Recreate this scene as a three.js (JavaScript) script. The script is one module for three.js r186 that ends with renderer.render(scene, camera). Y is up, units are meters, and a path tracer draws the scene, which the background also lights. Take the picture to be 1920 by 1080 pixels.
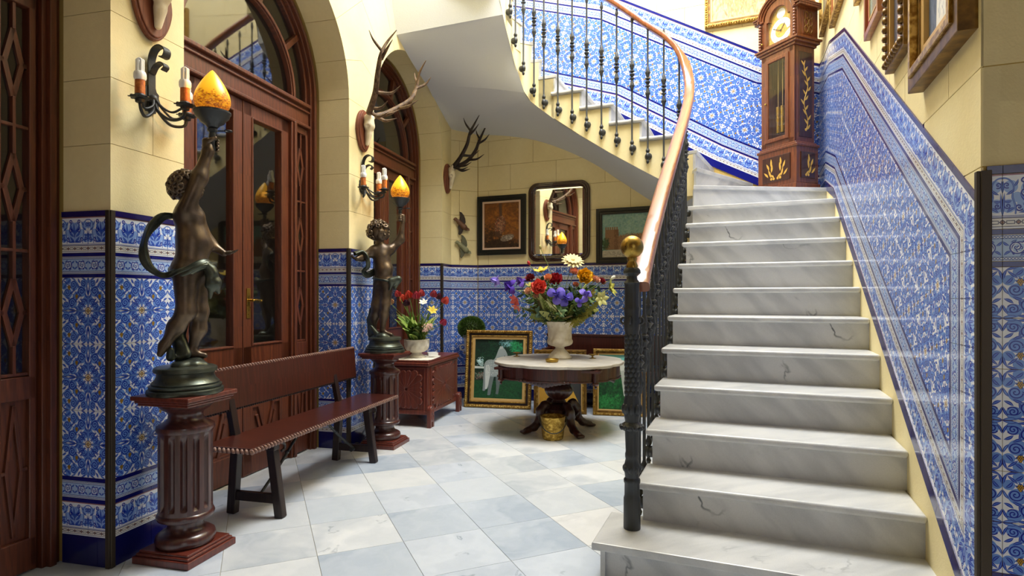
import * as THREE from 'three';
import { RectAreaLightUniformsLib } from 'three/addons/lights/RectAreaLightUniformsLib.js';
import { RoundedBoxGeometry } from 'three/addons/geometries/RoundedBoxGeometry.js';
import { mergeGeometries, toCreasedNormals } from 'three/addons/utils/BufferGeometryUtils.js';

// ---------------------------------------------------------------- camera, light, exposure
const scene = new THREE.Scene();
const EYE = 1.19, FOC = 1097.5, HOR = 557.5;
const camera = new THREE.PerspectiveCamera(2 * Math.atan(540 / FOC) * 180 / Math.PI, 1920 / 1080, 0.05, 60);
camera.position.set(0, EYE, 0);
camera.lookAt(0, EYE, -5);
camera.setViewOffset(1920, 1080, 0, 540 - HOR, 1920, 1080);
camera.updateProjectionMatrix();
const renderer = new THREE.WebGLRenderer();
renderer.toneMapping = THREE.LinearToneMapping;
renderer.toneMappingExposure = 1.07;
renderer.shadowMap.enabled = true;
RectAreaLightUniformsLib.init();
scene.background = new THREE.Color(0.75, 0.85, 1.0);

// glazed laylight in the ceiling over the stair hall, daylight through its frosted panes
const LAY = { x: 1.0, d: 4.25, w: 2.0, l: 2.4, h: 6.15 };
function areaLight(color, intensity, w, h, pos, target) {
  const l = new THREE.RectAreaLight(color, intensity, w, h);
  l.position.copy(pos); l.lookAt(target); l.castShadow = true; scene.add(l); return l;
}
areaLight(new THREE.Color(0.965, 0.985, 1.0), 24.5, LAY.w, LAY.l, new THREE.Vector3(LAY.x, LAY.h - 0.03, -LAY.d), new THREE.Vector3(LAY.x, 0, -LAY.d - 0.0001));
// weak fill light added behind the camera, paired with an unseen glowing panel
areaLight(new THREE.Color(0.93, 0.97, 1.0), 0.5, 1.7, 2.5, new THREE.Vector3(1.15, 1.5, 2.93), new THREE.Vector3(0.55, 1.3, -3));

// ---------------------------------------------------------------- helpers
function rng(seed) { let a = seed >>> 0; return () => { a = (a + 0x6D2B79F5) >>> 0; let t = a; t = Math.imul(t ^ (t >>> 15), t | 1); t ^= t + Math.imul(t ^ (t >>> 7), t | 61); return ((t ^ (t >>> 14)) >>> 0) / 4294967296; }; }
const R = rng(11);
const rr = (a, b) => a + (b - a) * R();
const V3 = (x, y, z) => new THREE.Vector3(x, y, z);
const PI = Math.PI, DEG = PI / 180;
const W = (x, d, h) => V3(x, h, -d);                                  // plan position (x to the right, d away) and height
const px = (x, y, d) => V3((x - 960) / FOC * d, EYE + (HOR - y) / FOC * d, -d);
// stair frame, turned 22 degrees: u across the first flight, v up the first flight
const CU = Math.cos(22 * DEG), SU = Math.sin(22 * DEG);
const UV = (u, v, h) => V3(CU * u + SU * v, h, -(-SU * u + CU * v));
const FROT = -22 * DEG;                                                 // rotation.y that turns local x to u and local -z to v
// left wall frame: x along the wall (away), z out of it
const LROT = Math.atan2(0.9716, 0.237), LO = W(-1.764, 2.57, 0);
const LW = (t, h, s) => V3(LO.x + 0.237 * t + 0.9716 * s, h, LO.z - 0.9716 * t + 0.237 * s);

const used = new Map();
function numbered(name) { const n = used.get(name) || 0; used.set(name, n + 1); return n ? name + '_' + String(n).padStart(3, '0') : name; }
function thing(name, label, category, pos, rotY = 0, group) {
  const o = new THREE.Group(); o.name = numbered(name); scene.add(o);
  if (pos) o.position.copy(pos); o.rotation.y = rotY; o.userData = { label, category };
  if (group) o.userData.group = group; return o;
}
function norm(g) {
  let n = g.index ? g.toNonIndexed() : g.clone();
  for (const k of Object.keys(n.attributes)) if (!['position', 'normal', 'uv', 'color'].includes(k)) n.deleteAttribute(k);
  if (!n.attributes.normal) n.computeVertexNormals();
  n.morphAttributes = {}; n.clearGroups();
  return n;
}
function boxUV(g) {                                                     // uv in metres by the dominant normal
  const p = g.attributes.position, n = g.attributes.normal, a = new Float32Array(p.count * 2);
  for (let i = 0; i < p.count; i += 3) {
    let nx = 0, ny = 0, nz = 0;
    for (let k = 0; k < 3; k++) { nx += n.getX(i + k); ny += n.getY(i + k); nz += n.getZ(i + k); }
    nx = Math.abs(nx); ny = Math.abs(ny); nz = Math.abs(nz);
    for (let k = 0; k < 3; k++) {
      const X = p.getX(i + k), Y = p.getY(i + k), Z = p.getZ(i + k); let u, v;
      if (nx >= ny && nx >= nz) { u = Z; v = Y; } else if (ny >= nz) { u = X; v = Z; } else { u = X; v = Y; }
      a[2 * (i + k)] = u; a[2 * (i + k) + 1] = v;
    }
  }
  g.setAttribute('uv', new THREE.BufferAttribute(a, 2)); return g;
}
function geo(list, uv = 'box') {
  const arr = (Array.isArray(list) ? list : [list]).flat(9).map(norm);
  const withCol = arr.some(g => g.attributes.color);
  for (const g of arr) { if (!g.attributes.uv) g.setAttribute('uv', new THREE.BufferAttribute(new Float32Array(g.attributes.position.count * 2), 2)); if (!withCol) g.deleteAttribute('color'); }
  const m = arr.length > 1 ? mergeGeometries(arr) : arr[0];
  return uv === 'box' ? boxUV(m) : m;
}
function mesh(name, list, mat, parent = scene, uv = 'box') {
  const m = new THREE.Mesh(list.isBufferGeometry && uv === 'raw' ? list : geo(list, uv), mat);
  m.name = parent === scene ? numbered(name) : name; m.castShadow = m.receiveShadow = true; parent.add(m); return m;
}
function tag(o, label, category, group) { o.userData.label = label; o.userData.category = category; if (group) o.userData.group = group; return o; }
function struct(o, label) { o.userData.kind = 'structure'; if (label) o.userData.label = label; return o; }
const T = (g, x = 0, y = 0, z = 0) => g.translate(x, y, z);
const RX = (g, a) => g.rotateX(a), RY = (g, a) => g.rotateY(a), RZ = (g, a) => g.rotateZ(a);
const box = (w, h, d, x = 0, y = 0, z = 0) => new THREE.BoxGeometry(w, h, d).translate(x, y, z);
const rbox = (w, h, d, r = 0.005, x = 0, y = 0, z = 0, s = 2) => new RoundedBoxGeometry(w, h, d, s, Math.min(r, w / 2.01, h / 2.01, d / 2.01)).translate(x, y, z);
const cyl = (r0, r1, h, x = 0, y = 0, z = 0, n = 20) => new THREE.CylinderGeometry(r1, r0, h, n).translate(x, y + h / 2, z);
const sph = (r, x = 0, y = 0, z = 0, sx = 1, sy = 1, sz = 1, n = 16) => new THREE.SphereGeometry(r, n, Math.max(8, n * 0.7 | 0)).scale(sx, sy, sz).translate(x, y, z);
const tor = (r, t, x = 0, y = 0, z = 0, n = 28, arc = PI * 2) => new THREE.TorusGeometry(r, t, 8, n, arc).translate(x, y, z);
const lathe = (pts, n = 32) => toCreasedNormals(new THREE.LatheGeometry(pts.map(p => new THREE.Vector2(Math.max(p[0], 0.0001), p[1])), n), 0.7);
function crv(pts, closed = false) { return new THREE.CatmullRomCurve3(pts.map(p => p.isVector3 ? p : V3(...p)), closed, 'centripetal'); }
function tube(pts, r, seg = 24, rad = 8, closed = false) {              // swept tube, r a number, a list along the path or a function
  const c = crv(pts, closed), fr = c.computeFrenetFrames(seg, closed), pos = [], idx = [], uv = [];
  const rf = typeof r === 'function' ? r : Array.isArray(r) ? (t => { const f = t * (r.length - 1), i = Math.min(r.length - 2, Math.floor(f)); return r[i] + (r[i + 1] - r[i]) * (f - i); }) : () => r;
  for (let i = 0; i <= seg; i++) {
    const t = i / seg, P = c.getPointAt(t), q = rf(t);
    for (let j = 0; j <= rad; j++) { const a = j / rad * PI * 2, N = fr.normals[i], B = fr.binormals[i]; pos.push(P.x + q * (Math.cos(a) * N.x + Math.sin(a) * B.x), P.y + q * (Math.cos(a) * N.y + Math.sin(a) * B.y), P.z + q * (Math.cos(a) * N.z + Math.sin(a) * B.z)); uv.push(t, j / rad); }
  }
  for (let i = 0; i < seg; i++) for (let j = 0; j < rad; j++) { const a = i * (rad + 1) + j, b = a + rad + 1; idx.push(a, a + 1, b, b, a + 1, b + 1); }
  if (!closed) for (const e of [0, seg]) { const P = c.getPointAt(e / seg), k = pos.length / 3; pos.push(P.x, P.y, P.z); uv.push(0, 0); for (let j = 0; j < rad; j++) { const a = e * (rad + 1) + j; e ? idx.push(a, a + 1, k) : idx.push(a + 1, a, k); } }
  const g = new THREE.BufferGeometry(); g.setAttribute('position', new THREE.Float32BufferAttribute(pos, 3)); g.setAttribute('uv', new THREE.Float32BufferAttribute(uv, 2)); g.setIndex(idx); g.computeVertexNormals(); return g;
}
function rod(a, b, r0, r1 = r0, n = 10) { a = a.isVector3 ? a : V3(...a); b = b.isVector3 ? b : V3(...b); const d = b.clone().sub(a), L = d.length(); const g = new THREE.CylinderGeometry(r1, r0, L, n).translate(0, L / 2, 0); g.applyQuaternion(new THREE.Quaternion().setFromUnitVectors(V3(0, 1, 0), d.normalize())); return g.translate(a.x, a.y, a.z); }
function bar(a, b, w, h) {                                             // rectangular bar from a to b, h measured in the vertical plane
  a = a.isVector3 ? a : V3(...a); b = b.isVector3 ? b : V3(...b); const d = b.clone().sub(a), L = d.length(); d.normalize();
  const up = Math.abs(d.y) > 0.99 ? V3(0, 0, 1) : V3(0, 1, 0), x = new THREE.Vector3().crossVectors(up, d).normalize(), y = new THREE.Vector3().crossVectors(d, x);
  const m = new THREE.Matrix4().makeBasis(x, y, d); m.setPosition((a.x + b.x) / 2, (a.y + b.y) / 2, (a.z + b.z) / 2);
  return new RoundedBoxGeometry(w, h, L, 1, Math.min(w, h) * 0.12).applyMatrix4(m);
}
function ext(pts, depth, bevel = 0, holes = []) {
  const toS = p => new THREE.Shape(p.map(q => new THREE.Vector2(q[0], q[1])));
  const s = pts instanceof THREE.Shape ? pts : toS(pts); for (const h of holes) s.holes.push(h instanceof THREE.Path ? h : toS(h));
  return new THREE.ExtrudeGeometry(s, { depth, bevelEnabled: bevel > 0, bevelSize: bevel, bevelThickness: bevel, bevelSegments: 2, curveSegments: 24 });
}
// smooth-union surface of tapered capsules, meshed with surface nets
function smin(a, b, k) { const h = Math.max(k - Math.abs(a - b), 0) / k; return Math.min(a, b) - h * h * k * 0.25; }
function capsule(p, a, b, ra, rb) {
  const bx = b[0] - a[0], by = b[1] - a[1], bz = b[2] - a[2], px_ = p[0] - a[0], py = p[1] - a[1], pz = p[2] - a[2];
  const l = bx * bx + by * by + bz * bz || 1e-9, h = Math.min(1, Math.max(0, (px_ * bx + py * by + pz * bz) / l));
  return Math.hypot(px_ - bx * h, py - by * h, pz - bz * h) - (ra + (rb - ra) * h);
}
function surfaceNet(f, lo, hi, cell) {
  const n = [0, 1, 2].map(i => Math.ceil((hi[i] - lo[i]) / cell) + 1), [nx, ny, nz] = n, val = new Float32Array(nx * ny * nz);
  const id = (i, j, k) => i + nx * (j + ny * k);
  for (let k = 0; k < nz; k++) for (let j = 0; j < ny; j++) for (let i = 0; i < nx; i++) val[id(i, j, k)] = f([lo[0] + i * cell, lo[1] + j * cell, lo[2] + k * cell]);
  const vert = new Int32Array(nx * ny * nz).fill(-1), pos = [], idx = [];
  for (let k = 0; k < nz - 1; k++) for (let j = 0; j < ny - 1; j++) for (let i = 0; i < nx - 1; i++) {
    let cx = 0, cy = 0, cz = 0, c = 0;
    const e = (a, b, c0, d, e0, g) => { const v0 = val[id(i + a, j + b, k + c0)], v1 = val[id(i + d, j + e0, k + g)]; if ((v0 < 0) !== (v1 < 0)) { const t = v0 / (v0 - v1); cx += a + (d - a) * t; cy += b + (e0 - b) * t; cz += c0 + (g - c0) * t; c++; } };
    for (let a = 0; a < 2; a++) for (let b = 0; b < 2; b++) { e(0, a, b, 1, a, b); e(a, 0, b, a, 1, b); e(a, b, 0, a, b, 1); }
    if (c) { vert[id(i, j, k)] = pos.length / 3; pos.push(lo[0] + (i + cx / c) * cell, lo[1] + (j + cy / c) * cell, lo[2] + (k + cz / c) * cell); }
  }
  for (let k = 1; k < nz - 1; k++) for (let j = 1; j < ny - 1; j++) for (let i = 1; i < nx - 1; i++) {
    const s = val[id(i, j, k)] < 0, q = (o, a, b, c, d) => { if (s !== (val[o] < 0)) { s ? idx.push(a, b, c, a, c, d) : idx.push(a, c, b, a, d, c); } };
    q(id(i + 1, j, k), vert[id(i, j, k)], vert[id(i, j - 1, k)], vert[id(i, j - 1, k - 1)], vert[id(i, j, k - 1)]);
    q(id(i, j + 1, k), vert[id(i, j, k)], vert[id(i, j, k - 1)], vert[id(i - 1, j, k - 1)], vert[id(i - 1, j, k)]);
    q(id(i, j, k + 1), vert[id(i, j, k)], vert[id(i - 1, j, k)], vert[id(i - 1, j - 1, k)], vert[id(i, j - 1, k)]);
  }
  for (let i = 0; i < idx.length; i += 3) { const t = idx[i + 1]; idx[i + 1] = idx[i + 2]; idx[i + 2] = t; }
  const g = new THREE.BufferGeometry(); g.setAttribute('position', new THREE.Float32BufferAttribute(pos, 3));
  const nr = new Float32Array(pos.length), h = cell * 0.5;
  for (let i = 0; i < pos.length; i += 3) { const p = [pos[i], pos[i + 1], pos[i + 2]], d = [0, 1, 2].map(a => { const q = p.slice(), r = p.slice(); q[a] += h; r[a] -= h; return f(q) - f(r); }), l = Math.hypot(...d) || 1; nr[i] = d[0] / l; nr[i + 1] = d[1] / l; nr[i + 2] = d[2] / l; }
  // orient triangles with the normals
  if (idx.length) { let s = 0; for (let t = 0; t < idx.length; t += 3) { const [a, b, c] = [idx[t], idx[t + 1], idx[t + 2]].map(v => V3(pos[3 * v], pos[3 * v + 1], pos[3 * v + 2])); const nn = b.sub(a).cross(c.sub(a)); s += nn.x * nr[3 * idx[t]] + nn.y * nr[3 * idx[t] + 1] + nn.z * nr[3 * idx[t] + 2]; } if (s < 0) for (let i = 0; i < idx.length; i += 3) { const t = idx[i + 1]; idx[i + 1] = idx[i + 2]; idx[i + 2] = t; } }
  g.setIndex(idx); g.setAttribute('normal', new THREE.BufferAttribute(nr, 3)); return g;
}
function blob(caps, k, cell, extra) {                                   // caps: [a, b, ra, rb]
  const lo = [1e9, 1e9, 1e9], hi = [-1e9, -1e9, -1e9];
  for (const [a, b, ra, rb] of caps) for (const [p, r] of [[a, ra], [b, rb]]) for (let i = 0; i < 3; i++) { lo[i] = Math.min(lo[i], p[i] - r - 3 * cell); hi[i] = Math.max(hi[i], p[i] + r + 3 * cell); }
  const f = p => { let d = 1e9; for (const c of caps) { const q = capsule(p, c[0], c[1], c[2], c[3]); d = d > 1e8 ? q : smin(d, q, c[4] || k); } return extra ? extra(p, d) : d; };
  return surfaceNet(f, lo, hi, cell);
}
// ---------------------------------------------------------------- textures and materials
const SRGB = THREE.SRGBColorSpace;
function hash2(x, y, s) { let h = Math.imul(x | 0, 374761393) ^ Math.imul(y | 0, 668265263) ^ Math.imul(s | 0, 974634777); h = Math.imul(h ^ (h >>> 13), 1274126177); return ((h ^ (h >>> 16)) >>> 0) / 4294967296; }
function vnoise(x, y, s, per) {                                         // tiling value noise
  const xi = Math.floor(x), yi = Math.floor(y), fx = x - xi, fy = y - yi, u = fx * fx * (3 - 2 * fx), v = fy * fy * (3 - 2 * fy), m = a => ((a % per) + per) % per;
  const a = hash2(m(xi), m(yi), s), b = hash2(m(xi + 1), m(yi), s), c = hash2(m(xi), m(yi + 1), s), d = hash2(m(xi + 1), m(yi + 1), s);
  return a + (b - a) * u + (c - a) * v + (a - b - c + d) * u * v;
}
function fbm(x, y, s, per, o = 5) { let r = 0, a = 0.5, f = 1; for (let i = 0; i < o; i++) { r += a * vnoise(x * f, y * f, s + i * 17, per * f); a *= 0.5; f *= 2; } return r; }
function dataTex(n, fn, color = true, repeat = 1) {
  const d = new Uint8Array(n * n * 4);
  for (let j = 0; j < n; j++) for (let i = 0; i < n; i++) { const c = fn(i / n, j / n), k = 4 * (j * n + i); for (let q = 0; q < 3; q++) d[k + q] = Math.max(0, Math.min(255, Math.round((Array.isArray(c) ? c[q] : c) * 255))); d[k + 3] = 255; }
  const t = new THREE.DataTexture(d, n, n); t.wrapS = t.wrapT = THREE.RepeatWrapping; t.magFilter = THREE.LinearFilter; t.minFilter = THREE.LinearMipmapLinearFilter; t.generateMipmaps = true; if (color) t.colorSpace = SRGB; t.repeat.set(repeat, repeat); t.needsUpdate = true; return t;
}
function canvasTex(w, h, draw) { const c = document.createElement('canvas'); c.width = w; c.height = h; const x = c.getContext('2d'); draw(x, w, h); const t = new THREE.CanvasTexture(c); t.colorSpace = SRGB; t.wrapS = t.wrapT = THREE.RepeatWrapping; return t; }
const lerp = (a, b, t) => a + (b - a) * t, mixc = (a, b, t) => [0, 1, 2].map(i => lerp(a[i], b[i], t)), sat = t => Math.max(0, Math.min(1, t));
const hex = h => [(h >> 16 & 255) / 255, (h >> 8 & 255) / 255, (h & 255) / 255];
function woodTex(a, b, c, seed) {                                       // grain along v, 0.5 m a side
  return dataTex(512, (x, y) => { const w = fbm(x * 4, y * 1, seed, 4, 3) * 1.6, g = fbm(x * 60 + w * 3, y * 3, seed + 5, 60, 3), r = Math.sin((x * 16 + w * 2.2) * PI * 2) * 0.5 + 0.5, p = fbm(x * 128, y * 8, seed + 9, 128, 2); return mixc(mixc(hex(a), hex(b), sat(g * 1.3 - 0.1)), hex(c), sat(r * 0.35 + (p - 0.45) * 0.7)); }, true, 2);
}
function marbleTex(base, vein, dark, seed, amt, n = 512) {
  return dataTex(n, (x, y) => { const wx = fbm(x * 3, y * 3, seed, 3), wy = fbm(x * 3, y * 3, seed + 40, 3), c = fbm(x * 2 + wx * 2.5, y * 2 + wy * 2.5, seed + 7, 2), v = Math.abs(fbm(x * 4 + wx * 3, y * 3 + wy * 2, seed + 13, 1, 5) - 0.48), v2 = Math.abs(fbm(x * 2 + wy * 2, y * 5 + wx * 3, seed + 23, 1, 5) - 0.5); let q = mixc(hex(base), hex(vein), sat((c - 0.35) * 2.2)); q = mixc(q, hex(dark), amt * sat(1 - v / 0.018) * sat((wx - 0.42) * 5)); q = mixc(q, hex(vein), sat(1 - v2 / 0.05) * 0.5); const s = (hash2(x * n | 0, y * n | 0, seed) - 0.5) * 0.02; return q.map(k => k + s); });
}
function vnoise2(x, y, s, px_, py_) { const xi = Math.floor(x), yi = Math.floor(y), fx = x - xi, fy = y - yi, u = fx * fx * (3 - 2 * fx), v = fy * fy * (3 - 2 * fy), m = (a, p) => ((a % p) + p) % p, h = (i, j) => hash2(m(xi + i, px_), m(yi + j, py_), s); return h(0, 0) + (h(1, 0) - h(0, 0)) * u + (h(0, 1) - h(0, 0)) * v + (h(0, 0) - h(1, 0) - h(0, 1) + h(1, 1)) * u * v; }
function fbm2(x, y, s, px_, py_, o = 4) { let r = 0, a = 0.5, f = 1; for (let i = 0; i < o; i++) { r += a * vnoise2(x * f, y * f, s + i * 17, px_ * f, py_ * f); a *= 0.5; f *= 2; } return r; }
function streakTex(base, vein, dark, seed, amt) {                            // marble with soft diagonal streaks and a few short dark flecks
  return dataTex(512, (x, y) => { const w = fbm(x * 3, y * 3, seed, 3), p = (x + y) + 0.10 * w, q = x - y + 0.3 * w, c = fbm2(p * 14, q * 3, seed + 7, 14, 3, 4), cl = fbm(x * 4, y * 4, seed + 11, 4, 4), v = Math.abs(fbm2(p * 9 + w * 2, q * 4, seed + 13, 9, 4, 5) - 0.5), m = fbm(x * 5, y * 5, seed + 31, 5, 3), s = (hash2(x * 512 | 0, y * 512 | 0, seed) - 0.5) * 0.03; let k = mixc(hex(base), hex(vein), sat((c - 0.36) * 2.6) * 0.6 + sat((cl - 0.4) * 2.2) * 0.4); k = mixc(k, hex(dark), amt * sat(1 - v / 0.035) * sat((m - 0.6) * 10)); return k.map(t => t + s); });
}
const fineNoise = dataTex(256, (x, y) => fbm(x * 32, y * 32, 3, 32, 3), false, 6);
const coarseNoise = dataTex(256, (x, y) => fbm(x * 6, y * 6, 8, 6, 5), false, 2);
const M = {};
const mat = (n, o) => (M[n] = new THREE.MeshPhysicalMaterial(Object.assign({ side: THREE.DoubleSide }, o)));
const lin = (r, g, b) => new THREE.Color().setRGB(r, g, b);
const css = h => new THREE.Color(h);
// plaster
const plasterTex = dataTex(256, (x, y) => { const n = fbm(x * 5, y * 5, 31, 5, 5), f = fbm(x * 60, y * 60, 37, 60, 2); return mixc(hex(0xe9d8a2), hex(0xf1e3b2), sat(n * 1.4 - 0.2)).map(k => k + (f - 0.5) * 0.025); }, true, 0.8);
mat('plaster', { map: plasterTex, roughness: 0.72, bumpMap: fineNoise, bumpScale: 0.0006 });
mat('mortar', { color: css('#b89a52'), roughness: 0.9 });
mat('soffit', { color: css('#dde1e6'), roughness: 0.85, bumpMap: fineNoise, bumpScale: 0.001 });
// marbles
const mTex = [marbleTex(0xe3e6e9, 0xc3cad2, 0x828c98, 1, 0.5), marbleTex(0xd9dde1, 0xb4bdc8, 0x79848f, 2, 0.45), marbleTex(0xe8e7e4, 0xd0d0cf, 0x8f8d88, 3, 0.6), marbleTex(0xe6e8ea, 0xcfd5da, 0x66707a, 4, 0.8)];
const floorMats = [];
for (const [t, c] of [[0, '#ffffff'], [0, '#eef3fb'], [1, '#ffffff'], [1, '#eaf0f8'], [2, '#f6f8fc'], [3, '#ffffff'], [3, '#f0f4fa'], [0, '#e4ebf4']]) floorMats.push(new THREE.MeshPhysicalMaterial({ map: mTex[t], color: css(c), roughness: 0.24, side: THREE.DoubleSide }));
const stTex = streakTex(0xd4d4d2, 0xb0b2b3, 0x6c7073, 21, 0.35);
mat('tread', { map: stTex, roughness: 0.3 });
const rsTex = [streakTex(0xd4d4d2, 0xacaeaf, 0x3f4346, 33, 0.9), streakTex(0xd4d4d2, 0xaeb0b1, 0x4c5053, 41, 0.7)];
const riserMats = rsTex.map(t => new THREE.MeshPhysicalMaterial({ map: t, roughness: 0.4, side: THREE.DoubleSide }));
mat('tabletop', { map: marbleTex(0xd6d2ca, 0xada698, 0x6b6358, 51, 0.8), roughness: 0.35, bumpMap: coarseNoise, bumpScale: 0.001 });
// woods
mat('doorWood', { map: woodTex(0x522613, 0x723a20, 0x35170b, 61), roughness: 0.42, clearcoat: 0.25, clearcoatRoughness: 0.35 });
mat('mahogany', { map: woodTex(0x38160f, 0x57251a, 0x210b07, 63), roughness: 0.32, clearcoat: 0.5, clearcoatRoughness: 0.2 });
mat('pedWood', { map: woodTex(0x40201d, 0x553029, 0x2a1210, 65), roughness: 0.3, clearcoat: 0.5, clearcoatRoughness: 0.2 });
mat('redPlate', { map: woodTex(0x5c261c, 0x7a3828, 0x401710, 66), roughness: 0.35, clearcoat: 0.4, clearcoatRoughness: 0.25 });
mat('carved', { map: woodTex(0x7d5a4c, 0x9d7d6e, 0x4a2a22, 67), roughness: 0.45 });
mat('tableWood', { map: woodTex(0x30140f, 0x48211a, 0x1c0907, 68), roughness: 0.35, clearcoat: 0.3 });
mat('darkWood', { map: woodTex(0x211312, 0x32201c, 0x120a09, 69), roughness: 0.4 });
mat('chestWood', { map: woodTex(0x5c2416, 0x7b3722, 0x3c140c, 71), roughness: 0.4, clearcoat: 0.3, clearcoatRoughness: 0.3 });
mat('clockWood', { map: woodTex(0x5f3018, 0x874a26, 0x3c1c0e, 73), roughness: 0.36, clearcoat: 0.4, clearcoatRoughness: 0.25 });
mat('clockDark', { map: woodTex(0x33170c, 0x4c2513, 0x200d06, 75), roughness: 0.35, clearcoat: 0.4 });
mat('railWood', { map: woodTex(0x8a4c2a, 0xa9683c, 0x63301a, 77), roughness: 0.32, clearcoat: 0.35, clearcoatRoughness: 0.15 });
mat('plaque', { map: woodTex(0x6e3a26, 0x8d5238, 0x4c2314, 79), roughness: 0.5 });
mat('mirrorFrame', { map: woodTex(0x2c1210, 0x431d17, 0x180807, 81), roughness: 0.25, clearcoat: 0.6 });
mat('blackFrame', { color: css('#161a18'), roughness: 0.35 });
// metals
mat('iron', { color: css('#3a3b3b'), metalness: 0.55, roughness: 0.5, bumpMap: fineNoise, bumpScale: 0.0006 });
mat('castIron', { color: css('#3f4142'), metalness: 0.45, roughness: 0.45, bumpMap: fineNoise, bumpScale: 0.0005 });
const bzTex = dataTex(256, (x, y) => { const n = fbm(x * 5, y * 5, 91, 5, 5); return mixc(hex(0x4c4034), hex(0x75634f), sat(n * 2 - 0.5)); }, true, 3);
mat('bronze', { map: bzTex, metalness: 0.7, roughness: 0.38 });
const gbTex = dataTex(256, (x, y) => { const n = fbm(x * 6, y * 6, 95, 6, 5); return mixc(hex(0x3a403a), hex(0x5c5f50), sat(n * 2 - 0.5)); }, true, 3);
mat('greenBronze', { map: gbTex, metalness: 0.7, roughness: 0.36 });
mat('brass', { color: css('#a98a40'), metalness: 0.9, roughness: 0.62, roughnessMap: coarseNoise });
const hmTex = dataTex(256, (x, y) => { const n = fbm(x * 20, y * 20, 97, 20, 3); return mixc(hex(0x96752e), hex(0xd8b65c), sat(n * 3 - 1)); }, true, 3);
mat('hammered', { map: hmTex, metalness: 0.8, roughness: 0.34, bumpMap: fineNoise, bumpScale: 0.003 });
const glTex = dataTex(256, (x, y) => { const n = fbm(x * 16, y * 16, 99, 16, 4); return mixc(hex(0x8a6424), hex(0xd9b768), sat(n * 2.4 - 0.7)); }, true, 4);
mat('gold', { map: glTex, metalness: 0.65, roughness: 0.38 });
mat('goldPale', { color: css('#d3ae6d'), metalness: 0.35, roughness: 0.45 });
mat('goldDark', { map: dataTex(256, (x, y) => mixc(hex(0x5f4218), hex(0x94702f), sat(fbm(x * 10, y * 10, 101, 10, 4) * 2 - 0.5)), true, 3), metalness: 0.4, roughness: 0.42 });
mat('inlay', { color: css('#d9ab4c'), roughness: 0.4, metalness: 0.2 });
mat('silver', { color: css('#77746c'), metalness: 0.8, roughness: 0.4 });
mat('trimMetal', { color: css('#4b4238'), metalness: 0.6, roughness: 0.5 });
// other
mat('mirror', { color: css('#f2f4f2'), metalness: 1, roughness: 0.02 });
mat('doorGlass', { color: css('#ffffff'), roughness: 0.03, transmission: 1, thickness: 0, ior: 1.9, clearcoat: 1, clearcoatRoughness: 0.02, specularIntensity: 1 });
mat('clockGlass', { color: css('#ffffff'), roughness: 0.02, transmission: 1, thickness: 0, ior: 1.5 });
mat('navy', { color: css('#14185a'), roughness: 0.14 });
mat('navyBand', { color: css('#161b72'), roughness: 0.14 });
mat('capTile', { color: css('#20175a'), roughness: 0.16 });
mat('grout', { color: css('#b9b2a0'), roughness: 0.9 });
mat('bone', { map: dataTex(128, (x, y) => mixc(hex(0xe9dfc4), hex(0xcdbd97), sat(fbm(x * 6, y * 6, 103, 6) * 2 - 0.7)), true, 4), roughness: 0.6 });
const anTex = (a, b, s) => dataTex(128, (x, y) => mixc(hex(a), hex(b), sat(fbm(x * 10, y * 10, s, 10) * 2.4 - 0.7)), true, 5);
mat('antler', { map: anTex(0x4a3524, 0x80664a, 105), roughness: 0.6, bumpMap: fineNoise, bumpScale: 0.002 });
mat('antlerDark', { map: anTex(0x1f130e, 0x3c2a20, 107), roughness: 0.5, bumpMap: fineNoise, bumpScale: 0.002 });
mat('ceramic', { color: css('#f3f2ee'), roughness: 0.3 });
mat('bulbTube', { color: css('#f6f6f2'), roughness: 0.25 });
mat('candle', { map: dataTex(128, (x, y) => mixc(hex(0xd07c33), hex(0xa4531c), sat(fbm(x * 8, y * 8, 109, 8) * 2.4 - 0.8)), true, 8), roughness: 0.6 });
mat('stone', { map: dataTex(256, (x, y) => mixc(hex(0xebe5d6), hex(0xd2c9b6), sat(fbm(x * 8, y * 8, 111, 8) * 2.2 - 0.7)), true, 3), roughness: 0.6 });
mat('whiteUrn', { color: css('#dfdcd4'), roughness: 0.5 });
mat('cloth', { color: css('#e8e2d2'), roughness: 0.95 });
mat('paper', { color: css('#e9e6dc'), roughness: 0.8 });
mat('cord', { color: css('#17171a'), roughness: 0.5 });
mat('redMat', { color: css('#9c2a24'), roughness: 0.8 });
mat('linen', { color: css('#d9b9a0'), roughness: 0.8 });
mat('bounceCutWood', { map: M.doorWood.map, roughness: 0.6 });  // dark wood chosen for the unseen hall walls to hold down bounce light
mat('darkRoom', { color: css('#57514a'), roughness: 0.9 });

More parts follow.
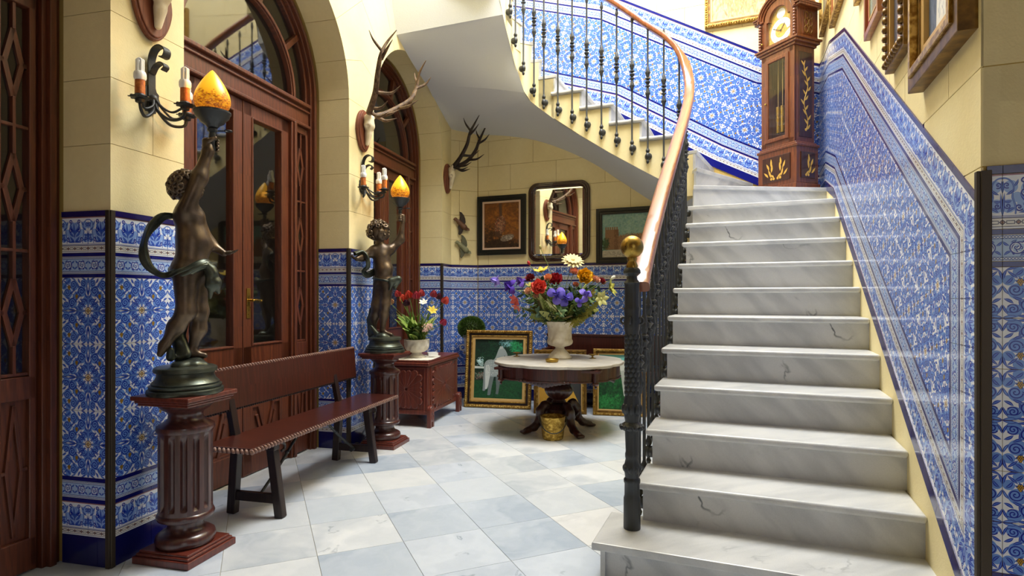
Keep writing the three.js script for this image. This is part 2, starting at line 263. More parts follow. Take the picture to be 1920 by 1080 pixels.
// painted tiles (flat print on each tile)
const BL = { d: '#10229a', m: '#2a52c6', l: '#6f9ae6', w: '#eaeef6', o: '#8a5a2e', y: '#c79b3c' };
function spiral(x, cx, cy, r, a0, dir, turns = 1.4, lw = 5, col = BL.d) { x.beginPath(); for (let i = 0; i <= 28; i++) { const t = i / 28, a = a0 + dir * t * turns * PI * 2, q = r * (1 - t * 0.86); const X = cx + q * Math.cos(a), Y = cy + q * Math.sin(a); i ? x.lineTo(X, Y) : x.moveTo(X, Y); } x.lineWidth = lw; x.strokeStyle = col; x.lineCap = 'round'; x.stroke(); }
function leaf(x, x0, y0, x1, y1, w, bend = 0, fill = BL.m, line = BL.d) {
  const dx = x1 - x0, dy = y1 - y0, L = Math.hypot(dx, dy) || 1, nx = -dy / L, ny = dx / L, mx = (x0 + x1) / 2 + nx * bend, my = (y0 + y1) / 2 + ny * bend;
  x.beginPath(); x.moveTo(x0, y0); x.quadraticCurveTo(mx + nx * w, my + ny * w, x1, y1); x.quadraticCurveTo(mx - nx * w, my - ny * w, x0, y0); x.closePath(); x.fillStyle = fill; x.fill(); x.lineWidth = 3; x.strokeStyle = line; x.stroke();
  x.beginPath(); x.moveTo(x0, y0); x.quadraticCurveTo(mx, my, x1, y1); x.lineWidth = 2; x.strokeStyle = BL.l; x.stroke();
}
function grapes(x, cx, cy) { for (const [a, b] of [[0, 0], [9, 2], [-9, 2], [4, 10], [-5, 10], [0, 18], [5, -7], [-5, -7]]) { x.beginPath(); x.arc(cx + a, cy + b, 5.4, 0, 7); x.fillStyle = BL.y; x.fill(); x.lineWidth = 2; x.strokeStyle = '#3c2a18'; x.stroke(); } }
const fieldTex = canvasTex(1024, 1024, (x) => {
  x.fillStyle = BL.w; x.fillRect(0, 0, 1024, 1024); x.translate(512, 512); x.scale(2, 2);
  for (const [sx, sy] of [[1, 1], [-1, 1], [1, -1], [-1, -1]]) for (const dg of [0, 1]) {
    x.save(); x.scale(sx, sy); if (dg) x.transform(0, 1, 1, 0, 0, 0);
    // pale washes first
    x.fillStyle = '#6c96e0'; for (const [a, b, r] of [[70, 34, 30], [150, 60, 42], [210, 36, 34], [120, 108, 30], [196, 134, 40], [100, 20, 20], [232, 190, 26]]) { x.beginPath(); x.arc(a, b, r, 0, 7); x.fill(); }
    leaf(x, 20, 0, 120, 0, 17, 0, BL.l); leaf(x, 60, 4, 96, 34, 11, -6); leaf(x, 96, 3, 140, 30, 12, 8); leaf(x, 118, 0, 200, 10, 12, 6, BL.m); leaf(x, 200, 8, 256, 0, 13, 4, BL.l);
    spiral(x, 66, 44, 24, -1.2, 1, 1.5, 8); spiral(x, 66, 44, 20, -1.0, 1, 1.3, 3.4, BL.l);
    spiral(x, 154, 62, 33, 2.8, -1, 1.7, 9); spiral(x, 154, 62, 29, 2.9, -1, 1.5, 4, BL.l);
    spiral(x, 214, 44, 24, 0.6, 1, 1.5, 8); spiral(x, 214, 44, 20, 0.7, 1, 1.3, 3.4, BL.l);
    leaf(x, 120, 66, 96, 104, 12, -8); leaf(x, 150, 98, 120, 122, 11, 8); leaf(x, 174, 92, 214, 108, 12, -8); leaf(x, 214, 74, 250, 96, 13, 6, BL.m); leaf(x, 236, 20, 254, 62, 9, -5);
    leaf(x, 30, 18, 52, 62, 9, 8, BL.m); leaf(x, 92, 78, 78, 60, 8, 0); leaf(x, 150, 22, 176, 40, 8, 4); leaf(x, 186, 60, 190, 92, 8, 4);
    spiral(x, 204, 142, 30, 3.4, 1, 1.6, 8); spiral(x, 204, 142, 26, 3.5, 1, 1.4, 3.6, BL.l);
    leaf(x, 168, 128, 142, 150, 11, -6); leaf(x, 232, 120, 254, 160, 10, -6, BL.l); leaf(x, 176, 160, 206, 190, 11, 8);
    leaf(x, 244, 174, 216, 206, 12, 8, BL.m); leaf(x, 254, 196, 240, 244, 10, -6); x.lineWidth = 4; x.strokeStyle = BL.d; x.beginPath(); x.moveTo(40, 36); x.quadraticCurveTo(96, 76, 124, 66); x.moveTo(184, 44); x.quadraticCurveTo(196, 20, 236, 30); x.moveTo(120, 110); x.quadraticCurveTo(160, 130, 176, 146); x.stroke();
    x.restore();
  }
  for (const [sx, sy] of [[1, 1], [-1, 1], [1, -1], [-1, -1]]) { grapes(x, sx * 184, sy * 184); grapes(x, sx * 110, sy * 110 - 4); leaf(x, sx * 196, sy * 200, sx * 236, sy * 236, 10); }
  x.beginPath(); x.arc(0, 0, 25, 0, 7); x.fillStyle = '#d9d3c2'; x.fill(); x.lineWidth = 5; x.strokeStyle = '#5a2f3a'; x.stroke();
  x.fillStyle = BL.y; for (let k = 0; k < 4; k++) { x.save(); x.rotate(k * PI / 2); x.beginPath(); x.moveTo(-6, -4); x.lineTo(0, -22); x.lineTo(6, -4); x.closePath(); x.fill(); x.restore(); }
  x.fillStyle = '#7c4a2a'; for (let k = 0; k < 4; k++) { x.save(); x.rotate(k * PI / 2 + PI / 4); x.beginPath(); x.moveTo(-4, -4); x.lineTo(0, -18); x.lineTo(4, -4); x.closePath(); x.fill(); x.restore(); }
});
mat('fieldTile', { map: fieldTex, roughness: 0.12, specularIntensity: 0.65 });
const palmTex = canvasTex(512, 512, (x) => {                            // palmette border with chain below, one tile
  x.fillStyle = BL.w; x.fillRect(0, 0, 512, 512); x.scale(2, 2);
  x.fillStyle = '#a2707c'; x.fillRect(0, 0, 256, 7);
  for (const s of [1, -1]) { x.save(); x.translate(128, 0); x.scale(s, 1); x.fillStyle = '#8fb0ea'; for (const [a, b, r] of [[20, 70, 34], [30, 140, 40], [96, 60, 30], [104, 150, 32], [70, 110, 24]]) { x.beginPath(); x.arc(a, b, r, 0, 7); x.fill(); }
    leaf(x, 0, 150, 10, 40, 14, 3, BL.m); leaf(x, 4, 120, 44, 46, 14, 14, BL.m); leaf(x, 8, 140, 56, 96, 13, 12); spiral(x, 42, 34, 17, 2, 1, 1.3, 7); spiral(x, 36, 92, 18, -1, 1, 1.3, 7);
    leaf(x, 0, 176, 44, 140, 13, 10, BL.m); leaf(x, 0, 182, 60, 182, 10, -8, BL.m); spiral(x, 62, 158, 17, 2.5, -1, 1.3, 7);
    x.lineWidth = 7; x.strokeStyle = BL.d; x.beginPath(); x.moveTo(76, 186); x.bezierCurveTo(70, 130, 100, 120, 84, 74); x.bezierCurveTo(78, 40, 110, 14, 128, 20); x.stroke();
    x.lineWidth = 3; x.strokeStyle = BL.l; x.stroke();
    leaf(x, 84, 74, 112, 96, 9, 6); leaf(x, 82, 60, 66, 30, 8, -5); leaf(x, 92, 126, 122, 128, 10, 8); leaf(x, 78, 160, 110, 180, 10, -8); spiral(x, 112, 52, 15, 2, -1, 1.2, 6); spiral(x, 108, 150, 14, 0, 1, 1.2, 6); leaf(x, 128, 190, 122, 96, 8, 0, BL.m); leaf(x, 128, 84, 126, 36, 7, 0); x.restore(); }
  x.strokeStyle = '#3a4a9a'; x.lineWidth = 3; x.strokeRect(-5, 196, 270, 6); x.fillStyle = '#e6e4de'; x.fillRect(0, 204, 256, 44);
  x.strokeStyle = '#33345c'; x.lineWidth = 3; x.beginPath(); x.moveTo(0, 206); x.lineTo(256, 206); x.moveTo(0, 246); x.lineTo(256, 246); x.stroke();
  for (const cx of [0, 64, 128, 192, 256]) { x.beginPath(); x.moveTo(cx - 12, 226); x.lineTo(cx, 216); x.lineTo(cx + 12, 226); x.lineTo(cx, 236); x.closePath(); x.fillStyle = '#97766a'; x.fill(); x.lineWidth = 3; x.strokeStyle = '#26264e'; x.stroke(); x.strokeRect(cx + 16, 219, 32, 14); }
});
mat('palmTile', { map: palmTex, roughness: 0.12, specularIntensity: 0.65 });
const scrTex = canvasTex(512, 256, (x) => {                             // scroll border, one tile 2:1
  x.fillStyle = '#dfe5ee'; x.fillRect(0, 0, 512, 256); x.scale(2, 2); x.fillStyle = '#a9c3e8'; x.fillRect(0, 20, 256, 88);
  x.strokeStyle = '#31509e'; x.lineWidth = 2.4; for (const y of [4, 108]) { for (let i = -1; i < 20; i++) { x.beginPath(); x.moveTo(i * 14, y); x.lineTo(i * 14 + 14, y + 15); x.moveTo(i * 14 + 14, y); x.lineTo(i * 14, y + 15); x.stroke(); } x.beginPath(); x.moveTo(0, y); x.lineTo(256, y); x.moveTo(0, y + 15); x.lineTo(256, y + 15); x.stroke(); }
  for (const cx of [64, 192]) for (const s of [1, -1]) { x.save(); x.translate(cx, 64); x.scale(s * (cx > 100 ? -1 : 1), s); spiral(x, 8, 4, 38, 2.4, 1, 1.6, 8); spiral(x, 8, 4, 34, 2.5, 1, 1.5, 3.6, '#e8eef6'); leaf(x, 30, -16, 58, -34, 9, 6, BL.m); leaf(x, 40, 12, 62, 30, 9, -6, BL.m); leaf(x, -30, -28, -8, -38, 7, 4, '#c9bfa0'); x.restore(); }
});
mat('scrollTile', { map: scrTex, roughness: 0.12, specularIntensity: 0.65 });
// ---------------------------------------------------------------- flat pieces on walls
function clipHalf(poly, a, b, c) {                                      // keep a*x + b*y <= c
  const out = []; for (let i = 0; i < poly.length; i++) { const p = poly[i], q = poly[(i + 1) % poly.length], dp = a * p[0] + b * p[1] - c, dq = a * q[0] + b * q[1] - c; if (dp <= 0) out.push(p); if ((dp < 0 && dq > 0) || (dp > 0 && dq < 0)) { const t = dp / (dp - dq); out.push([p[0] + (q[0] - p[0]) * t, p[1] + (q[1] - p[1]) * t]); } }
  return out;
}
function clipConvex(poly, conv) { let r = poly; const s = area(conv) > 0 ? 1 : -1; for (let i = 0; i < conv.length && r.length > 2; i++) { const p = conv[i], q = conv[(i + 1) % conv.length], a = s * (q[1] - p[1]), b = -s * (q[0] - p[0]); r = clipHalf(r, a, b, a * p[0] + b * p[1]); } return r; }
function area(p) { let s = 0; for (let i = 0; i < p.length; i++) { const a = p[i], b = p[(i + 1) % p.length]; s += a[0] * b[1] - b[0] * a[1]; } return s / 2; }
function plate(poly, z0, z1, uvf) {                                     // convex polygon with thickness, front at z1
  if (area(poly) < 0) poly = poly.slice().reverse();
  const P = [], N = [], U = [], n = poly.length, add = (p, z, nn) => { P.push(p[0], p[1], z); N.push(...nn); U.push(...uvf(p[0], p[1])); };
  for (let i = 1; i < n - 1; i++) for (const k of [0, i, i + 1]) add(poly[k], z1, [0, 0, 1]);
  for (let i = 0; i < n; i++) { const a = poly[i], b = poly[(i + 1) % n], L = Math.hypot(b[0] - a[0], b[1] - a[1]) || 1, nn = [(b[1] - a[1]) / L, -(b[0] - a[0]) / L, 0]; add(a, z0, nn); add(b, z0, nn); add(b, z1, nn); add(a, z0, nn); add(b, z1, nn); add(a, z1, nn); }
  const g = new THREE.BufferGeometry(); g.setAttribute('position', new THREE.Float32BufferAttribute(P, 3)); g.setAttribute('normal', new THREE.Float32BufferAttribute(N, 3)); g.setAttribute('uv', new THREE.Float32BufferAttribute(U, 2)); return g;
}
const plateCache = new Map();
function rectPiece(name, parent, basis, x0, x1, y0, y1, z0, z1, mt, uv0) {   // rectangular piece, geometry shared between alike pieces
  const key = [x1 - x0, y1 - y0, z0, z1, ...uv0].map(v => v.toFixed(4)).join();
  let g = plateCache.get(key);
  if (!g) { const w = x1 - x0, h = y1 - y0; g = plate([[0, 0], [w, 0], [w, h], [0, h]], z0, z1, (x, y) => [uv0[0] + (uv0[2] - uv0[0]) * x / w, uv0[1] + (uv0[3] - uv0[1]) * y / h]); plateCache.set(key, g); }
  const m = new THREE.Mesh(g, mt); m.name = name; m.castShadow = m.receiveShadow = true;
  const c = Math.cos(basis.r), s = Math.sin(basis.r); m.position.set(basis.x + c * x0, y0, basis.z - s * x0); m.rotation.y = basis.r; parent.add(m); return m;
}
function polyPiece(name, parent, poly, z0, z1, mt, uvf) { if (poly.length < 3 || Math.abs(area(poly)) < 2e-5) return; const m = new THREE.Mesh(plate(poly, z0, z1, uvf), mt); m.name = name; m.castShadow = m.receiveShadow = true; parent.add(m); return m; }
const DADO = 1.573, ROW = 0.293, FT = 0.148, GAP = 0.0008;
const ROWS = [['base_tile', 0, 0.130, 'navy', 0.2, 0], ['border_tile', 0.130, 0.278, 'palmTile', FT, 1], ['band_tile', 0.278, 0.296, 'navyBand', 0.2, 0], ['scroll_tile', 0.296, 0.372, 'scrollTile', FT, 1], ['band_tile', 0.372, 0.390, 'navyBand', 0.2, 0], ...[0, 1, 2, 3, 4, 5].map(k => ['painted_tile', 0.390 + k * FT, 0.390 + (k + 1) * FT, 'fieldTile', FT, 2 + k]), ['band_tile', 1.278, 1.294, 'navyBand', 0.2, 0], ['scroll_tile', 1.294, 1.372, 'scrollTile', FT, 1], ['band_tile', 1.372, 1.388, 'navyBand', 0.2, 0], ['border_tile', 1.388, 1.548, 'palmTile', FT, 1], ['cap_tile', 1.548, DADO, 'capTile', 0.2, 0]];
function dado(parent, basis, x0, x1, phase = 0, flip = 0) {
  for (const [name, y0, y1, m, pitch, mode] of ROWS) {
    for (let k = Math.floor((x0 - phase) / pitch); phase + k * pitch < x1 - 0.003; k++) {
      const a = Math.max(x0, phase + k * pitch), b = Math.min(x1, phase + (k + 1) * pitch); if (b - a < 0.004) continue;
      let uv = [0, 0, 1, 1];
      if (mode === 1) uv = [(a - phase) / pitch - k, 0, (b - phase) / pitch - k, 1];
      if (mode > 1) { const ku = ((k % 2) + 2) % 2, kv = (mode + flip) % 2; uv = [(ku + (a - phase) / pitch - k) / 2, kv / 2, (ku + (b - phase) / pitch - k) / 2, (kv + 1) / 2]; }
      rectPiece(name, parent, basis, a + GAP, b - GAP, y0 + GAP, y1 - GAP, -0.008, name === 'cap_tile' ? 0.007 : 0.003, M[m], uv);
    }
  }
}
function blocks(parent, basis, regions, rowH, wid, phase, h0, z = 0) {      // incised ashlar blocks in plaster, clipped to convex regions
  for (const reg of regions) {
    const xs = reg.map(p => p[0]), ys = reg.map(p => p[1]), xa = Math.min(...xs), xb = Math.max(...xs), ya = Math.min(...ys), yb = Math.max(...ys);
    for (let j = Math.floor((ya - h0) / rowH); h0 + j * rowH < yb; j++) for (let i = Math.floor((xa - phase) / wid) - 1; phase + i * wid < xb + wid; i++) {
      const o = phase + (i + ((j & 1) ? 0.5 : 0)) * wid, g = 0.0019, p = clipConvex([[o + g, h0 + j * rowH + g], [o + wid - g, h0 + j * rowH + g], [o + wid - g, h0 + (j + 1) * rowH - g], [o + g, h0 + (j + 1) * rowH - g]], reg);
      if (p.length > 2 && Math.abs(area(p)) > 3e-4) { const m = polyPiece('ashlar_block', parent, p, z - 0.006, z, M.plaster, (x, y) => [x, y]); if (m) boxUV(m.geometry); if (m && basis) { m.position.set(basis.x, 0, basis.z); m.rotation.y = basis.r; } }
    }
  }
}
function offsetPath(path, o, side) {                                       // mitred offset of an open polyline
  return path.map((p, i) => { const n = (a, b) => { const L = Math.hypot(b[0] - a[0], b[1] - a[1]); return [-(b[1] - a[1]) / L * side, (b[0] - a[0]) / L * side]; };
    if (i === 0) { const q = n(p, path[1]), d = [path[1][0] - p[0], path[1][1] - p[1]]; return [p[0], p[1] + (Math.abs(q[1]) > 1e-6 ? o / q[1] : 0)]; }
    if (i === path.length - 1) { const q = n(path[i - 1], p); return [p[0], p[1] + (Math.abs(q[1]) > 1e-6 ? o / q[1] : 0)]; }
    const a = n(path[i - 1], p), b = n(p, path[i + 1]), s = 1 + a[0] * b[0] + a[1] * b[1]; return [p[0] + (a[0] + b[0]) / s * o, p[1] + (a[1] + b[1]) / s * o]; });
}
function strip(parent, path, oa, ob, side, len, name, mt, up, z1 = 0.003) {
  const A = offsetPath(path, oa, side), B = offsetPath(path, ob, side);
  for (let i = 0; i < path.length - 1; i++) {
    const a = path[i], b = path[i + 1], L = Math.hypot(b[0] - a[0], b[1] - a[1]), t = [(b[0] - a[0]) / L, (b[1] - a[1]) / L], quad = [A[i], A[i + 1], B[i + 1], B[i]], s = p => (p[0] - a[0]) * t[0] + (p[1] - a[1]) * t[1], n = [-t[1] * side, t[0] * side], o = p => (p[0] - a[0]) * n[0] + (p[1] - a[1]) * n[1];
    const ss = quad.map(s), lo = Math.min(...ss), hi = Math.max(...ss);
    for (let k = Math.floor(lo / len); k * len < hi; k++) {
      let q = clipHalf(quad, -t[0], -t[1], -(t[0] * a[0] + t[1] * a[1] + k * len + GAP)); if (q.length > 2) q = clipHalf(q, t[0], t[1], t[0] * a[0] + t[1] * a[1] + (k + 1) * len - GAP);
      if (q.length > 2) polyPiece(name, parent, q, -0.006, z1, mt, (x, y) => { const v = sat((o([x, y]) - oa) / (ob - oa)); return [s([x, y]) / len - k, up ? 1 - v : v]; });
    }
  }
}
const interp = (path, x) => { for (let i = 0; i < path.length - 1; i++) { const [a, b] = path[i][0] < path[i + 1][0] ? [path[i], path[i + 1]] : [path[i + 1], path[i]]; if (x >= a[0] - 1e-9 && x <= b[0] + 1e-9 && b[0] > a[0]) return a[1] + (b[1] - a[1]) * (x - a[0]) / (b[0] - a[0]); } return path[path.length - 1][1]; };
function field(parent, top, bot, x0, x1) {                                 // slanting tile field between two polylines
  const xs = [...new Set([x0, x1, ...top.map(p => p[0]), ...bot.map(p => p[0])].filter(x => x >= x0 && x <= x1).map(x => +x.toFixed(4)))].sort((a, b) => a - b);
  for (let i = 0; i < xs.length - 1; i++) {
    const a = xs[i], b = xs[i + 1]; if (b - a < 0.01) continue;
    const reg = [[a, interp(bot, a + 1e-6)], [b, interp(bot, b - 1e-6)], [b, interp(top, b - 1e-6)], [a, interp(top, a + 1e-6)]]; if (reg[3][1] <= reg[0][1] && reg[2][1] <= reg[1][1]) continue;
    if (reg[2][1] < reg[1][1]) reg[2][1] = reg[1][1]; if (reg[3][1] < reg[0][1]) reg[3][1] = reg[0][1];
    const ang = Math.atan2(reg[2][1] - reg[3][1], b - a), c = Math.cos(ang), s = Math.sin(ang), O = reg[3], to = (p, q) => [O[0] + c * p + s * q * 1, O[1] + s * p - c * q], inv = (x, y) => { const dx = x - O[0], dy = y - O[1]; return [c * dx + s * dy, s * dx - c * dy]; };
    const pq = reg.map(p => inv(...p)), pa = Math.floor(Math.min(...pq.map(p => p[0])) / FT), pb = Math.ceil(Math.max(...pq.map(p => p[0])) / FT), qa = Math.floor(Math.min(...pq.map(p => p[1])) / FT), qb = Math.ceil(Math.max(...pq.map(p => p[1])) / FT);
    for (let m = pa; m < pb; m++) for (let n = qa; n < qb; n++) { const g = GAP, sq = clipConvex([to(m * FT + g, n * FT + g), to((m + 1) * FT - g, n * FT + g), to((m + 1) * FT - g, (n + 1) * FT - g), to(m * FT + g, (n + 1) * FT - g)], reg); polyPiece('painted_tile', parent, sq, -0.006, 0.003, M.fieldTile, (x, y) => { const [p, q] = inv(x, y); return [p / (2 * FT), -q / (2 * FT)]; }); }
  }
}

// ---------------------------------------------------------------- floor
const floor = struct(mesh('floor', box(14, 0.2, 14, -0.5, -0.1042, -2.5), M.grout), 'marble floor of square tiles laid diagonally');
{
  const th = -1.16266, s = 0.33585 * EYE, ox = -0.84466 * EYE, oz = 3.32233 * EYE, c = Math.cos(th), sn = Math.sin(th), q = rng(5);
  const g0 = geo(new RoundedBoxGeometry(s - 0.0022, 0.02, s - 0.0022, 1, 0.0012).translate(0, -0.01, 0));
  const vars = []; for (let k = 0; k < 6; k++) { const g = g0.clone(), uv = g.attributes.uv, du = q(), dv = q(), a = (k % 4) * PI / 2; for (let i = 0; i < uv.count; i++) { const x = uv.getX(i), y = uv.getY(i); uv.setXY(i, Math.cos(a) * x - Math.sin(a) * y + du, Math.sin(a) * x + Math.cos(a) * y + dv); } vars.push(g); }
  for (let i = -14; i <= 12; i++) for (let j = -12; j <= 12; j++) {
    const a = (i + 0.5) * s, b = (j + 0.5) * s, X = ox + a * c - b * sn, D = oz + a * sn + b * c;
    if (D < 0.6 || D > 7.3) continue;
    const t = 0.237 * (X + 1.764) + 0.9716 * (D - 2.57), w = 0.9716 * (X + 1.764) - 0.237 * (D - 2.57), u = CU * X - SU * D, v = SU * X + CU * D;
    if (w < -0.5 || v > 6.5 || (u > -0.15 && v > 2.7) || u > 1.2) continue;
    const m = new THREE.Mesh(vars[q() * 6 | 0], floorMats[q() * floorMats.length | 0]); m.name = 'marble_tile'; m.position.set(X, 0, -D); m.rotation.y = -Math.atan2(sn, c) * -1; m.castShadow = m.receiveShadow = true; floor.add(m);
  }
}

// ---------------------------------------------------------------- left wall with its arches
const PITCH = 2.065, PIER = 0.415, RAD = 0.825, SPRING = DADO + 4 * ROW, REV = 0.264;
function archPath(cx, r, y0 = -0.01, y1 = SPRING) { const s = new THREE.Path(); s.moveTo(cx - r, y0); s.lineTo(cx - r, y1); s.absarc(cx, y1, r, PI, 0, true); s.lineTo(cx + r, y0); s.closePath(); return s; }
const leftShape = new THREE.Shape(); leftShape.moveTo(-4.2, 0);
for (const k of [-1, 0, 1]) { const c = k * PITCH + PIER + RAD, q = RAD + 0.006; leftShape.lineTo(c - q, 0); leftShape.lineTo(c - q, SPRING); leftShape.absarc(c, SPRING, q, PI, 0, true); leftShape.lineTo(c + q, 0); }
leftShape.lineTo(4.43, 0); leftShape.lineTo(4.43, 6.2); leftShape.lineTo(-4.2, 6.2); leftShape.closePath();
const wallLeft = struct(mesh('wall_left', new THREE.ExtrudeGeometry(leftShape, { depth: 0.33, bevelEnabled: false, curveSegments: 40 }).translate(0, 0, -0.336), M.mortar), 'cream ashlar arcade wall above blue painted tiles');
wallLeft.position.copy(LO); wallLeft.rotation.y = LROT;
{
  const bA = { x: 0, z: 0, r: 0 }, g = 0.0014, solid = (poly, z0 = -REV + 0.002, z1 = 0) => { const m = polyPiece('ashlar_block', wallLeft, poly, z0, z1, M.plaster, (x, y) => [x, y]); if (m) boxUV(m.geometry); };
  const rect = (a, b, c, d) => solid([[a + g, c + g], [b - g, c + g], [b - g, d - g], [a + g, d - g]]);
  for (const k of [-1, 0, 1, 2]) {
    const a = k * PITCH, b = k === 2 ? 4.43 : a + PIER;
    for (let r = 0; r < 4; r++) { const y0 = DADO + r * ROW, y1 = y0 + ROW; if (r % 2 === 1 && k < 2) { const m = a + 0.225; rect(a, m, y0, y1); rect(m, b, y0, y1); } else rect(a, b, y0, y1); }
    dado(wallLeft, bA, a, b, a + 0.012, 0);
    dado(wallLeft, { x: a, z: 0, r: -PI / 2 }, -REV, 0, -0.296 + 0.03, 0);
    if (k < 2) dado(wallLeft, { x: b, z: 0, r: PI / 2 }, 0, REV, 0, 0);
    mesh('corner_strip', [rbox(0.022, DADO, 0.012, 0.002, a + 0.007, DADO / 2, 0.004), rbox(0.012, DADO, 0.022, 0.002, a - 0.004, DADO / 2, -0.007)], M.trimMetal, wallLeft);
    if (k < 2) mesh('corner_strip', [rbox(0.022, DADO, 0.012, 0.002, b - 0.007, DADO / 2, 0.004), rbox(0.012, DADO, 0.022, 0.002, b + 0.004, DADO / 2, -0.007)], M.trimMetal, wallLeft);
  }
  // wedge stones of each arch, filling the bay out to the middle of the piers
  for (const k of [-1, 0, 1]) {
    const cx = k * PITCH + PIER + RAD, hl = RAD + PIER / 2, hrr = k === 1 ? 4.43 - cx : hl, top = DADO + 8 * ROW - SPRING, n = 9;
    const hit = a => { const c = Math.cos(a), s = Math.sin(a), tx = Math.abs(c) > 1e-9 ? (c > 0 ? hrr : hl) / Math.abs(c) : 1e9, ty = s > 1e-9 ? top / s : 1e9, t = Math.min(tx, ty); return [c * t, s * t]; };
    for (let i = 0; i < n; i++) {
      const a0 = i / n * PI, a1 = (i + 1) / n * PI, e = g / RAD, inner = [], P = [];
      for (let q = 0; q <= 4; q++) { const a = a0 + e + (a1 - a0 - 2 * e) * q / 4; inner.push([Math.cos(a) * RAD, Math.sin(a) * RAD]); }
      const h0 = hit(a0 + e * 0.7), h1 = hit(a1 - e * 0.7); P.push(h0);
      for (const c of [[hrr, top], [-hl, top]]) { const ac = Math.atan2(c[1], c[0]); if (ac > a0 && ac < a1) P.push(c); }
      P.push(h1);
      const pts = [...P, ...inner.slice().reverse()].map(p => [p[0] + cx, p[1] + SPRING]);
      const gg = ext(pts, REV - 0.002).translate(0, 0, -REV + 0.002); mesh('ashlar_block', gg, M.plaster, wallLeft);
    }
  }
  solid([[-4.2, DADO + 8 * ROW], [4.43, DADO + 8 * ROW], [4.43, 6.2], [-4.2, 6.2]], -0.006); solid([[-4.2, 0], [-PITCH - g, 0], [-PITCH - g, DADO + 8 * ROW], [-4.2, DADO + 8 * ROW]], -0.006);
}
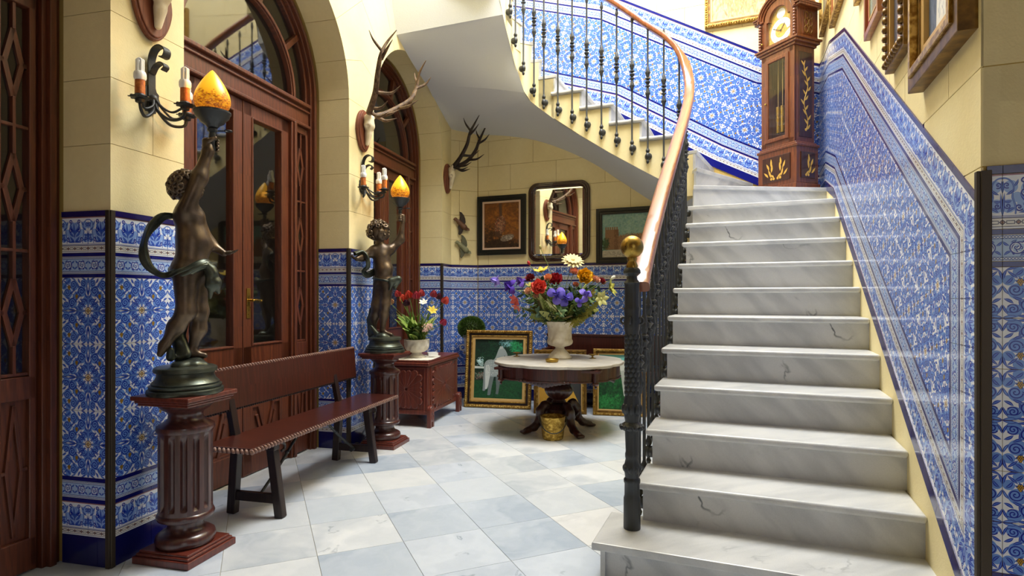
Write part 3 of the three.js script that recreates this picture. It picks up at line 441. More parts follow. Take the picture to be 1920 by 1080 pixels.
// glazed doors in the arches
function makeDoor(n, k) {
  const o = new THREE.Group(); o.name = 'door_' + n; struct(o, ['arched mahogany glazed double door nearest the first pillar', 'arched mahogany glazed double door behind the bench', 'arched mahogany glazed double door behind the carved chest'][n - 1]); scene.add(o);
  o.position.copy(LW(k * PITCH + PIER + RAD, 0, -REV)); o.rotation.y = LROT;
  const ring = (r0, r1, d, z, b = 0.004) => { const s = new THREE.Shape(); s.moveTo(-r0, 0); s.lineTo(-r0, SPRING); s.absarc(0, SPRING, r0, PI, 0, true); s.lineTo(r0, 0); s.lineTo(r1, 0); s.lineTo(r1, SPRING); s.absarc(0, SPRING, r1, 0, PI, false); s.lineTo(-r1, 0); s.closePath(); return ext(s, d, b).translate(0, 0, z); };
  mesh('door_frame', [ring(RAD - 0.001, 0.795, 0.05, -0.075), ring(0.797, 0.775, 0.085, -0.09), ring(0.777, 0.757, 0.06, -0.09), ring(0.759, 0.735, 0.03, -0.09)], M.doorWood, o);
  mesh('transom', [rbox(1.48, 0.19, 0.05, 0.006, 0, 2.59, -0.06), rbox(1.48, 0.03, 0.085, 0.008, 0, 2.665, -0.05), rbox(1.48, 0.025, 0.075, 0.008, 0, 2.505, -0.05), rbox(1.48, 0.014, 0.065, 0.005, 0, 2.62, -0.052)], M.doorWood, o);
  const arc = (r0, r1, d, z) => { const s = new THREE.Shape(); s.moveTo(r0, 0); s.absarc(0, 0, r0, 0, PI, false); s.lineTo(-r1, 0); s.absarc(0, 0, r1, PI, 0, true); s.closePath(); return ext(s, d, 0.004).translate(0, 2.68, z); };
  mesh('fanlight_arc', [arc(0.565, 0.53, 0.035, -0.075), arc(0.555, 0.54, 0.05, -0.078)], M.doorWood, o);
  for (const a of [36, 72, 108, 144]) { const c = Math.cos(a * DEG), s = Math.sin(a * DEG); mesh('fanlight_bar', bar([0.55 * c, 2.68 + 0.55 * s, -0.058], [0.755 * c, 2.72 + 0.755 * s, -0.058], 0.035, 0.04), M.doorWood, o); }
  { const s = new THREE.Shape(); s.moveTo(-0.76, 2.6); s.lineTo(-0.76, SPRING); s.absarc(0, SPRING, 0.76, PI, 0, true); s.lineTo(0.76, 2.6); mesh('glass_pane', new THREE.ShapeGeometry(s, 32).translate(0, 0, -0.07), M.doorGlass, o); }
  for (const s of [-1, 1]) {
    mesh('door_post', [rbox(0.075, 2.5, 0.07, 0.006, s * 0.535, 1.25, -0.055), rbox(0.03, 2.5, 0.09, 0.008, s * 0.535, 1.25, -0.05)], M.doorWood, o);
    // sidelight with drawn-out diamonds
    const x0 = 0.572, x1 = 0.737, xm = (x0 + x1) / 2, sl = new THREE.Group(); sl.name = 'sidelight'; sl.position.set(0, 0, -0.062); o.add(sl);
    mesh('sidelight_frame', [rbox(0.03, 2.46, 0.045, 0.005, s * (x0 + 0.012), 1.26, 0), rbox(0.03, 2.46, 0.045, 0.005, s * (x1 - 0.012), 1.26, 0), rbox(0.17, 0.05, 0.045, 0.005, s * xm, 2.465, 0), rbox(0.17, 0.10, 0.045, 0.005, s * xm, 0.80, 0), rbox(0.17, 0.14, 0.045, 0.005, s * xm, 0.08, 0)], M.doorWood, sl);
    const mun = [], w = 0.014, zz = 0.004, hw = 0.078;
    const period = (yb, hh) => { const ym = yb + hh / 2, dv = hh * 0.27; mun.push(rbox(x1 - x0 - 0.03, w, 0.022, 0.003, s * xm, yb, zz)); for (const q of [-1, 1]) { mun.push(bar([s * xm, ym + q * hh / 2, zz], [s * xm, ym + q * dv, zz], w, 0.022)); for (const e of [-1, 1]) { mun.push(bar([s * xm, ym + q * dv, zz], [s * xm + e * hw * 0.45, ym, zz], 0.012, 0.022)); mun.push(bar([s * xm + e * hw * 0.45, ym, zz], [s * xm + e * 0.075, ym, zz], 0.012, 0.022)); } } };
    for (let q = 0; q < 3; q++) period(0.86 + q * 0.53, 0.53);
    mesh('muntins', mun, M.doorWood, sl);
    mesh('glass_pane', new THREE.PlaneGeometry(0.15, 1.6).translate(s * xm, 1.65, 0), M.doorGlass, sl);
    const rel = [box(0.15, 0.6, 0.012, s * xm, 0.45, -0.004)]; for (const e of [-1, 1]) { rel.push(bar([s * xm, 0.73, 0.006], [s * xm + e * 0.03, 0.45, 0.006], 0.014, 0.016), bar([s * xm + e * 0.03, 0.45, 0.006], [s * xm, 0.17, 0.006], 0.014, 0.016), bar([s * xm + e * 0.03, 0.45, 0.006], [s * xm + e * 0.07, 0.45, 0.006], 0.012, 0.014), rbox(0.01, 0.58, 0.02, 0.003, s * xm + e * 0.063, 0.45, 0.004)); }
    mesh('sidelight_panel', rel, M.doorWood, sl);
    // leaf
    const lf = new THREE.Group(); lf.name = 'door_leaf'; lf.position.set(0, 0, -0.066); o.add(lf); const L0 = 0.003, L1 = 0.497, lm = (L0 + L1) / 2, lw = L1 - L0;
    mesh('leaf_frame', [rbox(0.085, 2.48, 0.045, 0.005, s * (L0 + 0.043), 1.25, 0), rbox(0.085, 2.48, 0.045, 0.005, s * (L1 - 0.043), 1.25, 0), rbox(lw, 0.09, 0.045, 0.005, s * lm, 2.445, 0), rbox(lw, 0.13, 0.045, 0.005, s * lm, 0.80, 0), rbox(lw, 0.17, 0.045, 0.005, s * lm, 0.09, 0),
      ...[[L0 + 0.088, 1], [L1 - 0.088, -1]].map(([x]) => rbox(0.014, 1.54, 0.06, 0.005, s * x, 1.63, 0)), rbox(lw - 0.17, 0.014, 0.06, 0.005, s * lm, 2.395, 0), rbox(lw - 0.17, 0.014, 0.06, 0.005, s * lm, 0.87, 0)], M.doorWood, lf);
    mesh('glass_pane', new THREE.PlaneGeometry(lw - 0.17, 1.53).translate(s * lm, 1.63, 0), M.doorGlass, lf);
    const pn = [box(lw - 0.16, 0.57, 0.014, s * lm, 0.455, -0.004)], mb = (x0, y0, xx1, y1) => pn.push(bar([s * lm + x0, y0, 0.008], [s * lm + xx1, y1, 0.008], 0.018, 0.022));
    for (const e of [-1, 1]) { mb(e * 0.155, 0.18, e * 0.155, 0.73); mb(0, 0.70, e * 0.08, 0.455); mb(e * 0.08, 0.455, 0, 0.21); mb(e * 0.08, 0.455, e * 0.15, 0.455); mb(e * 0.03, 0.73, e * 0.10, 0.52); mb(e * 0.10, 0.39, e * 0.03, 0.18); } mb(-0.155, 0.73, 0.155, 0.73); mb(-0.155, 0.18, 0.155, 0.18);
    mesh('leaf_panel', pn, M.doorWood, lf);
    if (s > 0) { const hd = mesh('door_handle', [rbox(0.034, 0.20, 0.006, 0.002, 0.05, 1.15, 0.026), cyl(0.009, 0.009, 0.03, 0, 0, 0, 12).rotateX(PI / 2).translate(0.05, 1.17, 0.03), tube([[0.05, 1.17, 0.06], [0.09, 1.172, 0.062], [0.14, 1.165, 0.06]], [0.008, 0.007, 0.009], 10)], M.brass, lf); hd.userData.label = 'brass lever handle'; }
  }
  return o;
}
makeDoor(1, -1); makeDoor(2, 0); makeDoor(3, 1);
// dim rooms behind the doors
{
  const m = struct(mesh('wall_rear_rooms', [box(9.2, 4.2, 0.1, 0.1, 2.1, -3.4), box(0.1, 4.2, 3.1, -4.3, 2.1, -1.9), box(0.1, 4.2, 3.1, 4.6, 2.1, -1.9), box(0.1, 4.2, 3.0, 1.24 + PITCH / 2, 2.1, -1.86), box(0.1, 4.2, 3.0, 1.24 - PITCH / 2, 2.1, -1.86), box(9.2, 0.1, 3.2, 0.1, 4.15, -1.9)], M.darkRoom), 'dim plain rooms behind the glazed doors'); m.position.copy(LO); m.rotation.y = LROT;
}

// ---------------------------------------------------------------- chamfered corner and back wall
const BV = 6.336;
{
  const a = W(-0.714, 6.874, 0), b = W(-0.412, 7.0, 0), L = a.distanceTo(b), r = Math.atan2(-(b.z - a.z), b.x - a.x);
  const w = struct(mesh('wall_corner', box(L, 6.2, 0.1, L / 2, 3.1, -0.056), M.mortar), 'narrow cream corner wall above blue painted tiles'); w.position.copy(a); w.rotation.y = r;
  dado(w, { x: 0, z: 0, r: 0 }, 0, L, 0.02); blocks(w, null, [[[0, DADO], [L, DADO], [L, 6.2], [0, 6.2]]], ROW, 0.56, 0.1, DADO);
}
const wallBack = struct(mesh('wall_back', box(3.75, 6.2, 0.15, -1.205, 3.1, -0.081), M.mortar), 'cream ashlar back wall with blue tiled dado'); wallBack.position.copy(UV(0, BV, 0)); wallBack.rotation.y = FROT;
dado(wallBack, { x: 0, z: 0, r: 0 }, -2.995, -0.44, -2.995 + 0.04);
blocks(wallBack, null, [[[-2.995, DADO], [-0.44, DADO], [-0.44, 2.15], [-2.2, 3.25], [-2.995, 3.4]]], ROW, 0.56, -2.86, DADO);
{
  const top = [[0.633, 3.44], [0.181, 3.585], [-1.40, 4.50], [-2.5, 4.86], [-2.995, 4.95]], bot = [[0.633, 2.12], [0.25, 2.22], [-0.36, 2.54], [-1.42, 3.19], [-2.5, 3.55], [-2.995, 3.6]];
  let o = 0; for (const [w, n, m, l] of [[0.022, 'cap_tile', M.navyBand, 0.2], [0.15, 'border_tile', M.palmTile, FT], [0.017, 'band_tile', M.navyBand, 0.2], [0.076, 'scroll_tile', M.scrollTile, FT], [0.017, 'band_tile', M.navyBand, 0.2]]) { strip(wallBack, top, o, o + w, 1, l, n, m, true, n === 'cap_tile' ? 0.006 : 0.003); o += w; }
  let p = 0; for (const [w, n, m, l] of [[0.07, 'base_tile', M.navyBand, 0.2], [0.15, 'border_tile', M.palmTile, FT], [0.017, 'band_tile', M.navyBand, 0.2], [0.076, 'scroll_tile', M.scrollTile, FT], [0.017, 'band_tile', M.navyBand, 0.2]]) { strip(wallBack, bot, p, p + w, -1, l, n, m, false); p += w; }
  field(wallBack, offsetPath(top, o, 1), offsetPath(bot, p, -1), -2.995, 0.633);
  const regs = []; for (let i = 0; i < top.length - 1; i++) regs.push([[top[i + 1][0], top[i + 1][1]], [top[i][0], top[i][1]], [top[i][0], 6.2], [top[i + 1][0], 6.2]]);
  blocks(wallBack, null, regs, ROW, 0.56, -2.86, DADO);
}
// ---------------------------------------------------------------- right wall along the first flight, and the pillar face that ends it
const RU = 0.633, RV0 = 2.11;
const wallRight = struct(mesh('wall_right', box(BV - RV0 + 0.15, 6.2, 0.14, -(BV + RV0 + 0.15) / 2, 3.1, -0.076), M.mortar), 'cream stair wall with slanting blue tiled dado'); wallRight.position.copy(UV(RU, 0, 0)); wallRight.rotation.y = Math.atan2(-CU, -SU);
{
  const top = [[-6.336, 3.42], [-5.58, 3.35], [-4.72, 3.10], [-RV0, 1.482]], bot = [[-6.336, 2.2], [-5.85, 2.2], [-5.3, 2.04], [-RV0, 0.20]];
  const path = [...top, [...bot].reverse()[0], ...[...bot].reverse().slice(1)];
  let o = 0; for (const [w, n, m, l] of [[0.022, 'cap_tile', M.capTile, 0.2], [0.15, 'border_tile', M.palmTile, FT], [0.017, 'band_tile', M.navyBand, 0.2], [0.076, 'scroll_tile', M.scrollTile, FT], [0.017, 'band_tile', M.navyBand, 0.2]]) { strip(wallRight, path, o, o + w, -1, l, n, m, true, n === 'cap_tile' ? 0.006 : 0.003); o += w; }
  strip(wallRight, bot, 0, 0.05, -1, 0.2, 'base_tile', M.navyBand, true);
  const low = offsetPath(bot, 0.05, -1); for (let i = 0; i < 3; i++) { const m = polyPiece('plaster_skirt', wallRight, [[low[i][0], 0], [low[i + 1][0], 0], low[i + 1], low[i]], -0.006, 0, M.plaster, (x, y) => [x, y]); }
  const in_ = offsetPath(path, o, -1), t4 = in_.slice(0, 4), b4 = in_.slice(4);
  field(wallRight, t4, b4, -6.336, t4[3][0]);
  const regs = []; for (let i = 0; i < 3; i++) regs.push([top[i], top[i + 1], [top[i + 1][0], 6.2], [top[i][0], 6.2]]);
  blocks(wallRight, null, regs, ROW, 0.60, -RV0, DADO, 0.0);
}
const wallPier = struct(mesh('wall_front', box(2.39, 6.2, 0.2, 1.207, 3.1, -0.106), M.mortar), 'cream pillar face above blue painted tiles beside the stair'); wallPier.position.copy(UV(RU, RV0, 0)); wallPier.rotation.y = FROT;
dado(wallPier, { x: 0, z: 0, r: 0 }, 0.012, 2.4, 0.05); blocks(wallPier, null, [[[0, DADO], [2.4, DADO], [2.4, 6.2], [0, 6.2]]], ROW, 0.6, 0.0, DADO);
mesh('corner_strip', [rbox(0.026, DADO - 0.012, 0.012, 0.002, 0.011, (DADO - 0.012) / 2, 0.004), rbox(0.012, DADO - 0.012, 0.022, 0.002, -0.005, (DADO - 0.012) / 2, -0.008)], M.trimMetal, wallPier);

// ---------------------------------------------------------------- staircase
const RISE = 0.179, GO = 0.284, SU0 = -0.445, noseV = n => 2.655 + GO * (n - 2), nose2 = n => -0.638 - 0.29 * (n - 15);
const stairs = new THREE.Group(); stairs.name = 'staircase'; struct(stairs, 'grey and white marble staircase turning up around the hall'); stairs.rotation.y = FROT; scene.add(stairs);
{
  const flat = (poly, h0, h1, bev = 0) => { if (area(poly) < 0) poly = poly.slice().reverse(); return ext(poly, h1 - h0 - 2 * bev, bev).rotateX(-PI / 2).translate(0, h0 + bev, 0); };
  const jig = (g, n) => { const q = geo(g), uv = q.attributes.uv; for (let i = 0; i < uv.count; i++) uv.setXY(i, uv.getX(i) * 0.8 + n * 0.37, uv.getY(i) * 0.8 + n * 0.61); return q; };
  const tread = (g, n) => mesh('tread', jig(g, n), M.tread, stairs, 'raw'), riser = (g, n) => mesh('riser', jig(g, n), riserMats[n % 2], stairs, 'raw');
  for (let n = 1; n <= 11; n++) {
    const v0 = noseV(n), v1 = noseV(n + 1) + 0.05, uL = n === 1 ? -0.595 : SU0 - 0.03, h = n * RISE;
    if (n === 11) tread(flat([[uL, v0], [RU, v0], [RU, 5.86], [SU0, 5.30]], h - 0.034, h, 0.006), n);
    else if (n === 1) tread([flat([[uL, v0], [-0.42, v0], [-0.42, 2.735], [uL, 2.735]], h - 0.034, h, 0.006), flat([[-0.418, v0], [RU, v0], [RU, v1], [-0.418, v1]], h - 0.034, h, 0.006)], n);
    else tread(rbox(RU - uL, 0.034, v1 - v0, 0.014, (RU + uL) / 2, h - 0.017, -(v0 + v1) / 2, 3), n);
    riser(box(RU - (n === 1 ? -0.57 : SU0), RISE - 0.034, 0.02, (RU + (n === 1 ? -0.57 : SU0)) / 2, h - 0.034 - (RISE - 0.034) / 2, -(v0 + 0.045)), n);
    if (n === 1) riser(box(0.02, RISE - 0.034, 0.33, -0.56, (RISE - 0.034) / 2, -2.555), 12);
  }
  const side = []; for (let n = 1; n <= 11; n++) { const v0 = noseV(n) + 0.05, v1 = n === 11 ? 5.3 : noseV(n + 1) + 0.05; side.push(box(RU - SU0 - 0.015, n * RISE - 0.036, v1 - v0, (RU + SU0) / 2 + 0.0075, (n * RISE - 0.036) / 2, -(v0 + v1) / 2)); }
  const wind = [[12, [[SU0, 5.25], [RU, 5.80], [RU, BV], [0.01, BV], [SU0, 5.36]]], [13, [[SU0, 5.36], [0.01, BV], [-0.36, BV], [-0.46, 5.46]]], [14, [[-0.46, 5.46], [-0.36, BV], [-0.66, BV], [-0.64, 5.52]]],
    [19, [[-1.798, 5.54], [-1.798, BV], [-2.25, BV], [-1.95, 5.54]]], [20, [[-1.95, 5.54], [-2.25, BV], [-2.75, BV], [-2.03, 5.53]]], [21, [[-2.03, 5.53], [-2.75, BV], [-2.97, BV], [-3.1, 5.9], [-2.11, 5.45]]], [22, [[-2.11, 5.45], [-3.1, 5.9], [-3.08, 5.45], [-2.135, 5.285]]], [23, [[-2.135, 5.285], [-3.08, 5.45], [-3.06, 5.0], [-2.12, 5.1]]], [24, [[-2.12, 5.1], [-3.06, 5.0], [-3.02, 4.6], [-2.1, 4.75]]]];
  for (const [n, p] of wind) {
    const h = n * RISE, a = p[0], b = p[1], dx = b[0] - a[0], dy = b[1] - a[1], L = Math.hypot(dx, dy), c = [p.reduce((s, q) => s + q[0], 0) / p.length, p.reduce((s, q) => s + q[1], 0) / p.length]; let nx = -dy / L, ny = dx / L; if ((c[0] - a[0]) * nx + (c[1] - a[1]) * ny < 0) { nx = -nx; ny = -ny; }
    const q = p.map((k, i) => i < 2 ? [k[0] - nx * 0.03, Math.min(BV - 0.002, k[1] - ny * 0.03)] : k); tread(flat(q, h - 0.034, h, 0.005), n);
    riser(new THREE.BoxGeometry(L, RISE - 0.03, 0.02).rotateY(Math.atan2(dy, dx)).translate((a[0] + b[0]) / 2 - nx * 0.0105, h - 0.034 - (RISE - 0.03) / 2, -((a[1] + b[1]) / 2 - ny * 0.0105)), n);
    if (n < 15) side.push(flat(p, n === 14 ? 2.1 : 0, h - 0.036)); else side.push(flat(p, h - 0.3, h - 0.036));
  }
  const hb = [[-0.43, 2.08], [-0.93, 2.385], [-1.19, 2.546], [-1.666, 2.87], [-2.0, 3.13]];
  const yb = u => interp(hb, u), faces = [];
  for (let n = 15; n <= 18; n++) {
    const a = nose2(n), b = nose2(n + 1), h = n * RISE;
    tread(rbox(a - b + 0.05, 0.034, BV - 5.505, 0.014, (a + b) / 2 + 0.005, h - 0.017, -(BV + 5.505) / 2, 3), n);
    riser(box(0.02, RISE - 0.034, BV - 5.535, a - 0.0095, h - 0.034 - (RISE - 0.034) / 2, -(BV + 5.54) / 2), n);
    faces.push(ext([[a - 0.02, yb(a - 0.02)], [a - 0.02, h - 0.036], [b - 0.02, h - 0.036], [b - 0.02, yb(b - 0.02)]], BV - 5.54).translate(0, 0, -BV));
  }
  faces.push(ext([[-0.43, yb(-0.43)], [-0.43, 14 * RISE - 0.04], [-0.66, 14 * RISE - 0.04], [-0.66, yb(-0.66)]], BV - 5.54).translate(0, 0, -BV));
  // curving string at the upper turn
  const st = [[-1.79, 5.54, 2.96, 19], [-1.95, 5.54, 3.09, 20], [-2.03, 5.525, 3.16, 20], [-2.117, 5.454, 3.31, 21], [-2.135, 5.285, 3.57, 22], [-2.12, 5.1, 3.72, 23], [-2.1, 4.97, 3.796, 24], [-2.12, 4.85, 4.1, 25]];
  for (let i = 0; i < st.length - 1; i++) { const [u0, v0, b0, n0] = st[i], [u1, v1, b1] = st[i + 1], t = n0 * RISE - 0.036, q = (u, v, h) => [u, h, -v], P = [q(u0, v0, b0), q(u1, v1, b1), q(u1, v1, t), q(u0, v0, b0), q(u1, v1, t), q(u0, v0, t)].flat(); const g = new THREE.BufferGeometry(); g.setAttribute('position', new THREE.Float32BufferAttribute(P, 3)); g.computeVertexNormals(); faces.push(g); }
  mesh('stair_string', [...side, ...faces], M.plaster, stairs);
  // plastered soffit
  const loc = p => { const q = p.clone().applyAxisAngle(V3(0, 1, 0), -FROT); return q; };
  const uvh = (u, v, h) => V3(u, h, -v);
  const loft = (A, B, na, nb, sag) => { const ca = crv(A), cb = crv(B), P = [], I = []; for (let i = 0; i <= na; i++) { const a = ca.getPoint(i / na), b = cb.getPoint(i / na); for (let j = 0; j <= nb; j++) { const t = j / nb; P.push(lerp(a.x, b.x, t), lerp(a.y, b.y, t) + sag * Math.sin(t * PI), lerp(a.z, b.z, t)); } } for (let i = 0; i < na; i++) for (let j = 0; j < nb; j++) { const k = i * (nb + 1) + j; I.push(k, k + nb + 1, k + 1, k + 1, k + nb + 1, k + nb + 2); } const g = new THREE.BufferGeometry(); g.setAttribute('position', new THREE.Float32BufferAttribute(P, 3)); g.setIndex(I); g.computeVertexNormals(); return g; };
  const O1 = [uvh(-0.40, BV, 1.83), uvh(-0.93, BV, 2.194), uvh(-1.30, BV, 2.46), uvh(-1.66, BV, 2.712), uvh(-2.29, BV, 3.0), loc(W(-0.412, 7.0, 3.13)), loc(W(-0.714, 6.874, 3.167)), loc(LW(3.70, 3.41, 0))];
  const I1 = [uvh(-0.43, 5.54, 2.08), uvh(-0.93, 5.54, 2.385), uvh(-1.19, 5.54, 2.546), uvh(-1.666, 5.54, 2.87), uvh(-1.95, 5.54, 3.09), uvh(-2.03, 5.525, 3.16), uvh(-2.06, 5.5, 3.2), uvh(-2.08, 5.48, 3.24)];
  const O2 = [loc(LW(3.70, 3.41, 0)), loc(LW(3.3, 3.50, 0)), loc(LW(2.93, 3.62, 0))], I2 = [uvh(-2.08, 5.48, 3.24), uvh(-2.135, 5.285, 3.57), uvh(-2.1, 4.97, 3.796)];
  const O3 = [loc(LW(2.93, 3.62, 0)), loc(LW(2.84, 3.87, 0)), loc(LW(2.68, 4.4, 0))], I3 = [uvh(-2.1, 4.97, 3.796), uvh(-2.11, 4.92, 3.95), uvh(-2.13, 4.82, 4.4)];
  mesh('soffit', [loft(O1, I1, 48, 8, 0.02), loft(O2, I2, 20, 8, 0.02), loft(O3, I3, 8, 4, 0)], M.soffit, stairs);
}
// ---------------------------------------------------------------- the rest of the shell
{
  const c = [], hx = LAY.w / 2, hl = LAY.l / 2, y = 6.3; // ceiling with the laylight opening
  c.push(box(8, 0.2, 6, LAY.x - hx - 4, y, -2.5), box(6, 0.2, 12, LAY.x + hx + 3, y, -2.5), box(LAY.w + 0.1, 0.2, 6, LAY.x, y, -LAY.d + hl + 3), box(LAY.w + 0.1, 0.2, 4, LAY.x, y, -LAY.d - hl - 2), box(8, 0.2, 4, LAY.x - hx - 4, y, -7.5), box(8, 0.2, 4, LAY.x - hx - 4, y, 2.5));
  struct(mesh('ceiling', c, M.soffit), 'white plaster ceiling around the glazed laylight');
  mat('laylight', { color: css('#ffffff'), emissive: css('#ffffff'), emissiveIntensity: 0.9, roughness: 0.6 });
  const ly = struct(mesh('window_1', box(LAY.w, 0.02, LAY.l, LAY.x, LAY.h + 0.02, -LAY.d), M.laylight), 'frosted glass laylight letting daylight into the stair hall');
  const bars = []; for (let i = -2; i <= 2; i++) bars.push(rbox(0.05, 0.06, LAY.l, 0.004, LAY.x + i * LAY.w / 4, LAY.h + 0.06, -LAY.d)); for (let i = -3; i <= 3; i++) bars.push(rbox(LAY.w, 0.06, 0.05, 0.004, LAY.x, LAY.h + 0.06, -LAY.d + i * LAY.l / 6)); mesh('glazing_bars', bars, M.castIron, ly);
  struct(mesh('wall_street', [box(12, 6.2, 0.15, 0, 3.1, 3.2)], M.bounceCutWood), 'unseen wall behind the hall, dark wood added to cut bounced light');
  mat('fillPanel', { color: css('#ffffff'), emissive: css('#eef5ff'), emissiveIntensity: 0.6 });  // emissive panel and frame added out of view to go with the fill light
  const wd = struct(mesh('added_window_2', box(1.7, 2.5, 0.02, 1.15, 1.5, 3.02), M.fillPanel), 'unseen frosted glowing panel added behind the camera as weak fill light');
  mesh('added_window_frame', [rbox(0.12, 2.75, 0.1, 0.01, 0.24, 1.45, 3.07), rbox(0.12, 2.75, 0.1, 0.01, 2.06, 1.45, 3.07), rbox(1.94, 0.12, 0.1, 0.01, 1.15, 2.81, 3.07), rbox(0.08, 2.5, 0.06, 0.01, 1.15, 1.5, 3.06)], M.doorWood, wd);
  const e = struct(mesh('wall_side', box(6.5, 6.2, 0.15, 0, 3.1, 0), M.bounceCutWood), 'unseen wall of the front hall, dark wood added to cut bounced light'); e.position.copy(UV(3.0, -1.0, 0)); e.rotation.y = PI / 2 + FROT;
  const f = struct(mesh('wall_hall', box(2.0, 6.2, 0.15, 0, 3.1, 0), M.bounceCutWood), 'unseen wall beside the front doors, dark wood added to cut bounced light'); f.position.copy(W(-3.4, -2.3, 0)); f.rotation.y = 0;
}
// ---------------------------------------------------------------- pedestals, torch-bearing putti, bench
function flutedShaft(r, y0, y1, n = 14) {
  const A = n * 14, B = 34, P = [], I = [], U = [];
  for (let j = 0; j <= B; j++) for (let i = 0; i <= A; i++) { const y = y0 + (y1 - y0) * j / B, a = i / A * PI * 2, f = ((i % 14) / 14 - 0.5) * 2, w = 0.56, e = Math.min(y - y0 - 0.025, y1 - 0.02 - y) / 0.02, k = Math.abs(f) < w && e > 0 ? Math.sqrt(1 - (f / w) ** 2) * Math.min(1, Math.sqrt(e)) : 0, q = r - 0.016 * k; P.push(q * Math.cos(a), y, q * Math.sin(a)); U.push(i / A, y); }
  for (let j = 0; j < B; j++) for (let i = 0; i < A; i++) { const k = j * (A + 1) + i; I.push(k, k + A + 1, k + 1, k + 1, k + A + 1, k + A + 2); }
  const g = new THREE.BufferGeometry(); g.setAttribute('position', new THREE.Float32BufferAttribute(P, 3)); g.setAttribute('uv', new THREE.Float32BufferAttribute(U, 2)); g.setIndex(I); return toCreasedNormals(g, 0.6);
}
function pedestal(k, label) {
  const o = thing('column_pedestal', label, 'pedestal', LW(0.207 + k * PITCH, 0, 0.2035), LROT, 'fluted pedestals');
  mesh('plinth', [rbox(0.30, 0.032, 0.30, 0.004, 0, 0.016, 0), rbox(0.28, 0.014, 0.28, 0.006, 0, 0.038, 0), rbox(0.262, 0.012, 0.262, 0.005, 0, 0.05, 0)], M.redPlate, o);
  mesh('column_base', lathe([[0, 0.055], [0.115, 0.055], [0.124, 0.066], [0.127, 0.082], [0.122, 0.1], [0.105, 0.112], [0.088, 0.117], [0.078, 0.13], [0.074, 0.148], [0.08, 0.163], [0.1, 0.168], [0.117, 0.175], [0.122, 0.188], [0.118, 0.2], [0.11, 0.205]], 48), M.pedWood, o);
  mesh('shaft', flutedShaft(0.113, 0.2, 0.575), M.pedWood, o);
  mesh('capital', lathe([[0.1, 0.572], [0.118, 0.574], [0.123, 0.585], [0.12, 0.6], [0.108, 0.608], [0.086, 0.62], [0.074, 0.634], [0.072, 0.65], [0.078, 0.664], [0.098, 0.675], [0.112, 0.69], [0.112, 0.703], [0, 0.703]], 48), M.pedWood, o);
  mesh('top_plate', [rbox(0.27, 0.013, 0.27, 0.005, 0, 0.709, 0), rbox(0.29, 0.014, 0.29, 0.006, 0, 0.722, 0), rbox(0.31, 0.02, 0.31, 0.004, 0, 0.738, 0)], M.redPlate, o);
  return o;
}
pedestal(0, 'fluted dark wood pedestal at the near end of the bench'); pedestal(1, 'fluted dark wood pedestal standing between bench and carved chest');

const eggTex = canvasTex(512, 512, (x, w, h) => { const g = x.createLinearGradient(0, 0, 0, h); g.addColorStop(0, '#ffc832'); g.addColorStop(0.5, '#fbb41f'); g.addColorStop(1, '#e08a18'); x.fillStyle = g; x.fillRect(0, 0, w, h); const q = rng(77); for (let i = 0; i < 3000; i++) { const u = q() * w, t = q(), flame = 0.50 + 0.12 * Math.abs(Math.sin(u / w * PI * 7)) + 0.05 * Math.sin(u / w * 40), v = (flame + (1.04 - flame) * Math.pow(t, 0.8)) * h; x.fillStyle = ['rgba(130,58,10,.35)', 'rgba(96,40,8,.3)', 'rgba(178,92,20,.35)'][i % 3]; x.beginPath(); x.arc(u, v, 2 + q() * 5, 0, 7); x.fill(); } });
mat('eggGlass', { map: eggTex, roughness: 0.35, emissive: css('#ffffff'), emissiveMap: eggTex, emissiveIntensity: 0.62, transmission: 0.0 });
function torchLamp(o, x, y, z, s) {
  const t = new THREE.Group(); t.name = 'torch'; t.position.set(x, y, z); t.scale.setScalar(s); o.add(t);
  mesh('torch_stem', lathe([[0, -0.075], [0.010, -0.073], [0.014, -0.05], [0.011, -0.02], [0.016, 0], [0.013, 0.02], [0.022, 0.028], [0.022, 0.036], [0.012, 0.042]], 20), M.castIron, t);
  mesh('torch_cup', lathe([[0.012, 0.04], [0.024, 0.044], [0.03, 0.054], [0.05, 0.066], [0.056, 0.078], [0.07, 0.09], [0.074, 0.104], [0.078, 0.108], [0.078, 0.116], [0.07, 0.118], [0.055, 0.11], [0, 0.108]], 32), M.castIron, t);
  mesh('switch_ring', [new THREE.TorusGeometry(0.016, 0.003, 6, 18).rotateX(PI / 2).translate(0.064, 0.034, 0.01), rod([0.014, 0.03, 0], [0.05, 0.034, 0.008], 0.003)], M.iron, t);
  const prof = []; for (let i = 0; i <= 30; i++) { const a = i / 30, yy = 0.105 + 0.2 * a, r = 0.079 * Math.pow(Math.sin(PI * Math.pow(a * 0.985 + 0.015, 0.62)), 0.78) * (1 - 0.12 * a); prof.push([i === 30 ? 0.0001 : Math.max(0.004, r + (a < 0.08 ? 0.045 * (1 - a / 0.08) : 0)), yy]); }
  const e = mesh('lamp_globe', new THREE.LatheGeometry(prof.map(p => new THREE.Vector2(...p)), 40), M.eggGlass, t, 'keep'); e.userData.label = 'amber flame-shaped glass globe';
  const l = new THREE.PointLight(css('#ffb347'), 0.08, 0, 2); l.position.set(0, 0.2, 0); l.castShadow = true; t.add(l);
}
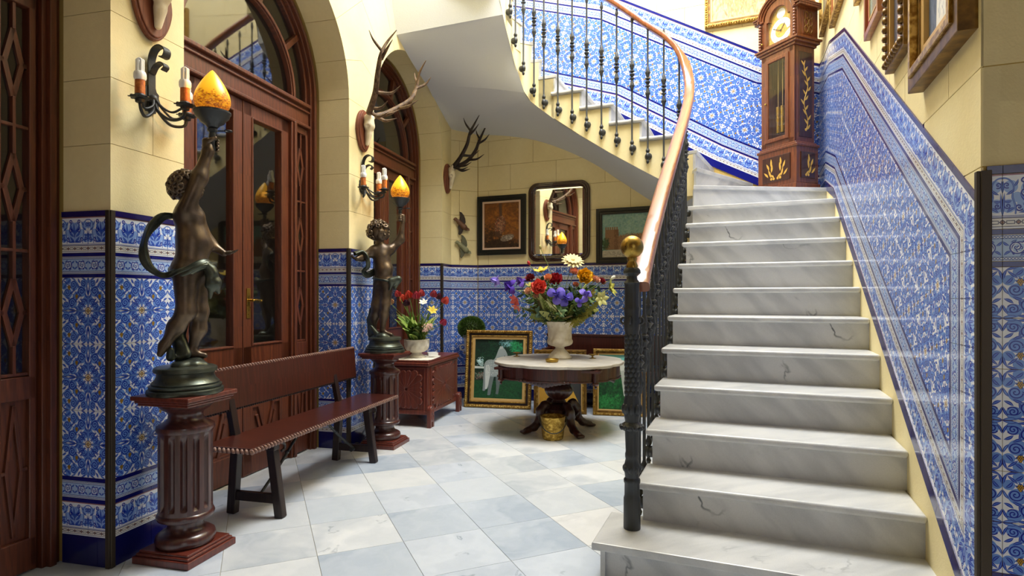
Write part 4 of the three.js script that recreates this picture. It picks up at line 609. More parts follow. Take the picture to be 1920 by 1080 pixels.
function handGeo(w, dir, up, size, curl, thumb) {                          // palm and five fingers
  const d = V3(...dir).normalize(), u = V3(...up).normalize(), s = new THREE.Vector3().crossVectors(d, u).normalize(), P = V3(...w), at = (a, b, c) => P.clone().addScaledVector(d, a * size).addScaledVector(s, b * size).addScaledVector(u, c * size).toArray(), caps = [[at(0, 0, 0), at(0.5, 0.0, 0.02), 0.17 * size, 0.2 * size], [at(0.2, -0.12, 0), at(0.55, -0.18, 0), 0.13 * size, 0.12 * size], [at(0.2, 0.12, 0), at(0.55, 0.18, 0), 0.13 * size, 0.12 * size]];
  [[-0.24, 0.5], [-0.08, 0.6], [0.08, 0.56], [0.23, 0.42]].forEach(([b, l]) => { const c1 = curl * 0.9, c2 = curl * 2.0, r = 0.075 * size, p0 = at(0.6, b, 0), p1 = at(0.6 + l * 0.5 * Math.cos(c1), b * 1.1, l * 0.5 * Math.sin(c1)), p2 = at(0.6 + l * 0.5 * Math.cos(c1) + l * 0.5 * Math.cos(c2), b * 1.15, l * 0.5 * Math.sin(c1) + l * 0.5 * Math.sin(c2)); caps.push([p0, p1, r, r * 0.92, 0.02 * size], [p1, p2, r * 0.92, r * 0.7, 0.02 * size]); });
  caps.push([at(0.15, -0.16 * thumb, 0.02), at(0.4, -0.4 * thumb, 0.12), 0.1 * size, 0.08 * size, 0.05 * size], [at(0.4, -0.4 * thumb, 0.12), at(0.62, -0.42 * thumb, 0.2), 0.08 * size, 0.065 * size, 0.02 * size]);
  return blob(caps, 0.06 * size, 0.003);
}
function fistGeo(c, a0, s) {                                                 // hand closed round an upright stem through c: palm, four wrapped fingers, thumb
  const at = (a, r, y) => [c[0] + r * Math.cos(a) * s, c[1] + y * s, c[2] + r * Math.sin(a) * s], caps = [[at(a0, 0.026, -0.026), at(a0, 0.027, 0.014), 0.017 * s, 0.016 * s], [at(a0 + 0.5, 0.024, -0.02), at(a0 + 0.5, 0.024, 0.016), 0.012 * s, 0.012 * s], [at(a0 - 0.5, 0.024, -0.02), at(a0 - 0.5, 0.024, 0.016), 0.012 * s, 0.012 * s]];
  [[-0.022, 0.0068, 2.9], [-0.0075, 0.0078, 3.4], [0.0075, 0.008, 3.5], [0.022, 0.0075, 3.2]].forEach(([y, r, w]) => { for (let i = 0; i < 4; i++) { const u = 0.6 + (w - 0.6) * i / 4, v = 0.6 + (w - 0.6) * (i + 1) / 4; caps.push([at(a0 + u, 0.0235, y), at(a0 + v, 0.0235, y - 0.001), r * s, r * s * 0.96, 0.003]); } });
  for (let i = 0; i < 3; i++) caps.push([at(a0 - 0.5 - i * 0.5, 0.026, 0.004 + i * 0.008), at(a0 - 1.0 - i * 0.5, 0.026, 0.012 + i * 0.008), 0.0095 * s, 0.0085 * s, 0.005]);
  return blob(caps, 0.01, 0.003);
}
function headGeo(c, r, yaw, tilt) {                                          // child's head: skull, cheeks, nose, mouth, eyes, ears; faces +z before the turn
  const caps = [[[0, 0.10, -0.06], [0, 0.12, 0.02], 0.92, 0.9], [[0, -0.2, 0.1], [0, -0.42, 0.22], 0.72, 0.52], [[-0.34, -0.36, 0.42], [-0.34, -0.36, 0.42], 0.34, 0.34], [[0.34, -0.36, 0.42], [0.34, -0.36, 0.42], 0.34, 0.34], [[0, -0.68, 0.5], [0, -0.68, 0.5], 0.24, 0.24], [[0, -0.02, 0.86], [0, -0.26, 1.0], 0.07, 0.12, 0.12], [[-0.12, -0.47, 0.84], [0.12, -0.47, 0.84], 0.07, 0.07, 0.1], [[-0.1, -0.56, 0.8], [0.1, -0.56, 0.8], 0.07, 0.07, 0.1], [[-0.5, 0.14, 0.74], [-0.14, 0.14, 0.86], 0.09, 0.09, 0.16], [[0.14, 0.14, 0.86], [0.5, 0.14, 0.74], 0.09, 0.09, 0.16], [[-0.92, -0.1, 0], [-0.92, -0.34, 0], 0.14, 0.1, 0.1], [[0.92, -0.1, 0], [0.92, -0.34, 0], 0.14, 0.1, 0.1]];
  const g = blob(caps, 0.28, 0.055, (p, d) => { let q = d; for (const s of [-1, 1]) q = -smin(-q, Math.hypot(p[0] - s * 0.32, p[1] + 0.02, p[2] - 0.98) - 0.13, 0.1); q = Math.min(q, Math.hypot(p[0] - 0.32, p[1] + 0.02, p[2] - 0.78) - 0.12, Math.hypot(p[0] + 0.32, p[1] + 0.02, p[2] - 0.78) - 0.12); return q; });
  g.scale(r, r, r); g.rotateX(tilt); g.rotateY(yaw); return g.translate(...c);
}
function curls(c, r, yaw, tilt, seed) {
  const q = rng(seed), out = []; out.push(new THREE.SphereGeometry(r * 1.02, 24, 16).scale(0.98, 0.98, 0.9).translate(0, 0.07 * r, -0.16 * r)); for (let i = 0; i < 150; i++) { const y = 1 - 2 * (i + 0.5) / 150, a = i * 2.39996, s = Math.sqrt(1 - y * y), p = [s * Math.cos(a), y, s * Math.sin(a)]; if (p[2] > 0.30 && p[1] < 0.52 || p[1] < -0.62) continue; const R0 = r * (1.0 + 0.1 * q()), k = r * (0.13 + 0.07 * q()); out.push(new THREE.TorusGeometry(k, k * 0.66, 7, 10).applyQuaternion(new THREE.Quaternion().setFromUnitVectors(V3(0, 0, 1), V3(p[0] + (q() - 0.5) * 0.9, p[1] + (q() - 0.5) * 0.9, p[2] + (q() - 0.5) * 0.9).normalize())).translate(p[0] * R0, p[1] * R0 + 0.06 * r, p[2] * R0 - 0.06 * r)); }
  const g = geo(out); g.rotateX(tilt); g.rotateY(yaw); return g.translate(...c);
}
function ribbon(pts, w, th, seg = 48, folds = 3) {                           // bronze drapery: folded swept band
  const c = crv(pts), P = [], I = [], n = 16; const fr = c.computeFrenetFrames(seg, false);
  for (let i = 0; i <= seg; i++) { const t = i / seg, q = c.getPointAt(t), N = fr.normals[i], B = fr.binormals[i], ww = typeof w === 'function' ? w(t) : w, hh = typeof th === 'function' ? th(t) : th; for (let j = 0; j <= n; j++) { const a = j / n * PI * 2, rr_ = 1 + 0.22 * Math.sin(a * folds + t * 9), x = Math.cos(a) * ww * rr_, y = Math.sin(a) * hh * rr_; P.push(q.x + N.x * x + B.x * y, q.y + N.y * x + B.y * y, q.z + N.z * x + B.z * y); } }
  for (let i = 0; i < seg; i++) for (let j = 0; j < n; j++) { const k = i * (n + 1) + j; I.push(k, k + 1, k + n + 1, k + 1, k + n + 2, k + n + 1); }
  const g = new THREE.BufferGeometry(); g.setAttribute('position', new THREE.Float32BufferAttribute(P, 3)); g.setIndex(I); g.computeVertexNormals(); return g;
}
const baseProf = [[0, 0], [0.158, 0], [0.161, 0.008], [0.159, 0.02], [0.153, 0.024], [0.147, 0.025], [0.151, 0.03], [0.152, 0.038], [0.146, 0.042], [0.14, 0.043], [0.142, 0.05], [0.136, 0.056], [0.126, 0.066], [0.12, 0.082], [0.119, 0.094], [0.124, 0.096], [0.131, 0.1], [0.133, 0.11], [0.13, 0.119], [0.12, 0.124], [0, 0.13]];
function mound(seed) { const q = rng(seed), caps = []; for (let i = 0; i < 14; i++) { const a = q() * 6.3, r = 0.075 * Math.sqrt(q()); caps.push([[r * Math.cos(a) * 1.2, 0.118, r * Math.sin(a)], [r * Math.cos(a + 0.5), 0.125, r * Math.sin(a + 0.5)], 0.02 + 0.016 * q(), 0.022]); } return blob(caps, 0.03, 0.008); }
{ // first putto: profile to the right, near arm raised, scarf flying behind
  const o = thing('putto_statue', 'bronze child statue raising amber torch, scarf looped behind its back, one leg bent', 'statue', LW(0.207, 0.748, 0.2035), Math.atan2(1.518, 2.72));
  const P = (x, y, z = 0) => [(x - 350) / 462, EYE + (HOR - y) / 403 - 0.748, z];
  mesh('statue_base', [lathe(baseProf, 56), mound(3)], M.greenBronze, o);
  const body = [[P(357, 414), P(364, 452), 0.062, 0.066], [P(364, 452), P(360, 500), 0.066, 0.072], [P(350, 402), P(362, 404), 0.05, 0.05], [P(356, 395), P(356, 372), 0.034, 0.032], [P(342, 505, -0.005), P(342, 505, 0), 0.045, 0.045], [P(384, 460), P(384, 460), 0.034, 0.034],
    [P(349, 396, 0.045), P(375, 335, 0.055), 0.038, 0.033], [P(375, 335, 0.055), P(392, 282, 0.045), 0.033, 0.021], [P(392, 282, 0.045), P(392, 274, 0.045), 0.02, 0.018], [P(370, 404, -0.045), P(394, 452, -0.065), 0.032, 0.028], [P(394, 452, -0.065), P(424, 472, -0.03), 0.027, 0.016],
    [P(368, 512, -0.03), P(376, 585, -0.025), 0.054, 0.036], [P(376, 585, -0.025), P(374, 618, -0.03), 0.036, 0.034], [P(374, 618, -0.03), P(362, 656, -0.03), 0.033, 0.02], [P(357, 664, -0.03), P(386, 669, -0.02), 0.02, 0.014], [P(350, 515, 0.03), P(350, 585, 0.045), 0.056, 0.038], [P(350, 585, 0.045), P(332, 612, 0.03), 0.037, 0.034], [P(332, 612, 0.03), P(312, 644, 0.02), 0.033, 0.02], [P(309, 648, 0.02), P(303, 661, 0.035), 0.02, 0.014]];
  const hc = P(352, 352, 0.0), yaw = 60 * DEG;
  mesh('body', [blob(body, 0.03, 0.0065), headGeo([hc[0] + 0.012, hc[1], hc[2]], 0.06, yaw, -0.1), handGeo(P(424, 472, -0.03), [1, 0.12, 0.25], [0, 1, 0], 0.055, 0.25, 1), fistGeo(P(400, 270, 0.045), PI, 1)], M.bronze, o);
  mesh('hair', curls(hc, 0.068, yaw, -0.1, 21), M.bronze, o);
  mesh('support_trunk', blob([[P(340, 668, -0.02), P(336, 640, -0.03), 0.03, 0.024], [P(336, 640, -0.03), P(350, 600, -0.05), 0.024, 0.018], [P(352, 664, 0.0), P(345, 640, -0.02), 0.02, 0.016], [P(322, 668, 0.02), P(322, 655, 0.03), 0.02, 0.016]], 0.02, 0.007), M.greenBronze, o);
  const hip = []; for (let i = 0; i <= 16; i++) { const a = i / 16 * PI * 2; hip.push([0.024 + 0.082 * Math.cos(a), P(0, 506)[1] + 0.012 * Math.cos(a) + 0.02 * Math.sin(2 * a), 0.083 * Math.sin(a)]); }
  mesh('scarf', [ribbon([P(330, 405, -0.03), P(306, 408, -0.02), P(284, 432, 0), P(274, 468, 0.01), P(284, 502, 0.02), P(310, 518, 0.035), P(345, 506, 0.075), P(385, 500, 0.065), P(402, 498, 0.0)], t => 0.012 + 0.009 * Math.sin(t * 11) ** 2, t => 0.017 + 0.006 * Math.sin(t * 7)), ribbon(hip, 0.012, 0.02, 40, 4), blob([[P(392, 500, 0.04), P(404, 530, 0.045), 0.024, 0.03], [P(404, 530, 0.045), P(412, 548, 0.03), 0.028, 0.01], [P(400, 505, 0.05), P(392, 535, 0.055), 0.02, 0.016], [P(398, 530, 0.05), P(396, 558, 0.04), 0.02, 0.008], [P(388, 496, 0.06), P(402, 512, 0.06), 0.016, 0.018]], 0.012, 0.006)], M.greenBronze, o);
  const tp = P(400, 256, 0.045); torchLamp(o, tp[0], tp[1], tp[2], 1.03);
}
{ // second putto: turned three-quarters, far arm raised
  const o = thing('putto_statue', 'bronze child statue raising amber torch, other arm draped and held out sideways', 'statue', LW(0.207 + PITCH, 0.748, 0.2035), Math.atan2(1.028, 4.727));
  const P = (x, y, z = 0) => [(x - 715) / 237.5, EYE + (HOR - y) / 232 - 0.748, z];
  mesh('statue_base', [lathe(baseProf, 56), mound(9)], M.greenBronze, o);
  const body = [[P(709, 481), P(713, 505), 0.07, 0.066], [P(713, 505), P(713, 528), 0.066, 0.074], [P(697, 470), P(724, 468), 0.044, 0.042], [P(708, 466), P(705, 452), 0.034, 0.032], [P(718, 506, 0.03), P(718, 506, 0.03), 0.045, 0.045],
    [P(693, 472, 0.01), P(674, 483, 0.04), 0.036, 0.031], [P(674, 483, 0.04), P(664, 487, 0.08), 0.03, 0.02], [P(727, 466, -0.02), P(745, 448, -0.03), 0.034, 0.03], [P(745, 448, -0.03), P(749, 414, -0.02), 0.029, 0.019],
    [P(719, 532, 0.02), P(716, 570, 0.035), 0.056, 0.038], [P(716, 570, 0.035), P(713, 590, 0.025), 0.036, 0.034], [P(713, 590, 0.025), P(711, 616, 0.02), 0.033, 0.02], [P(711, 622, 0.02), P(727, 627, 0.05), 0.02, 0.014], [P(706, 535, -0.02), P(699, 572, 0.0), 0.055, 0.037], [P(699, 572, 0.0), P(695, 595, -0.03), 0.036, 0.032], [P(695, 595, -0.03), P(694, 616, -0.04), 0.032, 0.02], [P(694, 620, -0.04), P(702, 626, -0.01), 0.019, 0.014]];
  const hc = P(704, 436, 0.005), yaw = 35 * DEG;
  mesh('body', [blob(body, 0.03, 0.0075), headGeo([hc[0] + 0.008, hc[1], hc[2]], 0.072, yaw, 0.12), handGeo(P(664, 487, 0.08), [-0.7, 0.1, 0.6], [0, 1, 0.1], 0.055, 0.8, 1), fistGeo(P(744, 407, -0.02), 0.2, 1.0)], M.bronze, o);
  mesh('hair', curls(hc, 0.082, yaw, 0.12, 31), M.bronze, o);
  mesh('support_trunk', blob([[P(692, 627, -0.03), P(688, 600, -0.05), 0.04, 0.028], [P(688, 600, -0.05), P(690, 580, -0.05), 0.026, 0.018], [P(700, 626, 0.03), P(690, 612, 0.02), 0.026, 0.016]], 0.02, 0.008), M.greenBronze, o);
  const hip = []; for (let i = 0; i <= 16; i++) { const a = i / 16 * PI * 2; hip.push([-0.004 + 0.085 * Math.cos(a), P(0, 526)[1] - 0.016 * Math.cos(a), 0.085 * Math.sin(a)]); }
  mesh('scarf', [ribbon([P(660, 478, 0.09), P(674, 474, 0.06), P(682, 482, 0.075), P(684, 500, 0.06), P(676, 508, 0.03), P(680, 515, 0.0), P(694, 510, -0.03), P(704, 500, -0.06)], 0.016, 0.024, 48), ribbon(hip, 0.008, 0.012, 40, 3), blob([[P(726, 527, 0.07), P(740, 524, 0.06), 0.028, 0.03], [P(728, 530, 0.07), P(724, 543, 0.07), 0.022, 0.01], [P(738, 528, 0.05), P(734, 540, 0.05), 0.024, 0.014]], 0.02, 0.007)], M.greenBronze, o);
  const tp = P(744, 397, -0.02); torchLamp(o, tp[0], tp[1], tp[2], 1.0);
}
{ // long bench against the glazed door
  const o = thing('bench', 'long dark wooden bench with carved edges and iron stays', 'bench', LW(1.25, 0, 0.01), LROT), x0 = -0.80, x1 = 0.885;
  const knurl = (a, b, r, sy = 1) => { const A = V3(...a), B = V3(...b), n = Math.max(2, Math.round(A.distanceTo(B) / (r * 1.7))), d = B.clone().sub(A).normalize(), out = []; for (let i = 0; i <= n; i++) { const p = A.clone().lerp(B, i / n); out.push(new THREE.SphereGeometry(r, 7, 5).scale(0.62, sy, 0.9).rotateZ(0.5).applyQuaternion(new THREE.Quaternion().setFromUnitVectors(V3(1, 0, 0), d)).translate(p.x, p.y, p.z)); } return out; };
  mesh('seat', [rbox(x1 - x0, 0.03, 0.30, 0.004, (x0 + x1) / 2, 0.418, 0.21)], M.mahogany, o);
  mesh('carved_edge', [...knurl([x0, 0.417, 0.362], [x1, 0.417, 0.362], 0.015), ...knurl([x0 - 0.002, 0.417, 0.07], [x0 - 0.002, 0.417, 0.36], 0.015), ...knurl([x1 + 0.002, 0.417, 0.07], [x1 + 0.002, 0.417, 0.36], 0.015)], M.carved, o).userData.label = 'carved rope edge of the seat';
  const bk = mesh('backrest', rbox(x1 - x0 - 0.06, 0.225, 0.028, 0.004, 0, 0, 0), M.mahogany, o); bk.position.set((x0 + x1) / 2 - 0.02, 0.682, 0.022); bk.rotation.x = -0.07;
  const L = (x1 - x0) / 2 - 0.04; mesh('carved_edge', [...knurl([-L, 0.112, 0.004], [L, 0.112, 0.004], 0.014)], M.carved, bk).userData.label = 'carved crest along the backrest'; mesh('carved_edge', [...knurl([-L, -0.114, 0.006], [L, -0.114, 0.006], 0.011)], M.darkWood, bk);
  for (const x of [-0.55, 0.53]) {
    mesh('leg', bar([x, 0, 0.348], [x, 0.405, 0.29], 0.045, 0.05), M.darkWood, o); mesh('leg', [bar([x, 0, 0.045], [x, 0.42, 0.075], 0.045, 0.05), bar([x, 0.4, 0.07], [x, 0.73, 0.0], 0.045, 0.035)], M.darkWood, o);
    mesh('stretcher', rbox(0.03, 0.05, 0.26, 0.004, x, 0.10, 0.195), M.darkWood, o);
    mesh('seat_bracket', [rbox(0.05, 0.045, 0.25, 0.006, x, 0.385, 0.2), tube([[x + 0.02, 0.40, 0.335], [x + 0.05, 0.385, 0.335], [x + 0.055, 0.36, 0.333], [x + 0.03, 0.35, 0.33]], 0.008, 14, 6)], M.darkWood, o);
    const s = x < 0 ? 1 : -1; mesh('iron_stay', [tube([[x + s * 0.02, 0.10, 0.2], [x + s * 0.20, 0.22, 0.2], [x + s * 0.42, 0.39, 0.2]], [0.008, 0.009, 0.008], 20), sph(0.013, x + s * 0.14, 0.18, 0.2), sph(0.013, x + s * 0.27, 0.275, 0.2), cyl(0.016, 0.016, 0.03, 0, 0, 0, 10).rotateZ(PI / 2).translate(x + s * 0.03, 0.1, 0.2)], M.iron, o);
  }
}
// ---------------------------------------------------------------- wall sconces and antler trophies
function sconce(k, h, label) {
  const o = thing('wall_sconce', label, 'sconce', LW(0.205 + k * PITCH, h, 0.001), LROT);
  const strap = (pts, w) => { const c = crv(pts), n = 36, P = [], I = [], th = 0.003; for (let i = 0; i <= n; i++) { const p = c.getPointAt(i / n), t = c.getTangentAt(i / n), b = V3(-t.z, 0, t.x); let s = new THREE.Vector3().crossVectors(t, V3(0, 1, 0)); if (s.length() < 0.05) s = V3(1, 0, 0); s = V3(1, 0, 0).addScaledVector(t, -t.x); if (s.length() < 0.3) s = V3(0, 0, 1).addScaledVector(t, -t.z); s.normalize(); const nn = new THREE.Vector3().crossVectors(t, s).normalize(); for (const [a, q] of [[1, 1], [1, -1], [-1, -1], [-1, 1]]) P.push(p.x + s.x * a * w + nn.x * q * th, p.y + s.y * a * w + nn.y * q * th, p.z + s.z * a * w + nn.z * q * th); } for (let i = 0; i < n; i++) for (let j = 0; j < 4; j++) { const a = i * 4 + j, b = i * 4 + (j + 1) % 4; I.push(a, b, a + 4, b, b + 4, a + 4); } const g = new THREE.BufferGeometry(); g.setAttribute('position', new THREE.Float32BufferAttribute(P, 3)); g.setIndex(I); return toCreasedNormals(g, 0.6); };
  mesh('back_strap', [strap([[0, -0.06, 0.012], [0, 0.02, 0.012], [0, 0.1, 0.012], [0, 0.175, 0.014], [0, 0.215, 0.035], [0, 0.225, 0.07], [0, 0.2, 0.10], [0, 0.17, 0.09], [0, 0.172, 0.07]], 0.02), strap([[0, 0.10, 0.016], [0, 0.135, 0.04], [0, 0.145, 0.075], [0, 0.125, 0.095], [0, 0.108, 0.08]], 0.016)], M.iron, o);
  mesh('back_plate', [ext(Array.from({ length: 24 }, (_, i) => { const a = i / 24 * PI * 2, r = i % 2 ? 0.044 : 0.05; return [r * Math.cos(a), r * 1.35 * Math.sin(a)]; }), 0.006, 0.002).translate(0, -0.02, 0.002), sph(0.022, 0, -0.02, 0.02)], M.iron, o);
  for (const [x, z] of [[-0.135, 0.085], [0, 0.20], [0.135, 0.085]]) {
    const y = -0.065, arm = new THREE.Group(); arm.name = 'lamp_arm'; o.add(arm); const m = [x * 0.55, -0.125, z * 0.62];
    mesh('arm_strap', [tube([[0, -0.02, 0.02], [x * 0.12, -0.08, 0.03 + z * 0.1], m, [x * 0.92, -0.115, z * 0.95], [x, y - 0.02, z]], 0.0075, 20, 6), tube([[0, -0.0, 0.02], [x * 0.2, -0.06, 0.03 + z * 0.2], [x * 0.6, -0.09, z * 0.65], [x * 0.9, -0.075, z * 0.92]], 0.0055, 16, 6)], M.iron, arm);
    mesh('drip_pan', [lathe([[0.006, -0.022], [0.018, -0.018], [0.02, -0.004], [0.036, 0.0], [0.04, 0.006], [0.03, 0.008], [0.022, 0.014], [0.02, 0.02], [0, 0.02]], 18).translate(x, y, z), ...Array.from({ length: 8 }, (_, i) => box(0.012, 0.003, 0.01, 0.04, 0.004, 0).rotateY(i * PI / 4).translate(x, y, z))], M.iron, arm);
    mesh('candle_sleeve', cyl(0.0205, 0.02, 0.062, x, y + 0.018, z, 16), M.candle, arm);
    mesh('bulb_base', lathe([[0.016, 0.08], [0.022, 0.082], [0.026, 0.092], [0.026, 0.108], [0.022, 0.118], [0, 0.118]], 20).translate(x, y, z), M.ceramic, arm);
    const tb = []; for (let i = 0; i < 3; i++) { const a = i * PI * 2 / 3 + 0.4, c = 0.011; for (const e of [-0.0065, 0.0065]) tb.push(cyl(0.0052, 0.0052, 0.05, x + c * Math.cos(a) - e * Math.sin(a), y + 0.118, z + c * Math.sin(a) + e * Math.cos(a), 8)); tb.push(new THREE.TorusGeometry(0.0065, 0.0052, 6, 8, PI).rotateY(-a + PI / 2).translate(x + c * Math.cos(a), y + 0.168, z + c * Math.sin(a))); }
    mesh('bulb_tubes', tb, M.bulbTube, arm).userData.label = 'white compact fluorescent tubes';
  }
}
sconce(0, 2.145, 'wrought iron three-arm sconce on the pillar at the near end of the bench'); sconce(1, 2.12, 'wrought iron three-arm sconce on the pillar beside the carved chest');

function trophy(k, t, h, label, am, spread, seed) {
  const o = thing('antler_trophy', label, 'antlers', LW(t, h, 0.001), LROT);
  const sh = []; for (let i = 0; i < 40; i++) { const a = i / 40 * PI * 2, c = Math.cos(a), s = Math.sin(a); sh.push([0.105 * c * (1 - 0.18 * (s < 0 ? -s : 0)), 0.165 * s - 0.01]); }
  mesh('plaque', [ext(sh, 0.012, 0.006).translate(0, 0, 0.006), ext(sh.map(p => [p[0] * 0.9, p[1] * 0.93]), 0.01, 0.004).translate(0, 0, 0.018)], M.plaque, o);
  const skull = [[[0, 0.085, 0.06], [0, 0.03, 0.07], 0.042, 0.04], [[-0.035, 0.03, 0.06], [0.035, 0.03, 0.06], 0.024, 0.024], [[0, 0.02, 0.068], [0, -0.12, 0.045], 0.034, 0.012], [[0, -0.04, 0.06], [0, -0.115, 0.05], 0.024, 0.01], [[-0.03, 0.1, 0.075], [-0.048, 0.125, 0.095], 0.017, 0.016], [[0.03, 0.1, 0.075], [0.048, 0.125, 0.095], 0.017, 0.016]];
  mesh('skull', blob(skull, 0.02, 0.006, (p, d) => { for (const s of [-1, 1]) d = -smin(-d, Math.hypot((p[0] - s * 0.046) * 1.1, (p[1] - 0.012) * 1.0, p[2] - 0.075) - 0.017, 0.008); return Math.max(d, -(p[2] - 0.028)); }), M.bone, o);
  for (const s of [-1, 1]) {
    const q = rng(seed + s), j = () => (q() - 0.5) * 0.03, X = a => s * a * spread, main = [[X(0.05), 0.12, 0.09], [X(0.11), 0.15, 0.14], [X(0.2) + j(), 0.22, 0.23 + j()], [X(0.29) + j(), 0.33, 0.30 + j()], [X(0.33) + j(), 0.45, 0.34], [X(0.32) + j(), 0.55, 0.38 + j()], [X(0.29), 0.64, 0.44]];
    const tine = (a, b, c, r) => tube([a, b, c], [r * 1.25, r, 0.002], 12, 7);
    mesh('antler', [tube(main, [0.026, 0.024, 0.021, 0.019, 0.016, 0.011, 0.003], 44, 9), new THREE.TorusGeometry(0.021, 0.008, 6, 14).rotateX(-0.8).translate(X(0.05), 0.122, 0.092), tine([X(0.06), 0.125, 0.1], [X(0.055), 0.08, 0.18], [X(0.08), 0.10, 0.27], 0.013), tine([X(0.09), 0.14, 0.125], [X(0.08), 0.14, 0.21], [X(0.11), 0.18, 0.28], 0.011), tine([X(0.2), 0.22, 0.23], [X(0.16), 0.22, 0.34], [X(0.17), 0.27, 0.42], 0.012), tine([X(0.32), 0.42, 0.33], [X(0.37), 0.47, 0.40], [X(0.38), 0.53, 0.45], 0.011), tine([X(0.33), 0.47, 0.345], [X(0.39), 0.54, 0.30], [X(0.42), 0.60, 0.28], 0.010)], am, o);
  }
}
trophy(0, 0.207, 2.585, 'pale antler trophy on oval plaque above the pillar nearest the lattice sidelight', M.antler, 1, 41);
trophy(1, 0.207 + PITCH, 2.555, 'pale branching antler trophy on oval plaque between the two arched doors', M.antler, 1, 51);
trophy(2, 4.27, 2.56, 'dark antler trophy on oval plaque beside the corner under the stairs', M.antlerDark, 0.55, 61);
// ---------------------------------------------------------------- pictures
const onBack = (x, y) => { const r = (x - 960) / FOC, u = (r * CU - SU) * BV / (CU + r * SU), d = -SU * u + CU * BV; return [u, EYE + (HOR - y) * d / FOC]; };
const onRight = (x, y) => { const r = (x - 960) / FOC, v = (CU * RU + r * SU * RU) / (r * CU - SU), d = -SU * RU + CU * v; return [v, EYE + (HOR - y) * d / FOC]; };
function ringRect(w, h, fw, d, z, bev = 0.003, r = 0) { const o = (a, b, q) => { const s = q ? new THREE.Path() : new THREE.Shape(); s.moveTo(-a + r, -b); s.lineTo(a - r, -b); if (r) s.absarc(a - r, -b + r, r, -PI / 2, 0); s.lineTo(a, b - r); if (r) s.absarc(a - r, b - r, r, 0, PI / 2); s.lineTo(-a + r, b); if (r) s.absarc(-a + r, b - r, r, PI / 2, PI); s.lineTo(-a, -b + r); if (r) s.absarc(-a + r, -b + r, r, PI, PI * 1.5); return s; }; const s = o(w / 2 - bev, h / 2 - bev); s.holes.push(o(w / 2 - fw + bev, h / 2 - fw + bev, 1)); return ext(s, d - bev, bev).translate(0, h / 2, z); }
function beads(w, h, inset, r, z, step) { const out = [], add = (x, y) => out.push(new THREE.SphereGeometry(r, 6, 4).translate(x, y, z)); for (let x = -w / 2 + inset; x <= w / 2 - inset; x += step) { add(x, inset); add(x, h - inset); } for (let y = inset + step; y < h - inset; y += step) { add(-w / 2 + inset, y); add(w / 2 - inset, y); } return out; }
function picture(name, label, category, w, h, rings, tex, opt = {}) {       // rings: [name, inset, width, depth, z, material, beads]
  const o = thing(name, label, category, null, 0, opt.group); let last = 0;
  for (const [n, inset, fw, d, z, m, bd] of rings) { const q = mesh(n, [ringRect(w - 2 * inset, h - 2 * inset, fw, d, z).translate(0, inset, 0), ...(bd ? beads(w, h, inset + fw / 2, bd[0], z + d, bd[1]) : [])], m, o); last = Math.max(last, inset + fw); }
  const iw = w - 2 * last + 0.006, ih = h - 2 * last + 0.006, g = new THREE.PlaneGeometry(iw, ih).translate(0, h / 2, (opt.cz ?? 0.012));
  const pm = new THREE.MeshPhysicalMaterial({ map: tex, roughness: opt.rough ?? 0.5, side: THREE.DoubleSide }); mesh('painted_canvas', g, pm, o, 'keep'); mesh('backing', box(w - 0.03, h - 0.03, 0.006, 0, h / 2, 0.004), M.darkWood, o);
  return o;
}
function paint(w, h, seed, draw) { return canvasTex(w, h, x => { const q = rng(seed), dab = (cx, cy, rx, ry, n, cols, len = 6, a = 0.5) => { for (let i = 0; i < n; i++) { const u = cx + (q() + q() - 1) * rx, v = cy + (q() + q() - 1) * ry; x.globalAlpha = a; x.fillStyle = cols[q() * cols.length | 0]; x.save(); x.translate(u, v); x.rotate(q() * 3.1); x.beginPath(); x.ellipse(0, 0, len * (0.4 + q()), len * (0.2 + q() * 0.3), 0, 0, 7); x.fill(); x.restore(); } x.globalAlpha = 1; }, poly = (c, ...p) => { x.fillStyle = c; x.beginPath(); p.forEach((k, i) => i ? x.lineTo(k[0] * w, k[1] * h) : x.moveTo(k[0] * w, k[1] * h)); x.closePath(); x.fill(); }, ell = (c, a, b, rx, ry, rot = 0) => { x.fillStyle = c; x.beginPath(); x.ellipse(a * w, b * h, rx * w, ry * h, rot, 0, 7); x.fill(); }; draw(x, { w, h, q, dab, poly, ell }); }); }
const texGame = paint(256, 340, 201, (x, { w, h, dab, ell, poly }) => { x.fillStyle = '#7a4a1c'; x.fillRect(0, 0, w, h); dab(w * 0.6, h * 0.4, w * 0.6, h * 0.5, 900, ['#a4601c', '#8a4d18', '#b97426', '#5a3412'], 16, 0.25); dab(w * 0.2, h * 0.8, w * 0.5, h * 0.4, 320, ['#2b1708', '#3c210c', '#1e1006'], 16, 0.3); dab(w * 0.5, h * 0.95, w * 0.7, h * 0.15, 500, ['#241207', '#33200f'], 14, 0.4); poly('#5b4030', [0.42, 0.02], [0.50, 0.02], [0.52, 0.3], [0.44, 0.3]); ell('#6e4a34', 0.46, 0.5, 0.16, 0.21, 0.15); ell('#4c3122', 0.40, 0.68, 0.09, 0.08); ell('#7b6a58', 0.66, 0.78, 0.2, 0.07, -0.3); dab(w * 0.46, h * 0.48, w * 0.15, h * 0.2, 260, ['#8f6044', '#caa074', '#54382a', '#a9442a'], 7, 0.6); dab(w * 0.66, h * 0.78, w * 0.18, h * 0.06, 160, ['#a69a86', '#5c5046', '#d1c6b2'], 6, 0.6); });
